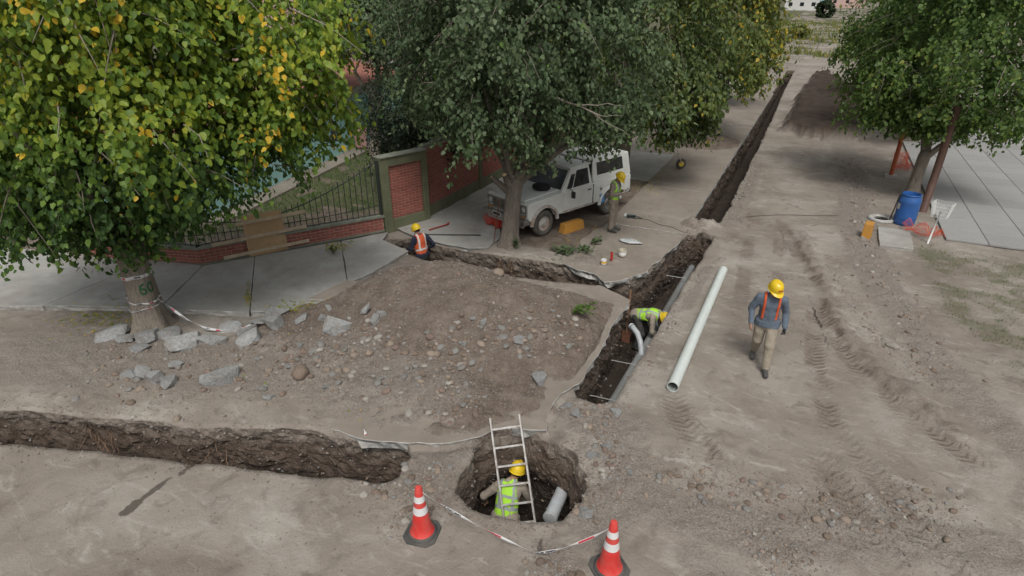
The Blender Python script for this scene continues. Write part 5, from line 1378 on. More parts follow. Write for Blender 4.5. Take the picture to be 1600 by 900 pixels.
def person(label, loc, rz, J, mats, look, vest=None, gloves=(None, None), curl=(0.5, 0.5), palm=(None, None), helmet_logo=None, name='person', slack=1.0, hem=True):
    """J: joints in the body's own frame (x right, y forward, z up). mats: shirt, trousers, boots"""
    root = thing('person', label, 'person', loc, rz, None)
    j = {k: v3(*v) for k, v in J.items()}
    MAT = [mats[0], mats[1], mats[2], SKIN, HAIR, EYE] + [gloves[0] or SKIN, gloves[1] or SKIN]
    pr = []
    up = unit(j['neck'] - j['pelvis']); rt = unit(j['rsh'] - j['lsh']); fr = unit(np.cross(up, rt)); fr = fr if True else -fr
    mid = (j['pelvis'] + j['neck']) / 2
    ch = j['pelvis'] + (j['neck'] - j['pelvis']) * 0.68; wst = j['pelvis'] + (j['neck'] - j['pelvis']) * 0.30
    pr += [(j['pelvis'] - up * 0.06, wst, 0.176, 0.162, 0, 0.02, fr, 0.76), (wst, ch, 0.158, 0.182, 0, 0.03, fr, 0.70), (j['lsh'] * 0.8 + j['rsh'] * 0.2, j['rsh'] * 0.8 + j['lsh'] * 0.2, 0.075, 0.075, 0, 0.05, None, 1),
           (ch, j['neck'] - up * 0.02, 0.15, 0.085, 0, 0.04, fr, 0.75), (j['neck'] - up * 0.03, j['neck'] + (j['head'] - j['neck']) * 0.5, 0.058, 0.056, 3, 0.02, None, 1)]
    pr += [(j['pelvis'] - up * 0.05 - rt * 0.06, j['pelvis'] - up * 0.05 + rt * 0.06, 0.12, 0.12, 1, 0.04, fr, 0.85)]
    for s, gi in (('l', 6), ('r', 7)):
        sg = 1 if s == 'r' else -1
        pr += [(j[s + 'sh'], j[s + 'el'], 0.068 * slack, 0.055 * slack, 0, 0.03, None, 1), (j[s + 'el'], j[s + 'wr'], 0.056 * slack, 0.042 * slack, 0, 0.02, None, 1)]
        hd_ = unit(j[s + 'wr'] - j[s + 'el'])
        if (s + 'hd') in j: hd_ = unit(j[s + 'hd'])
        pn = palm[0 if s == 'l' else 1]
        pn = unit(v3(*pn)) if pn is not None else -rt * sg
        pn = unit(pn - hd_ * (pn @ hd_))
        hand(pr, j[s + 'wr'], hd_, pn, sg, gi, curl[0 if s == 'l' else 1])
        pr += [(j[s + 'hip'], j[s + 'kn'], 0.108 * slack, 0.078 * slack, 1, 0.03, None, 1), (j[s + 'kn'], j[s + 'an'] + (j[s + 'kn'] - j[s + 'an']) * 0.06, 0.079 * slack, 0.066 * slack, 1, 0.02, None, 1)]
        td = unit(j[s + 'toe'] - j[s + 'an'] * v3(1, 1, 0) - v3(0, 0, j[s + 'toe'][2]))
        an = j[s + 'an']
        hl = v3(an[0], an[1], j[s + 'toe'][2]) - td * 0.03
        pr += [(an, hl + v3(0, 0, 0.03), 0.052, 0.05, 2, 0.015, None, 1), (hl + v3(0, 0, .012), j[s + 'toe'], 0.048, 0.045, 2, 0.02, None, 1), (hl + v3(0, 0, .03), j[s + 'toe'] * 0.5 + hl * 0.5 + v3(0, 0, .035), 0.045, 0.04, 2, 0.02, None, 1)]
    # head
    lk = unit(v3(*look)); hup = unit(unit(j['head'] - j['neck']) * 0.4 + v3(0, 0, 0.6)); hup = unit(hup - lk * (hup @ lk)); hs_ = np.cross(lk, hup)
    H_ = j['head']
    pr += [(H_ - lk * 0.012 + hup * 0.02, H_ + hup * 0.035, 0.092, 0.090, 4, 0.02, hs_, 0.84), (H_ + lk * 0.012 + hup * 0.02, H_ + lk * 0.018 - hup * 0.075, 0.083, 0.056, 3, 0.02, hs_, 0.86),
           (H_ + lk * 0.088 + hup * 0.01, H_ + lk * 0.108 - hup * 0.022, 0.012, 0.017, 3, 0.012, None, 1), (H_ + lk * 0.055 - hup * 0.095, H_ + lk * 0.06 - hup * 0.10, 0.03, 0.03, 3, 0.02, None, 1)]
    for sg in (-1, 1): pr.append((H_ + hs_ * sg * 0.080 - lk * 0.005 + hup * 0.005, H_ + hs_ * sg * 0.083 - lk * 0.01 - hup * 0.03, 0.016, 0.012, 3, 0.008, None, 1))
    V, Qd, ow = field(pr, 0.011)
    # creases in the clothes
    dis = 0.017 * fbm(V * v3(1, 1, 0.6), 12, 3, 5) * np.isin(ow, (0, 1))
    nrm = np.zeros_like(V); fn = np.cross(V[Qd[:, 2]] - V[Qd[:, 0]], V[Qd[:, 3]] - V[Qd[:, 1]])
    for k in range(4): np.add.at(nrm, Qd[:, k], fn)
    nrm /= np.linalg.norm(nrm, axis=1)[:, None] + 1e-12
    V = V + nrm * dis[:, None]
    for sg in (-1, 1):
        ow = np.where(np.linalg.norm(V - (H_ + lk * 0.088 + hs_ * sg * 0.032 + hup * 0.012), axis=1) < 0.014, 5, ow)
        ow = np.where(np.linalg.norm(V - (H_ + lk * 0.092 + hs_ * sg * 0.034 + hup * 0.034), axis=1) < 0.012, 4, ow)
    ow = np.where((np.linalg.norm((V - (H_ + lk * 0.088 - hup * 0.058)) * 1.0, axis=1) < 0.022) & (np.abs((V - (H_ - hup * 0.058)) @ hup) < 0.007), 5, ow)
    if hem:      # the shirt hangs over the belt with a level hem
        rel = V - j['pelvis']; u_ = rel @ up; rad_ = np.linalg.norm(rel - u_[:, None] * up, axis=1)
        ow = np.where((ow == 1) & (u_ > -0.10) & (rad_ < 0.26), 0, ow); low_ = (ow == 0) & (u_ < -0.10) & (rad_ < 0.2)
        ow = np.where(low_, 1, ow); V = V + nrm * (0.006 * ((ow == 0) & (u_ < 0.02) & (rad_ < 0.26)))[:, None]
    me = fast_mesh('body', V, Qd, None, MAT, True)
    me.polygons.foreach_set('material_index', ow[Qd[:, 0]].astype(np.int32))
    link('body', me, root)
    # helmet
    mb = MB(); n = 24; V, F = [], []
    rows = [(1.0, 0.0), (1.0, 0.03), (0.985, 0.06), (0.90, 0.10), (0.72, 0.135), (0.42, 0.158), (0.14, 0.165)]
    for r_, z in rows:
        for k in range(n):
            q = 2 * math.pi * k / n
            rb = 1 + (0.035 if z > 0.05 and abs(math.cos(q)) < 0.16 else 0)
            V.append((0.118 * r_ * math.cos(q), 0.142 * r_ * math.sin(q), z * rb))
    for i in range(len(rows) - 1):
        for k in range(n): F.append((i * n + k, i * n + (k + 1) % n, (i + 1) * n + (k + 1) % n, (i + 1) * n + k))
    F.append(tuple(range((len(rows) - 1) * n, len(rows) * n)))
    base = len(V)
    for lay, (e, z) in enumerate(((0.0, 0.004), (1.0, -0.006), (1.0, -0.012), (0.0, -0.004))):
        for k in range(n):
            q = 2 * math.pi * k / n; ex = 0.014 + 0.052 * max(0, math.sin(q)) ** 2
            rr_ = 1.0 if e == 0 else 1.0
            V.append(((0.116 + e * 0.6 * ex) * math.cos(q), (0.140 + e * ex) * math.sin(q), z - e * 0.012 * max(0, math.sin(q))))
    for lay in range(3):
        for k in range(n): F.append((base + lay * n + k, base + lay * n + (k + 1) % n, base + (lay + 1) * n + (k + 1) % n, base + (lay + 1) * n + k))
    mb.add(V, F)
    mb.box((0, 0, 0.163), (0.03, 0.11, 0.012))
    hm = mb.build('helmet', HELM, root, smooth=True, autos=50)
    Rm = Matrix((Vector(hs_), Vector(lk), Vector(hup))).transposed()
    hm.location = Vector(H_ + hup * 0.022 + lk * 0.004); hm.rotation_euler = Rm.to_euler()
    if helmet_logo:
        MB().box((0, 0.133, 0.075), (0.075, 0.012, 0.045), (R(-18), 0, 0)).build('sticker', helmet_logo, hm, bevel=0.003)
    # vest or harness
    if vest:
        kind, vm, sm = vest
        tp = [(j['pelvis'] + up * 0.03, wst, 0.182, 0.180, 0, 0.03, fr, 0.74), (wst, ch, 0.180, 0.203, 0, 0.03, fr, 0.72), (ch, j['neck'] - up * 0.03, 0.175, 0.115, 0, 0.04, fr, 0.78),
              (j['lsh'] * 0.80 + j['rsh'] * 0.20 + up * .01, j['rsh'] * 0.80 + j['lsh'] * 0.20 + up * .01, 0.088, 0.088, 0, 0.05, None, 1)]
        def clip(X, Y, Z):
            px, py, pz = X - j['pelvis'][0], Y - j['pelvis'][1], Z - j['pelvis'][2]
            u = px * up[0] + py * up[1] + pz * up[2]; x_ = px * rt[0] + py * rt[1] + pz * rt[2]; f_ = px * fr[0] + py * fr[1] + pz * fr[2]
            Lb = np.linalg.norm(j['neck'] - j['pelvis'])
            hem = -(u + 0.03) if kind != 'harness' else -(u - 0.06)
            neckhole = 0.075 + 0.0 * u - np.sqrt(x_ ** 2 + (np.maximum(0, u - Lb * 0.90) * 0 + (f_ - 0.0) * 0.9) ** 2)
            neckhole = np.where(u > Lb * 0.93, neckhole, -1)
            side = np.abs(x_) - (0.192 - 0.05 * np.clip((u - 0.22) / 0.15, 0, 1))
            c = np.maximum(np.maximum(hem, side), neckhole)
            if kind == 'harness':
                c = np.maximum(c, np.abs(np.abs(x_) - 0.118) - 0.020)
            elif kind == 'open':
                c = np.maximum(c, np.where((f_ > 0), 0.028 + 0.10 * np.clip((u - 0.2) / 0.35, 0, 1) - np.abs(x_), -1))
            return c
        V, Qd, ow = field(tp, 0.012, 0.05, clip)
        V = V + 0.006 * np.column_stack([fbm(V, 11, 2, 3), fbm(V, 11, 2, 6), fbm(V, 11, 2, 8)])
        rel = V - j['pelvis']; u = rel @ up; x_ = np.abs(rel @ rt); f_ = rel @ fr; Lb = np.linalg.norm(j['neck'] - j['pelvis'])
        st = np.zeros(len(V), int)
        if kind != 'harness':
            st = np.where(np.abs(u - 0.12) < 0.026, 1, st)
            st = np.where((np.abs(x_ - 0.105) < 0.024) & (u > 0.12), 1, st)
            st = np.where((np.abs(u - 0.30) < 0.022) & (f_ < 0), 1, st) if kind == 'vest' else st
        me = fast_mesh('vest', V, Qd, None, [vm, sm], True); me.polygons.foreach_set('material_index', st[Qd[:, 0]].astype(np.int32))
        link('safety_vest' if kind != 'harness' else 'harness', me, root)
    return root
def stand(**kw):
    J = dict(pelvis=(0, 0, .95), neck=(0, 0, 1.46), head=(0, .02, 1.60), lsh=(-.185, 0, 1.40), rsh=(.185, 0, 1.40), lel=(-.23, -.03, 1.11), rel=(.23, -.03, 1.11), lwr=(-.235, .06, .87), rwr=(.235, .06, .87),
             lhip=(-.095, 0, .90), rhip=(.095, 0, .90), lkn=(-.105, .02, .49), rkn=(.105, .02, .49), lan=(-.11, 0, .09), ran=(.11, 0, .09), ltoe=(-.125, .19, .045), rtoe=(.125, .19, .045))
    J.update(kw); return J
# walking man in the road: facing the camera, left leg forward
wl = at(1185, 568)
person('man in denim shirt and khaki trousers walking with orange harness straps on the road', (wl.x, wl.y, zg(wl.x, wl.y)), R(180 + 6),
       stand(lhip=(-.095, .0, .90), lkn=(-.10, .22, .51), lan=(-.10, .30, .09), ltoe=(-.115, .48, .05), rhip=(.095, 0, .90), rkn=(.10, .0, .49), ran=(.10, -.28, .13), rtoe=(.115, -.10, .045),
             pelvis=(0, 0.02, .94), neck=(.02, .06, 1.45), head=(.0, .10, 1.59), lsh=(-.18, .05, 1.39), rsh=(.20, .05, 1.39), lel=(-.27, -.02, 1.12), lwr=(-.29, .10, .88), rel=(.30, .0, 1.12), rwr=(.28, .14, .90)),
       (SHIRT_B, KHAKI, BOOT), (-0.45, 0.8, -0.38), ('harness', HIVIS_O, STRIPE_W), (GLOVE_K, None), (0.7, 0.35), helmet_logo=LOGO, slack=1.08)
# man by the truck looking at his phone
person('man in taupe work clothes and lime vest standing beside the truck looking at his phone', (-4.58, 16.0, 0.055), R(-96),
       stand(neck=(0, .04, 1.45), head=(0, .11, 1.575), lel=(-.26, .02, 1.12), lwr=(-.10, .25, 1.17), rel=(.26, .02, 1.12), rwr=(.10, .25, 1.17), lhd=(.5, .6, .35), rhd=(-.5, .6, .35)),
       (TAUPE, TAUPE, BOOT), (0, 0.75, -0.62), ('open', HIVIS_G, STRIPE), (GLOVE_W, GLOVE_W), (0.9, 0.9), ((.6, 0, .6), (-.6, 0, .6)), slack=1.02)
ph_o = MB().box((0, 0, 0), (0.075, 0.012, 0.15)).build('phone', BLACKP, bevel=0.003)
q = Matrix.Rotation(R(-96), 3, 'Z') @ Vector((0, 0.36, 1.265)); ph_o.location = q + Vector((-4.58, 16.0, 0.055)); ph_o.rotation_euler = (R(-40), 0, R(-96)); tag(ph_o, 'black phone held by the man beside the truck', 'phone')
# man in orange vest in the trench by the pier, working a long handle
WA = Vector((-8.93, 12.66, -1.15))
person('man in orange vest and navy sleeves standing waist deep in the trench by the pier', WA, R(72),
       stand(neck=(0, .10, 1.44), head=(0, .17, 1.57), lsh=(-.18, .08, 1.385), rsh=(.19, .06, 1.385), lel=(-.27, .12, 1.10), lwr=(-.20, .40, 1.02), rel=(.34, -.10, 1.15), rwr=(.30, .10, .96), lhd=(.3, .8, -.3), rhd=(-.1, .9, -.3)),
       (NAVY, DARKT, BOOT), (-.15, .85, -.45), ('open', HIVIS_O, STRIPE_W), (GLOVE_W, GLOVE_W), (1.1, 1.1), ((.2, 0, -1), (-.2, 0, -1)), helmet_logo=LOGOK)
# man bent over the pipe in the street trench
WC = Vector((-2.62, 12.35, -1.40))
person('man in lime vest bent double over the grey pipe in the street trench', WC, R(-100),
       stand(pelvis=(0, -.12, .88), neck=(.02, .36, 1.04), head=(.03, .50, .99), lsh=(-.17, .30, 1.0), rsh=(.20, .30, 1.0), lel=(-.24, .34, .70), lwr=(-.12, .46, .50), rel=(.27, .36, .70), rwr=(.16, .46, .48),
             lhip=(-.10, -.12, .84), rhip=(.10, -.12, .84), lkn=(-.13, .06, .47), rkn=(.13, .06, .47), lan=(-.12, -.06, .09), ran=(.12, -.06, .09), ltoe=(-.14, .13, .045), rtoe=(.14, .13, .045)),
       (TAN, DARKT, BOOT), (0.1, .55, -.85), ('vest', HIVIS_G, STRIPE), (GLOVE_G, GLOVE_G), (0.6, 0.6), hem=False)
# man in the round shaft, his back to the street corner
WD = Vector((-3.10, 6.13, -1.98))
person('man in lime vest and tan shirt crouched in the round pit behind the ladder', WD, R(18),
       stand(pelvis=(0, -.03, .90), neck=(.06, .24, 1.33), head=(.13, .32, 1.46), lsh=(-.13, .20, 1.28), rsh=(.24, .22, 1.26), lel=(-.37, .18, 1.03), lwr=(-.40, .32, .80), rel=(.36, .26, .98), rwr=(.24, .42, .80),
             lhip=(-.10, -.03, .86), rhip=(.10, -.03, .86), lkn=(-.14, .16, .47), rkn=(.14, .16, .47), lan=(-.13, -.02, .09), ran=(.13, -.02, .09), ltoe=(-.15, .17, .045), rtoe=(.15, .17, .045)),
       (TAN, DARKT, BOOT), (.25, .75, -.35), ('vest', HIVIS_G, STRIPE), (None, None), (0.6, 0.6), slack=1.08)
# ---------------------------------------------------------------- pipes, ladder, cones
PVC_W = M('white_pvc', (0.60, 0.66, 0.63), 0.4, 0.05, 3, 0.001, 20, dirt=(0.42, 0.42, 0.38), dirt_amt=0.45, dirt_scale=3)
PVC_G = M('grey_pvc', (0.235, 0.255, 0.26), 0.5, 0.08, 4, 0.001, 20, dirt=(0.20, 0.175, 0.145), dirt_amt=0.7, dirt_scale=2.5)
PVC_L = M('pale_grey_pvc', (0.44, 0.475, 0.50), 0.45, 0.06, 4, 0.001, 20, dirt=(0.25, 0.22, 0.19), dirt_amt=0.5, dirt_scale=5)
STEEL = M('zinc_wire', (0.5, 0.5, 0.48), 0.5, 0.1, 10, 0.001, 30, metal=0.4)
def pipe(name, a, b, r, m, label, hollow=True, parent=None, cat='pipe'):
    a, b = Vector(a), Vector(b); L = (b - a).length; n = 28
    mb = MB()
    if hollow: mb.lathe([(r * 0.9, 0.0), (r, 0.0), (r, L), (r * 0.9, L), (r * 0.9, L - 0.01), (r * 0.9, 0.01)], n, cap=False); mb.F += [(5 * n + k, 5 * n + (k + 1) % n, (k + 1) % n, k) for k in range(n)]; mb.I += [0] * n; mb.F += [(4 * n + k, 4 * n + (k + 1) % n, 5 * n + (k + 1) % n, 5 * n + k) for k in range(n)]; mb.I += [0] * n
    else: mb.lathe([(r, 0), (r, L)], n)
    o = mb.build(name, m, parent, smooth=True, autos=40)
    o.location = a; o.rotation_euler = (b - a).to_track_quat('Z', 'Y').to_euler()
    return tag(o, label, cat) if label else o
pa, pb_ = at(1050, 612), at(1129, 428)
pipe('drain_pipe', (pa.x, pa.y, zg(pa.x, pa.y) + 0.105), (pb_.x, pb_.y, zg(pb_.x, pb_.y) + 0.105), 0.10, PVC_W, 'long white plastic pipe lying on the dusty road beside the trench')
gpipe = thing('sewer_pipe', 'grey plastic sewer pipe laid along the bottom of the street trench', 'pipe', (-2.42, 8.3, -0.98))
mb = MB(); mb.lathe([(0.10, 0), (0.10, 4.0), (0.112, 4.02), (0.112, 4.16), (0.10, 4.18), (0.10, 8.4)], 24); o = mb.build('barrel', PVC_G, gpipe, smooth=True, autos=40); o.rotation_euler = (R(-90), 0, R(-0.9))
jn = Vector((0.045, 3.05, 0.05))
bend = [jn + Vector(v) for v in ((0.03, -0.05, 0.0), (0.0, 0.02, 0.12), (-0.06, 0.10, 0.26), (-0.17, 0.22, 0.38), (-0.30, 0.33, 0.43), (-0.36, 0.38, 0.435))]
MB().tube(bend, 0.062, 16).build('branch_bend', PVC_L, gpipe, smooth=True)
mb = MB(); mb.tube([bend[-2], bend[-1]], 0.072, 16); mb.tube([bend[0], bend[1].lerp(bend[0], .6)], 0.075, 16); 
MB().tube([bend[-2].lerp(bend[-1], .2), bend[-1] + (bend[-1] - bend[-2]) * .05], 0.070, 16).build('socket', PVC_L, gpipe, smooth=True)
for k, y in enumerate((9.35, 10.75, 13.4, 15.6)):
    tag(MB().tube([(-2.86, y, -0.87), (-2.28, y + 0.05, -0.87)], 0.008, 6).build('support_rod', STEEL), 'thin pale rod laid across the grey sewer pipe', 'rod', 'rods across the sewer pipe')
pp = thing('capped_pipe', 'short grey pipe with flat end cap at the bottom of the round pit', 'pipe', (-2.385, 6.2, -0.93))
mb = MB(); mb.lathe([(0.105, 0.03), (0.105, 0.95)], 26); o = mb.build('barrel', PVC_L, pp, smooth=True, autos=40); o.rotation_euler = (R(-88), 0, R(3))
mb = MB(); mb.lathe([(0.095, -0.012), (0.112, -0.005), (0.112, 0.045), (0.106, 0.05)], 26); o = mb.build('end_cap', PVC_L, pp, smooth=True, autos=40); o.rotation_euler = (R(-88), 0, R(3))
# ladder
ALU = M('aluminium', (0.55, 0.55, 0.53), 0.4, 0.1, 6, 0.001, 40, metal=0.35, dirt=(0.22, 0.17, 0.13), dirt_amt=0.75, dirt_scale=9)
lt, lbm = Vector((-3.40, 6.72, 0.26)), Vector((-2.42, 5.56, -1.78))
ld = thing('ladder', 'aluminium ladder leaning out of the round pit against the broken slab edge', 'ladder', lbm)
ax_l = (lt - lbm); LL = ax_l.length; ax_l.normalize(); wd_l = Vector((0.95, 0.27, 0.06)); wd_l = (wd_l - ax_l * wd_l.dot(ax_l)).normalized(); nm_l = wd_l.cross(ax_l)
ml = Matrix((wd_l, ax_l, nm_l)).transposed()
for s in (-1, 1):
    o = MB().box((0, 0, 0), (0.028, LL + 0.04, 0.062)).build('rail', ALU, ld, bevel=0.004, loc=ml @ Vector((s * 0.235, LL / 2, 0)), rot=ml.to_euler())
k = 0
while 0.2 + k * 0.28 < LL - 0.1:
    MB().box((0, 0, 0), (0.444, 0.03, 0.034)).build('rung', ALU, ld, bevel=0.004, loc=ml @ Vector((0, LL - 0.16 - k * 0.285, 0)), rot=ml.to_euler()); k += 1
# cones
CRED = M('cone_red', (0.62, 0.035, 0.03), 0.5, 0.12, 5, 0.001, 20, dirt=(0.55, 0.17, 0.14), dirt_amt=0.6, dirt_scale=4)
CWHT = M('cone_white', (0.68, 0.68, 0.68), 0.4, 0.06, 6, 0.001, 20)
RUBB = M('rubber_base', (0.045, 0.05, 0.05), 0.85, 0.2, 6, 0.003, 40, dirt=(0.16, 0.145, 0.125), dirt_amt=0.65)
def cone(loc, rz, label, tilt=(0, 0)):
    c = thing('traffic_cone', label, 'cone', loc, rz, 'red and white traffic cones by the pit')
    c.rotation_euler = (tilt[0], tilt[1], rz)
    oc = [(0.215, 0.13), (0.13, 0.215), (-0.13, 0.215), (-0.215, 0.13), (-0.215, -0.13), (-0.13, -0.215), (0.13, -0.215), (0.215, -0.13)]
    MB().prism(oc, 0.0, 0.035).build('base', RUBB, c, bevel=0.008)
    mb = MB(); mb.lathe([(0.185, 0.034), (0.19, 0.045), (0.17, 0.06), (0.155, 0.065)], 28, cap=False); mb.build('base_collar', RUBB, c, smooth=True)
    def rr_(z): return float(np.interp(z, (0.05, 0.12, 0.75), (0.165, 0.128, 0.044)))
    zs = [0.05, 0.07, 0.10, 0.14, 0.2, 0.3, 0.4, 0.5, 0.6, 0.69, 0.70]
    mb = MB(); mb.lathe([(rr_(z), z) for z in zs] + [(0.050, 0.705), (0.052, 0.72), (0.045, 0.73), (0.045, 0.765), (0.036, 0.785), (0.0, 0.79)], 28); mb.build('body', CRED, c, smooth=True, autos=50)
    for z0, z1 in ((0.39, 0.50), (0.575, 0.665)):
        mb = MB(); mb.lathe([(rr_(z0) + 0.003, z0), (rr_(z1) + 0.003, z1)], 28, cap=False); mb.build('reflective_band', CWHT, c, smooth=True)
    return c
c1, c2 = at(660, 832), at(952, 888)
cone((c1.x, c1.y, zg(c1.x, c1.y) - 0.005), R(12), 'red and white traffic cone between the left trench and the round pit')
cone((c2.x, c2.y, zg(c2.x, c2.y) - 0.005), R(48), 'red and white traffic cone on the gravel side of the round pit')
t0, t2 = Vector((c1.x + .02, c1.y + .01, 0.70)), Vector((c2.x, c2.y, 0.70)); t1 = at(838, 865, 0.03)
pts = [t0.lerp(t1, q) + Vector((0, 0, -0.22 * q * (1 - q))) for q in np.linspace(0, 1, 18)] + [t1.lerp(t2, q) + Vector((0, 0, -0.30 * q * (1 - q))) for q in np.linspace(0.06, 1, 14)]
tag(ribbon('barrier_tape', pts, 0.034, None, 1.3, up=lambda i: (0.1, 0.3, 1), twist=lambda i: 0.6 * math.sin(i * 0.9) + 0.4), 'white and red barrier tape slung between the two traffic cones', 'tape')
ta = at(572, 678, 0.03)
tag(ribbon('barrier_tape', [ta + Vector(v) for v in ((-.18, .12, .03), (-.05, .03, .05), (0, 0, .03), (.02, -.05, -.06), (.05, -.07, -.22), (.03, -.06, -.32))], 0.045, None, 0.35, twist=lambda i: i * 0.5), 'scrap of red and white tape hanging into the left trench', 'tape')

# ---------------------------------------------------------------- things by the truck and the pavement corner
OCH = M('ochre_painted_wood', (0.50, 0.235, 0.03), 0.75, 0.14, 5, 0.004, 30, dirt=(0.30, 0.17, 0.07), dirt_amt=0.6, dirt_scale=5)
def block(loc, rz, dims, label, tilt=0):
    mb = MB(); mb.box((0, 0, dims[2] / 2), dims, None, 0.86); o = mb.build('barrier_block', OCH, None, bevel=0.02, seg=2, loc=loc, rot=(tilt, 0, rz)); return tag(o, label, 'block')
b1 = at(893, 360); block((b1.x, b1.y, zg(b1.x, b1.y)), R(66), (0.85, 0.26, 0.28), 'long ochre painted block lying beside the truck front wheel')
b2 = at(1353, 371); block((b2.x, b2.y, zg(b2.x, b2.y)), R(80), (0.42, 0.24, 0.42), 'short ochre painted block standing on the gravel near the blue barrel')
# rolled red safety net below the bumper, rusty rod against the trunk
NETR = M('red_netting', (0.55, 0.045, 0.025), 0.6, 0.15, 10, 0); NETO = M('orange_netting', (0.62, 0.10, 0.05), 0.6, 0.15, 10, 0)
V, F = [], []
for i in range(17):
    for k in range(14):
        q = 2 * math.pi * k / 14; r_ = 0.18 + 0.04 * math.sin(3 * q + i)
        V.append((i * 0.06 - 0.48, r_ * math.cos(q), 0.14 + 0.85 * r_ * math.sin(q)))
for i in range(16):
    for k in range(14): F.append((i * 14 + k, i * 14 + (k + 1) % 14, (i + 1) * 14 + (k + 1) % 14, (i + 1) * 14 + k))
q = at(780, 358); o = link('net_roll', mesh('net_roll', V, F, NETR), None, (q.x, q.y, 0.09), (0, 0, R(-22))); md = o.modifiers.new('w', 'WIREFRAME'); md.thickness = 0.02
tag(o, 'roll of red plastic safety net under the truck front bumper', 'net')
q = TM + Vector((-0.42, -0.1, 0.05)); tag(MB().tube([q, q + Vector((0.16, .08, 1.25))], 0.014, 8).build('rusty_rod', RUST), 'rusty iron rod leaning against the forked tree trunk', 'rod')
# tools on the driveway
q = at(690, 364, .08); tag(MB().tube([(-0.95, 0.0, 0.02), (0.95, 0.0, 0.02)], 0.014, 8).build('iron_bar', BLACKP, loc=(q.x + .25, q.y - .1, 0.085), rot=(0, 0, R(24))), 'long dark iron bar lying on the driveway at the trench edge', 'bar')
REDP = M('red_paint', (0.30, 0.045, 0.03), 0.6, 0.3, 8, 0.003, 30)
q = at(686, 356, .08); mb = MB(); mb.tube([(-.35, 0, .02), (.32, 0, .03)], .022, 8); mb.tube([(.32, 0.0, .03), (.40, 0.07, .03)], .03, 8); tag(mb.build('pipe_wrench', REDP, loc=(q.x, q.y, 0.085), rot=(0, 0, R(68))), 'red pipe wrench lying on the driveway near the brick wall', 'wrench')
# handle in the hands of the man in orange
hm_ = Matrix.Rotation(R(72), 3, 'Z')
hl_, hr_ = hm_ @ Vector((-.17, .47, .985)), hm_ @ Vector((.29, .19, .925))
dh = (hl_ - hr_).normalized(); tag(MB().tube([WA + hr_ - dh * 0.25, WA + hl_ + dh * 0.85], 0.016, 8).build('tool_handle', PINE), 'long pale wooden tool handle held by the man in orange', 'handle')
sh = thing('shovel', 'shovel standing upright in the trench corner behind the bent worker', 'shovel', (-3.0, 12.45, -1.38))
MB().tube([(0, 0, 0.25), (-0.05, 0.25, 1.3)], 0.017, 8).build('handle', M('rusty_handle', (0.22, 0.115, 0.06), 0.8), sh)
mb = MB(); mb.hexa([(-.10, -.03, 0), (.10, -.03, 0), (.10, -.02, 0), (-.10, -.02, 0), (-.11, 0.02, .3), (.11, 0.02, .3), (.11, 0.03, .3), (-.11, 0.03, .3)]); mb.build('blade', RUST, sh, bevel=0.003)
# cans, cup, bag, cable
def can(name, loc, r, h, m, m2, label, cat):
    t_ = thing(name, label, cat, loc)
    mb = MB(); mb.lathe([(r * .97, 0), (r, .005), (r, h), (r * .93, h), (r * .93, h * .35)], 20, cap=False); mb.F.append(tuple(range(80, 100))); mb.I.append(0); mb.build('shell', m, t_, smooth=True, autos=40)
    if m2: mb = MB(); mb.lathe([(r * 1.01, h * .25), (r * 1.01, h * .7)], 20, cap=False); mb.build('label_band', m2, t_, smooth=True)
    return t_
q = at(972, 402); can('paint_tin', (q.x, q.y, 0.05), 0.105, 0.17, M('tin_cream', (.50, .47, .38), .5), CWHT, 'open cream paint tin on the rubble corner of the pavement', 'tin')
q = at(955, 409); can('spray_can', (q.x, q.y, 0.05), 0.034, 0.21, M('spray_red', (.45, .03, .025), .35), None, 'small red spray can standing on the pavement corner', 'can')
q = at(943, 415); can('paint_pot', (q.x, q.y, 0.05), 0.075, 0.12, CWHT, M('pot_yellow', (.60, .36, .04), .5), 'small white and yellow pot at the broken pavement edge', 'pot')
PLAS = M('clear_plastic', (0.46, 0.48, 0.48), 0.25, 0.2, 12, 0.02, 25)
blob('plastic_bag', (0.34, 0.16, 0.035), PLAS, at(985, 378, 0.045), 12, 'crumpled clear plastic bag lying flat on the street pavement', 'bag', 0.7, 0.5)
q = at(990, 340, .06); mb = MB(); pts = [Vector((0.16 * math.cos(a) * (1 + a * .05), 0.11 * math.sin(a * 1.02), 0.012 + 0.004 * (a % 3))) for a in np.linspace(0, 16, 60)] + [Vector((0.3 + .12 * k, 0.05 * math.sin(k) - .05 * k, 0.012)) for k in range(1, 14)]
gr_ = thing('angle_grinder', 'dark power tool with coiled cable lying on the street pavement', 'power tool', (q.x, q.y, 0.055))
mb.tube(pts, 0.006, 5, True); mb.build('cable', BLACKP, gr_, smooth=True)
mb = MB(); mb.tube([(-.22, 0, .05), (.05, .02, .05)], [.03, .035], 10); mb.build('body', M('tool_teal', (.03, .06, .06), .5), gr_, smooth=True)
mb = MB(); mb.lathe([(0.055, -.004), (0.055, .004)], 18, (-.25, 0, .05), (R(60), 0, 0)); mb.build('disc', STEEL, gr_)
# wheel / helmet under the drooping tree
q = at(1063, 264, .06); whl = thing('hand_truck', 'yellow hubbed cart wheel half hidden under the drooping branches', 'cart', (q.x, q.y, .06), R(35))
mb = MB(); mb.lathe([(.10, -.05), (.19, -.05), (.21, 0), (.19, .05), (.10, .05)], 22, (0, 0, .21), (R(90), 0, 0), cap=False); mb.build('tyre', TYRE, whl, smooth=True)
mb = MB(); mb.lathe([(0, -.045), (.11, -.04), (.11, .04), (0, .045)], 22, (0, 0, .21), (R(90), 0, 0)); mb.build('hub', HELM, whl, smooth=True, autos=40)
MB().tube([(0, -.07, .21), (-.25, -.07, .75), (-.42, -.07, .85)], 0.016, 8).build('handle', STEEL, whl)
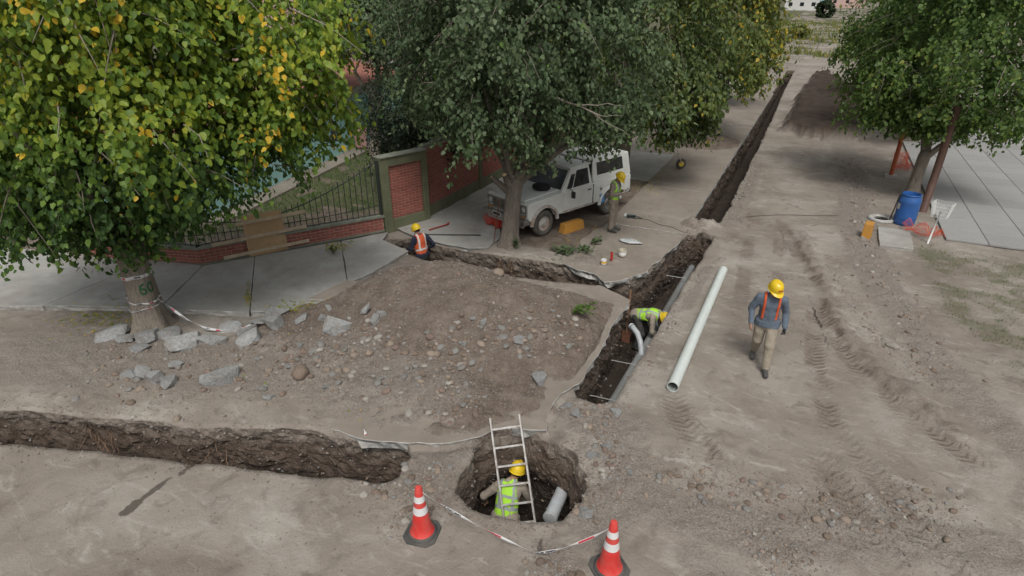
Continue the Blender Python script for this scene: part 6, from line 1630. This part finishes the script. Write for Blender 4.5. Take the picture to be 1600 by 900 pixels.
# low weeds and cut branches: stems with leaves
def sprig(loc, rz, L, n, label, pal='right', size=0.09, seed=0, lie=True):
    t_ = thing('cut_branch' if lie else 'weed', label, 'branch' if lie else 'weed', loc, rz)
    g = random.Random(seed); gg = np.random.default_rng(seed); mb = MB(); P, A_, Nn = [], [], []
    for k in range(n):
        e = Vector((g.uniform(.3, 1) * L, g.uniform(-.5, .5) * L, g.uniform(.02, .14) if lie else g.uniform(.2, .5) * L)) if lie else Vector((g.uniform(-.4, .4) * L, g.uniform(-.4, .4) * L, g.uniform(.5, 1) * L))
        pts = limb(mb, (0, 0, 0.01), e, .006, .002, seed * 31 + k, 5, .03, .2)
        for p in pts[1:]:
            for _ in range(3):
                P.append((p.x + g.uniform(-.03, .03), p.y + g.uniform(-.03, .03), p.z + g.uniform(0, .03))); A_.append((e.x + g.uniform(-.6, .6), e.y + g.uniform(-.6, .6), g.uniform(-.2, .4))); Nn.append((g.uniform(-.4, .4), g.uniform(-.4, .4), 1))
    mb.build('stems', BARK_G, t_, smooth=True)
    P, A_, Nn = np.array(P), np.array(A_), np.array(Nn)
    leaf_cloud('foliage', P, A_, Nn, size * (0.6 + .6 * gg.random(len(P))), np.clip(.5 + .15 * gg.normal(size=len(P)), 0, .94), LM[pal], t_)
for k, (x, y, L, rz, lab) in enumerate(((868, 394, .75, 20, 'leafy cut branch lying at the foot of the forked tree'), (905, 390, .6, -20, 'leafy cut branch between the forked tree and the ochre block'), (888, 402, .55, 140, 'leafy cut branch at the trench rim below the ochre block'), (893, 517, .42, 10, 'small green cut branch lying on the soil heap'), (925, 385, .4, 60, 'short leafy twig lying on the pavement near the standing man'))):
    q = at(x, y); sprig((q.x, q.y, zg(q.x, q.y) + .02), R(rz), L, 7, lab, 'right' if k == 3 else 'mid', 0.085, 100 + k)
sprig((TM.x + .32, TM.y - .15, .05), 0, .35, 6, 'sprout of fresh leaves at the foot of the forked trunk', 'mid', .07, 120, False)
q = at(522, 398, .11); sprig((q.x, q.y, .118), 0, .28, 8, 'dry weed growing in the pavement joint near the plywood', 'far', .05, 121, False)

# ---------------------------------------------------------------- right roadside
BLUE = M('blue_plastic', (0.018, 0.095, 0.32), 0.42, 0.1, 4, 0.001, 20, dirt=(0.06, 0.13, 0.28), dirt_amt=0.6, dirt_scale=2.5)
q = at(1411, 350); ba = thing('plastic_barrel', 'blue plastic barrel with pale sticker standing by the tree', 'barrel', (q.x, q.y, zg(q.x, q.y)))
mb = MB(); mb.lathe([(0.0, 0), (0.25, 0.0), (0.275, 0.03), (0.285, 0.1), (0.29, 0.2), (0.298, 0.24), (0.29, 0.28), (0.295, 0.5), (0.29, 0.68), (0.296, 0.72), (0.285, 0.76), (0.262, 0.86), (0.245, 0.90), (0.25, 0.92), (0.25, 0.945), (0.235, 0.945), (0.228, 0.88), (0.22, 0.6), (0, 0.6)], 36, cap=False); mb.build('shell', BLUE, ba, smooth=True, autos=50)
mb = MB(); mb.lathe([(0.252, 0.90), (0.265, 0.905), (0.265, 0.93), (0.252, 0.935)], 36, cap=False); mb.build('rim', BLUE, ba, smooth=True)
V, F = [], []
for i in range(5):
    for k in range(2): a = R(190 + i * 7); V.append((0.298 * math.cos(a), 0.298 * math.sin(a), 0.48 + k * 0.17))
for i in range(4): F.append((2 * i, 2 * i + 2, 2 * i + 3, 2 * i + 1))
link('sticker', mesh('sticker', V, F, PLATE), ba)
# tiled pavement
tpv = bpy.data.objects.new('tiled_pavement', None); C.objects.link(tpv); tag(tpv, kind='structure')
TILE = M('grey_tile', (0.30, 0.30, 0.295), 0.8, 0.12, 3, 0.002, 40, dirt=(0.22, 0.20, 0.175), dirt_amt=0.5, rnd=0.08)
tile_me = MB().box((0, 0, 0), (0.985, 0.985, 0.06)).build('tile', TILE, bevel=0.006, seg=1).data
bpy.data.objects.remove(bpy.data.objects['tile'])
for i in range(6):
    for k in range(20):
        x, y = 4.55 + i, 19.9 + k
        link('tile', tile_me, tpv, (x + 0.35 * 0 + 0, y, 0.055))
# posts and netting
OPOST = M('orange_post', (0.42, 0.10, 0.035), 0.7, 0.2, 5, 0.003, 30); BROWN = M('brown_post', (0.085, 0.045, 0.032), 0.7, 0.25, 4, 0.003, 30)
q = at(1391, 277); mb = MB(); mb.tube([(0, 0, -.05), (0.02, 0.05, 1.5), (.03, .08, 2.6)], .075, 12); o = mb.build('barrier_post', OPOST, loc=(q.x, q.y, 0)); tag(o, 'orange painted post under the roadside tree', 'post')
MB().prism([(-.2, -.2), (.2, -.2), (.2, .2), (-.2, .2)], 0, .1).build('footing', CONC_B, o, bevel=.01)
q = at(1442, 330); o = MB().tube([(0, 0, -.05), (0.05, .15, 1.3), (.10, .3, 3.2)], .11, 14).build('utility_pole', BROWN, loc=(q.x, q.y, 0), smooth=True); tag(o, 'thick dark brown pole leaning behind the blue barrel', 'pole')
def drape(name, m, loc, w_, d_, h_, label, seed, n=22):
    V, F = [], []
    g = np.random.default_rng(seed); P = np.array([((i / (n - 1) - .5) * w_, (k / (n - 1) - .5) * d_) for i in range(n) for k in range(n)])
    z = np.abs(fbm(P, 2.5, 3, seed)) * h_ * 1.8 + 0.02
    P = P * (0.75 + .25 * np.abs(fbm(P, 1.5, 2, seed + 3))[:, None])
    for p, zz in zip(P, z): V.append((p[0], p[1], zz))
    for i in range(n - 1):
        for k in range(n - 1): F.append((i * n + k, (i + 1) * n + k, (i + 1) * n + k + 1, i * n + k + 1))
    o = link(name, mesh(name, V, F, m), None, loc); md = o.modifiers.new('w', 'WIREFRAME'); md.thickness = 0.006; md.use_replace = True
    return tag(o, label, 'net')
q = at(1441, 366); drape('safety_net', NETO, (q.x, q.y, 0.02), 1.2, .9, .25, 'heap of orange red safety netting beside the white wire basket', 5)
q = at(1407, 262); drape('safety_net', NETO, (q.x, q.y, 0.02), .7, 2.2, .5, 'orange netting strewn around the orange post', 6)
# wire basket on a pole
q = at(1449, 381); wb = thing('litter_basket', 'white wire litter basket on a slim white pole', 'basket', (q.x, q.y, zg(q.x, q.y)), R(-25))
WHT = M('white_paint_metal', (0.62, 0.64, 0.62), 0.5, 0.08, 6, 0.001, 30)
MB().tube([(0, 0, -.05), (.05, .05, .95)], .024, 10).build('pole', WHT, wb, smooth=True)
V, F = [], []
nn = 12
for j, (hw, z) in enumerate(((.17, .78), (.185, .88), (.20, .98), (.215, 1.08), (.23, 1.18))):
    for k in range(nn * 4):
        s_, u = divmod(k, nn); u = u / nn * 2 - 1
        x, y = ((u, -1), (1, u), (-u, 1), (-1, -u))[s_]
        V.append((.06 + x * hw, .06 + y * hw * .8, z))
for j in range(4):
    for k in range(nn * 4): F.append((j * 48 + k, j * 48 + (k + 1) % 48, (j + 1) * 48 + (k + 1) % 48, (j + 1) * 48 + k))
o = link('basket', mesh('basket', V, F, WHT), wb); md = o.modifiers.new('w', 'WIREFRAME'); md.thickness = .009
# concrete pad, lid and tool
q = at(1398, 377); o = slab('concrete_pad', [(q.x - .42, q.y - .75), (q.x + .38, q.y - .7), (q.x + .42, q.y + .85), (q.x - .40, q.y + .8)], .10, .14, [CONC, CONC_B], None, .02, .15, 77); tag(o, 'small flat concrete pad in the grass beside the blue barrel', 'pad')
q = at(1376, 344); mb = MB(); mb.lathe([(.20, 0), (.36, 0), (.37, .05), (.33, .09), (.24, .08), (.20, .04)], 26, cap=False); mb.F += [tuple(range(0, 26))]; mb.I.append(0); o = mb.build('manhole_ring', CONC_B, loc=(q.x, q.y, .01), smooth=True); tag(o, 'round concrete manhole ring set in the gravel beside the barrel', 'ring')
q = at(1388, 348); tag(MB().tube([(0, 0, 0), (.10, .03, .9)], .02, 8).build('iron_stake', BLACKP, loc=(q.x, q.y, 0.0)), 'dark iron stake leaning against the blue barrel', 'stake')
# thin cable across the road
ca, cb = at(1165, 340), at(1310, 336)
tag(MB().tube([(ca + Vector((0, 0, .012))).lerp(cb + Vector((0, 0, .012)), t) + Vector((0, .12 * math.sin(t * 5), .012)) for t in np.linspace(0, 1, 24)], .007, 5).build('cable', BLACKP, smooth=True), 'thin dark cable lying straight across the road', 'cable')
# far houses at the end of the field
for k, (px_, py_, w_, h_, m, lab) in enumerate(((1252, 16, 14, 5, WHITE, 'distant white house beyond the field'), (1322, 12, 18, 6, PINK, 'distant terracotta coloured house beyond the field'), (1278, 4, 22, 4, TURQ, 'distant pale turquoise shed behind the round bush'))):
    q = at(px_, py_); hh = thing('far_house', lab, 'house', (q.x, q.y, 0))
    MB().box((0, 0, h_ / 2), (w_, 9, h_)).build('wall', m, hh); MB().box((0, 0, h_ + .2), (w_ + .8, 9.8, .4)).build('roof', TILE_R if k != 2 else CONC, hh)
    for i in range(3): MB().box((-w_ / 3 + i * w_ / 3, -4.52, h_ * .5), (1.6, .06, 1.5)).build('window', GLASSD, hh)
# ---------------------------------------------------------------- stones, broken concrete, litter
def stone_ramp(t, f):
    return ramp(t, f, [(0.0, (0.120, 0.092, 0.072)), (0.25, (0.195, 0.150, 0.116)), (0.52, (0.255, 0.208, 0.166)), (0.66, (0.185, 0.178, 0.166)), (0.82, (0.225, 0.222, 0.212)), (0.95, (0.34, 0.32, 0.29)), (1.0, (0.22, 0.135, 0.105))])
def stone_mat(name, use_attr):
    m, t, b = nodes(name)
    f = attr(t, 'lc') if use_attr else N(t, 'ShaderNodeObjectInfo').outputs['Random']
    pos = N(t, 'ShaderNodeNewGeometry').outputs['Position']
    n = noise_tex(t, pos, 60, 3, .6)
    col = mixc(t, rmap(t, n, .45, .75, 0, .5), stone_ramp(t, f), (0.24, 0.20, 0.165))
    t.links.new(col, b.inputs['Base Color']); b.inputs['Roughness'].default_value = .85
    bump(t, b, n, .006)
    return m
STONES = stone_mat('loose_stones', True)
SCOL = {'brown': (0.165, 0.122, 0.092), 'sandy': (0.265, 0.212, 0.165), 'grey': (0.195, 0.192, 0.182), 'pale': (0.33, 0.312, 0.28), 'reddish': (0.195, 0.138, 0.112)}
STONE = {k: M(k + '_stone', c, .85, .22, 9, .006, 40, dirt=(0.22, 0.182, 0.15), dirt_amt=.5, dirt_scale=4, rnd=.12) for k, c in SCOL.items()}
def ico(sub, seed, amp=.22, flat=(1, .8, .6)):
    bm = bmesh.new(); bmesh.ops.create_icosphere(bm, subdivisions=sub, radius=1)
    V = np.array([v.co for v in bm.verts]); F = np.array([[v.index for v in f.verts] for f in bm.faces]); bm.free()
    V = V * (1 + amp * fbm(V, 1.1, 2, seed))[:, None] * np.array(flat); return V, F
SV = [ico(3 if i < 8 else 2, 200 + i, .25, (1, random.uniform(.62, .9), random.uniform(.45, .7))) for i in range(12)]
stone_me = {k: [fast_mesh('stone', v, None, f, m_, True) for v, f in SV[:8]] for k, m_ in STONE.items()}
TV = []
for i in range(8):
    v_ = np.array([(1, 0, 0), (-1, .1, 0), (.1, 1, .1), (0, -1, 0), (.1, 0, 1), (0, 0, -1)], float) * np.array([1, random.uniform(.6, .95), random.uniform(.5, .85)]) + np.random.default_rng(i).normal(size=(6, 3)) * .16
    TV.append((v_, np.array([(0, 2, 4), (2, 1, 4), (1, 3, 4), (3, 0, 4), (2, 0, 5), (1, 2, 5), (3, 1, 5), (0, 3, 5)])))
g = np.random.default_rng(77)
def along(pts, wd, n):
    L = [math.dist(a, b) for a, b in zip(pts[:-1], pts[1:])]; s = g.choice(len(L), n, p=np.array(L) / sum(L)); t = g.random(n)
    A_ = np.array(pts)[s]; B_ = np.array(pts)[s + 1]; p = A_ + t[:, None] * (B_ - A_); return p + wd * g.normal(size=(n, 2)) * .6
PX = lambda l: pxl(l)
REG = [  # group, where, line, spread, count, smallest, largest radius
    ('stones on the soil heap', 'rounded river stone on the slope of the soil heap', PX([(560, 500), (700, 470), (850, 490)]), 1.2, 520, .012, .055),
    ('stones on the soil heap', 'rounded river stone on the slope of the soil heap', PX([(640, 560), (720, 575), (800, 540), (900, 540)]), .55, 620, .016, .085),
    ('stones on the soil heap', 'rounded river stone on the slope of the soil heap', PX([(700, 600), (690, 640), (760, 640)]), .45, 260, .012, .06),
    ('stones in the rubble band', 'loose stone in the rubble band beside the broken concrete', PX([(130, 590), (300, 600), (480, 590), (620, 620)]), .8, 620, .012, .075),
    ('stones in the rubble band', 'loose stone in the rubble band beside the broken concrete', PX([(430, 570), (540, 560), (600, 545)]), .6, 420, .012, .08),
    ('stones in the rubble band', 'loose stone in the rubble band beside the broken concrete', PX([(140, 545), (300, 555), (460, 535), (620, 550)]), .35, 620, .010, .045),
    ('stones round the pit', 'loose stone lying on the bank of the round pit', PX([(890, 640), (940, 640), (945, 700), (950, 760), (900, 800)]), .30, 420, .012, .06),
    ('stones round the pit', 'loose stone lying on the bank of the round pit', PX([(560, 770), (640, 745), (690, 740), (620, 820)]), .32, 340, .010, .065),
    ('stones across the road', 'loose stone in the gravel strip across the road', PX([(980, 735), (1080, 750), (1180, 780), (1290, 800), (1400, 800), (1470, 790)]), .42, 640, .010, .062),
    ('stones across the road', 'loose stone in the gravel strip across the road', PX([(1190, 850), (1240, 870)]), .30, 200, .008, .04),
    ('stones across the road', 'loose stone in the gravel strip across the road', PX([(850, 880), (880, 890)]), .2, 120, .01, .05),
    ('stones on the road shoulder', 'loose stone along the gravel shoulder of the road', PX([(1330, 250), (1340, 330), (1360, 400), (1400, 470), (1470, 590)]), .5, 900, .014, .07),
    ('stones on the road shoulder', 'loose stone along the gravel shoulder of the road', PX([(1300, 400), (1330, 480), (1380, 540), (1475, 610)]), .22, 300, .012, .05),
    ('stones at the trench edge', 'loose stone on the road edge of the street trench', PX([(1140, 350), (1165, 290), (1185, 250)]), .25, 320, .012, .05),
    ('stones at the trench edge', 'loose stone on the road edge of the street trench', PX([(1000, 590), (1060, 480), (1095, 420)]), .16, 160, .01, .045),
    ('stones at the pavement corner', 'loose stone on the rubble corner of the pavement', PX([(900, 400), (980, 405), (1040, 380), (1090, 355)]), .4, 300, .01, .05),
    ('stones on open ground', 'lone small stone on the bare dusty ground', PX([(200, 830), (700, 870), (1200, 700), (1250, 560), (1180, 420)]), 1.3, 260, .006, .03)]
sp, sr, sg_ = [], [], []
for gi, (grp, lab, ln_, wd, n, r0, r1) in enumerate(REG):
    p = along(ln_, wd, n); r = r0 + (r1 - r0) * g.random(n) ** 5.0
    sp.append(p); sr.append(r); sg_.append(np.full(n, gi))
sp, sr, sg_ = np.concatenate(sp), np.concatenate(sr), np.concatenate(sg_)
def blocked(p):
    b = in_pit(p[:, 0], p[:, 1])
    for q in PANELS + [[(-10.2, 13.2), (-7.2, 13.1), (-7.2, 22), (-10.2, 22)]]: b |= in_poly(p[:, 0], p[:, 1], q)
    return b
ok = ~blocked(sp); sp, sr, sg_ = sp[ok], sr[ok], sg_[ok]
sz_, _ = ground_z(sp[:, 0], sp[:, 1])
dist = np.sqrt(sp[:, 0] ** 2 + sp[:, 1] ** 2 + 38); order = np.argsort(-sr / dist)
big = order[:285]
# a few boulders the photo picks out
for (x, y, r, lab) in ((778, 457, .19, 'large smooth sandy boulder near the top of the soil heap'), (1395, 542, .13, 'single pale boulder lying on the road shoulder'), (470, 588, .19, 'flat brown boulder in the rubble near the left trench'), (690, 565, .10, 'rounded grey cobble halfway down the soil heap'), (640, 650, .11, 'pale cobble on the soil between the left trench and the heap')):
    q = at(x, y); o = link('boulder', random.choice(stone_me[{'large': 'sandy', 'singl': 'pale', 'flat ': 'brown', 'round': 'grey', 'pale ': 'pale'}[lab[:5]]]), None, (q.x, q.y, zg(q.x, q.y) + r * .15), (0, 0, random.uniform(0, 6)), r); tag(o, lab, 'boulder')
for i in big:
    r = sr[i]; ck = ('brown', 'sandy', 'grey', 'sandy', 'pale', 'brown', 'grey', 'reddish')[int(g.integers(0, 8))]; o = link('stone', stone_me[ck][i % 8], None, (sp[i, 0], sp[i, 1], sz_[i] + r * .12), (g.uniform(-.3, .3), g.uniform(-.3, .3), g.uniform(0, 6.3)), r * g.uniform(.9, 1.25))
    tag(o, ck + ' ' + REG[sg_[i]][1], 'stone', ck + ' ' + REG[sg_[i]][0])
def scatter(name, P, r, z, tmpl, mat, smooth=True):
    Vs, Fs, Ls, nb = [], [], [], 0
    k = g.integers(0, len(tmpl), len(P))
    for q in range(len(tmpl)):
        m = np.where(k == q)[0]
        if not len(m): continue
        v, f = tmpl[q]; n = len(m)
        a = g.uniform(0, 6.283, n); ca_, sa_ = np.cos(a), np.sin(a); tl_ = g.uniform(-.4, .4, n)
        x = v[None, :, 0] * ca_[:, None] - v[None, :, 1] * sa_[:, None]; y = v[None, :, 0] * sa_[:, None] + v[None, :, 1] * ca_[:, None]; zz = v[None, :, 2] + tl_[:, None] * v[None, :, 0]
        V = np.stack([x, y, zz], -1) * r[m][:, None, None] + np.stack([P[m, 0], P[m, 1], z[m]], -1)[:, None]
        Vs.append(V.reshape(-1, 3)); Fs.append((f[None] + (np.arange(n) * len(v))[:, None, None]).reshape(-1, 3) + nb); Ls.append(np.repeat(g.random(n), len(v))); nb += n * len(v)
    me = fast_mesh(name, np.concatenate(Vs), None, np.concatenate(Fs), mat, smooth)
    a_ = me.attributes.new('lc', 'FLOAT', 'POINT'); a_.data.foreach_set('value', np.concatenate(Ls).astype(np.float32))
    return tag(link(name, me), kind='stuff')
rest = order[285:]
o = scatter('loose_stones', sp[rest], sr[rest], sz_[rest] + sr[rest] * .1, SV[8:], STONES)
# fine gravel, thousands of crumbs
gp_, gr2 = [], []
for (grp, lab, ln_, wd, n, r0, r1) in REG:
    m = int(n * 7.0); gp_.append(along(ln_, wd * 1.25, m)); gr2.append(.004 + .012 * g.random(m) ** 2)
for k, (po, dp, ln_) in enumerate(PITS):      # crumbs along every rim
    pa_ = np.array([[p[0], p[1]] for p in po]); m = 2600; s = g.integers(0, len(pa_), m)
    gp_.append(pa_[s] + .14 * g.normal(size=(m, 2))); gr2.append(.005 + .018 * g.random(m) ** 2.5)
m = 14000; gp_.append(np.column_stack([g.uniform(-10, 4, m), g.uniform(2.2, 18, m)])); gr2.append(.003 + .009 * g.random(m) ** 3)
m = 22000; hp = np.column_stack([g.uniform(-9.3, -3.2, m), g.uniform(7.0, 12.2, m)]); hp = hp[mound_h(hp[:, 0], hp[:, 1]) > .02]
gp_.append(hp); gr2.append(.005 + .02 * g.random(len(hp)) ** 3)
gp_, gr2 = np.concatenate(gp_), np.concatenate(gr2); ok = ~blocked(gp_); gp_, gr2 = gp_[ok], gr2[ok]
gz_, _ = ground_z(gp_[:, 0], gp_[:, 1])
scatter('gravel', gp_, gr2, gz_ + gr2 * .2, TV, STONES, False)
# pebbles sticking out of the trench walls: sampled from the wall faces nearest the street
wv_ = np.concatenate(verts)[nx * ny:]; wv_ = wv_[(wv_[:, 2] < -.06) & (wv_[:, 1] < 19)]
sel = g.choice(len(wv_), 6000, replace=False)
pr_ = .008 + .034 * g.random(6000) ** 3
scatter('wall_pebbles', wv_[sel][:, :2] + .01 * g.normal(size=(6000, 2)), pr_, wv_[sel][:, 2], TV, STONES, True)
# broken concrete
def chunk_mesh(seed, flat):
    r_ = random.Random(seed); bm = bmesh.new()
    for k in range(13):
        a = r_.uniform(0, 6.283); q = r_.uniform(.72, 1.0); z = r_.choice((-1, 1)) * r_.uniform(.75, 1) if r_.random() < .75 else r_.uniform(-.6, .6)
        bm.verts.new((q * math.cos(a), q * .72 * math.sin(a), z * flat))
    bmesh.ops.convex_hull(bm, input=bm.verts); bmesh.ops.delete(bm, geom=[v for v in bm.verts if not v.link_faces], context='VERTS')
    bmesh.ops.bevel(bm, geom=list(bm.edges), offset=.022, segments=1, affect='EDGES')
    bmesh.ops.triangulate(bm, faces=bm.faces); bmesh.ops.subdivide_edges(bm, edges=bm.edges, cuts=1)
    for v in bm.verts: v.co += v.co.normalized() * .035 * float(fbm(np.array([v.co[:]]), 4, 2, seed)[0])
    me = bpy.data.meshes.new('concrete_chunk'); bm.to_mesh(me); bm.free(); me.materials.append(CHUNK); return me
CHUNK = M('grey_concrete_chunk', (0.39, 0.405, 0.41), 0.9, 0.28, 6, 0.05, 12, dirt=(0.26, 0.225, 0.19), dirt_amt=0.75, dirt_scale=2.2, rnd=.15)
cms = [chunk_mesh(i, .24 + .08 * (i % 3)) for i in range(9)]
CH = [(172, 528, 42), (197, 532, 26), (233, 530, 36), (208, 531, 22), (222, 547, 26), (268, 524, 32), (288, 538, 54), (322, 533, 26), (342, 535, 26), (358, 518, 34), (388, 524, 30), (390, 537, 40), (406, 510, 32), (433, 497, 36), (430, 512, 40), (472, 507, 26), (468, 545, 16),
      (530, 527, 44), (573, 513, 24), (588, 528, 22), (600, 520, 18), (275, 573, 22), (223, 587, 30), (243, 590, 30), (203, 588, 22), (342, 592, 54), (268, 600, 28), (250, 592, 24), (515, 500, 16), (505, 512, 16), (452, 580, 14), (843, 597, 36), (812, 556, 20), (740, 540, 14), (725, 562, 15), (756, 541, 14), (512, 608, 14), (420, 622, 16), (362, 515, 16), (985, 740, 14), (900, 648, 22), (962, 648, 20), (925, 712, 20), (946, 700, 16), (915, 803, 26), (886, 632, 18)]
LBL = lambda x, y: ('lump of broken grey concrete in the row at the foot of the pavement tree', 'broken concrete by the pavement tree') if x < 480 and y < 560 else (('lump of broken concrete lying out in the rubble band', 'broken concrete in the rubble band') if x < 640 else (('lump of broken concrete on the bank of the round pit', 'broken concrete by the pit') if y > 620 else ('lump of broken concrete on the skirt of the soil heap', 'broken concrete on the soil heap')))
ORD = ['first', 'second', 'third', 'fourth', 'fifth', 'sixth', 'seventh', 'eighth', 'ninth', 'tenth', 'eleventh', 'twelfth', 'thirteenth', 'fourteenth']
ROWR = sorted([c for c in CH if 238 < c[0] < 480 and c[1] < 560]); ROWL = sorted([c for c in CH if c[0] <= 238 and c[1] < 560], reverse=True)
for i, (x, y, w_) in enumerate(CH):
    q = at(x, y); d = math.sqrt(q.x ** 2 + q.y ** 2 + 38); r = w_ / FPX * d * .58
    me = cms[i % 9]; hz = r * (.24 + .08 * (i % 3))
    tl_ = random.uniform(-.35, .35)
    o = link('concrete_chunk', me, None, (q.x, q.y, zg(q.x, q.y) + hz * .55), (tl_, random.uniform(-.2, .2), random.uniform(0, 6.3)), r)
    lb, gp2 = LBL(x, y)
    if (x, y, w_) in ROWR: lb = ORD[ROWR.index((x, y, w_))] + ' lump of broken concrete from the tree trunk toward the soil heap'
    elif (x, y, w_) in ROWL: lb = ORD[ROWL.index((x, y, w_))] + ' lump of broken concrete from the tree trunk, away from the soil heap'
    if (x, y) == (530, 527): lb, gp2 = 'large square slab of broken concrete tilted on the left skirt of the soil heap', None
    elif (x, y) == (843, 597): lb, gp2 = 'pale wedge of concrete alone on the slab between heap and street trench', None
    elif (x, y) == (342, 592): lb, gp2 = 'long flat piece of broken concrete alone in the middle of the rubble band', None
    tag(o, lb, 'concrete lump', gp2)
# broken paving slab at the foot of the heap
q = at(535, 455, .12); o = slab('broken_slab', [(q.x - .35, q.y - .75), (q.x + .55, q.y - .35), (q.x + .5, q.y + .6), (q.x - .1, q.y + .3)], .20, .10, [CONC_D, CONC_B], None, .03, .1, 88); o.rotation_euler = (R(4), R(5), 0); tag(o, 'broken brown paving slab half buried at the edge of the soil heap', 'slab')
# fallen leaves
def litter(name, lines, n, pal, lo, hi, size):
    P = np.concatenate([along(l, w_, int(n * f)) for l, w_, f in lines]); P = P[~in_pit(P[:, 0], P[:, 1])]
    z, _ = ground_z(P[:, 0], P[:, 1]); on = np.zeros(len(P), bool)
    for k_, q in enumerate(PANELS): on |= in_poly(P[:, 0], P[:, 1], q)
    z = np.where(on, .128, np.maximum(z, np.where((P[:, 0] > -4.9) & (P[:, 0] < -2.7) & (P[:, 1] > 13.3), .058, -9))) + .012
    m = len(P); ax = g.normal(size=(m, 3)) * np.array([1, 1, .15]); nm_ = np.column_stack([g.normal(size=(m, 2)) * .25, np.ones(m)])
    root = leaf_cloud(name, np.column_stack([P, z]), ax, nm_, size * (.5 + .7 * g.random(m)), lo + (hi - lo) * g.random(m), LM[pal], None)
    return root
litter('fallen_leaves', [(PX([(125, 495), (210, 500)]), .5, .35), (PX([(420, 492), (495, 485)]), .25, .2), (PX([(515, 395), (545, 388)]), .3, .2), (PX([(390, 450), (391, 485)]), .06, .08), (PX([(600, 600), (300, 560)]), 1.2, .02), (PX([(1000, 300), (1030, 262)]), .6, .5), (PX([(880, 385), (940, 350)]), .5, .1)], 620, 'left', .7, 1.0, .06)
litter('fallen_green_leaves', [(PX([(850, 395), (950, 400)]), .5, .5), (PX([(930, 370), (1040, 330)]), .8, .3), (PX([(1155, 320), (1185, 260)]), .3, .2)], 260, 'mid', .2, .8, .05)
# grass blades
def blades(name, P, h0, h1, pal, lo, hi):
    z, ms = ground_z(P[:, 0], P[:, 1]); k = g.random(len(P)) < ms['grs'] * 1.3; P, z = P[k], z[k]; n = len(P)
    a = g.uniform(0, 6.28, n); h = g.uniform(h0, h1, n); w_ = h * .10; ln_ = g.normal(size=(n, 2)) * h[:, None] * .45
    b = np.column_stack([P, z - .005]); dx = np.column_stack([np.cos(a) * w_, np.sin(a) * w_, np.zeros(n)])
    V = np.stack([b - dx, b + dx, b + np.column_stack([ln_, h])], 1).reshape(-1, 3)
    me = fast_mesh(name, V, None, np.arange(3 * n).reshape(-1, 3), LM[pal]); a_ = me.attributes.new('lc', 'FLOAT', 'POINT'); a_.data.foreach_set('value', np.repeat(lo + (hi - lo) * g.random(n), 3).astype(np.float32))
    return tag(link(name, me), kind='stuff')
blades('grass', np.column_stack([g.uniform(-19, -10.6, 30000), g.uniform(9, 24, 30000)]), .05, .14, 'right', .1, .95)
blades('roadside_grass', np.column_stack([g.uniform(2.2, 7, 22000), g.uniform(11, 20, 22000)]), .02, .07, 'far', .2, .9)
blades('field_grass', np.column_stack([g.uniform(-14, 12, 14000), 72 + 120 * g.random(14000) ** 1.5]), .25, .7, 'far', .5, 1.0)
# roots hanging in the trenches
def roots(loc, n, L, label, seed):
    r_ = random.Random(seed); t_ = thing('hanging_roots', label, 'roots', loc)
    for k in range(n):
        a = Vector((r_.uniform(-.35, .35), r_.uniform(-.06, .06), r_.uniform(-.12, .05))); b = a + Vector((r_.uniform(-.3, .3), r_.uniform(-.25, -.02), -r_.uniform(.4, 1) * L))
        mb = MB(); limb(mb, a, b, r_.uniform(.005, .013), .002, seed * 9 + k, 7, -.08, .5); mb.build('root', ROOT, t_, smooth=True)
ROOT = M('pale_root', (0.20, 0.13, 0.085), 0.85, .25, 12)
q = at(155, 665, -.1); roots((q.x, q.y - .05, -.12), 12, .6, 'tangle of pale roots hanging from the left trench wall', 3)
q = at(330, 690, -.15); roots((q.x + .2, q.y, -.2), 4, .5, 'few thin roots hanging midway along the left trench', 4)
q = at(790, 405, -.1); roots((q.x, q.y + .02, -.1), 14, .6, 'dense fringe of roots hanging below the forked tree in the trench', 5)
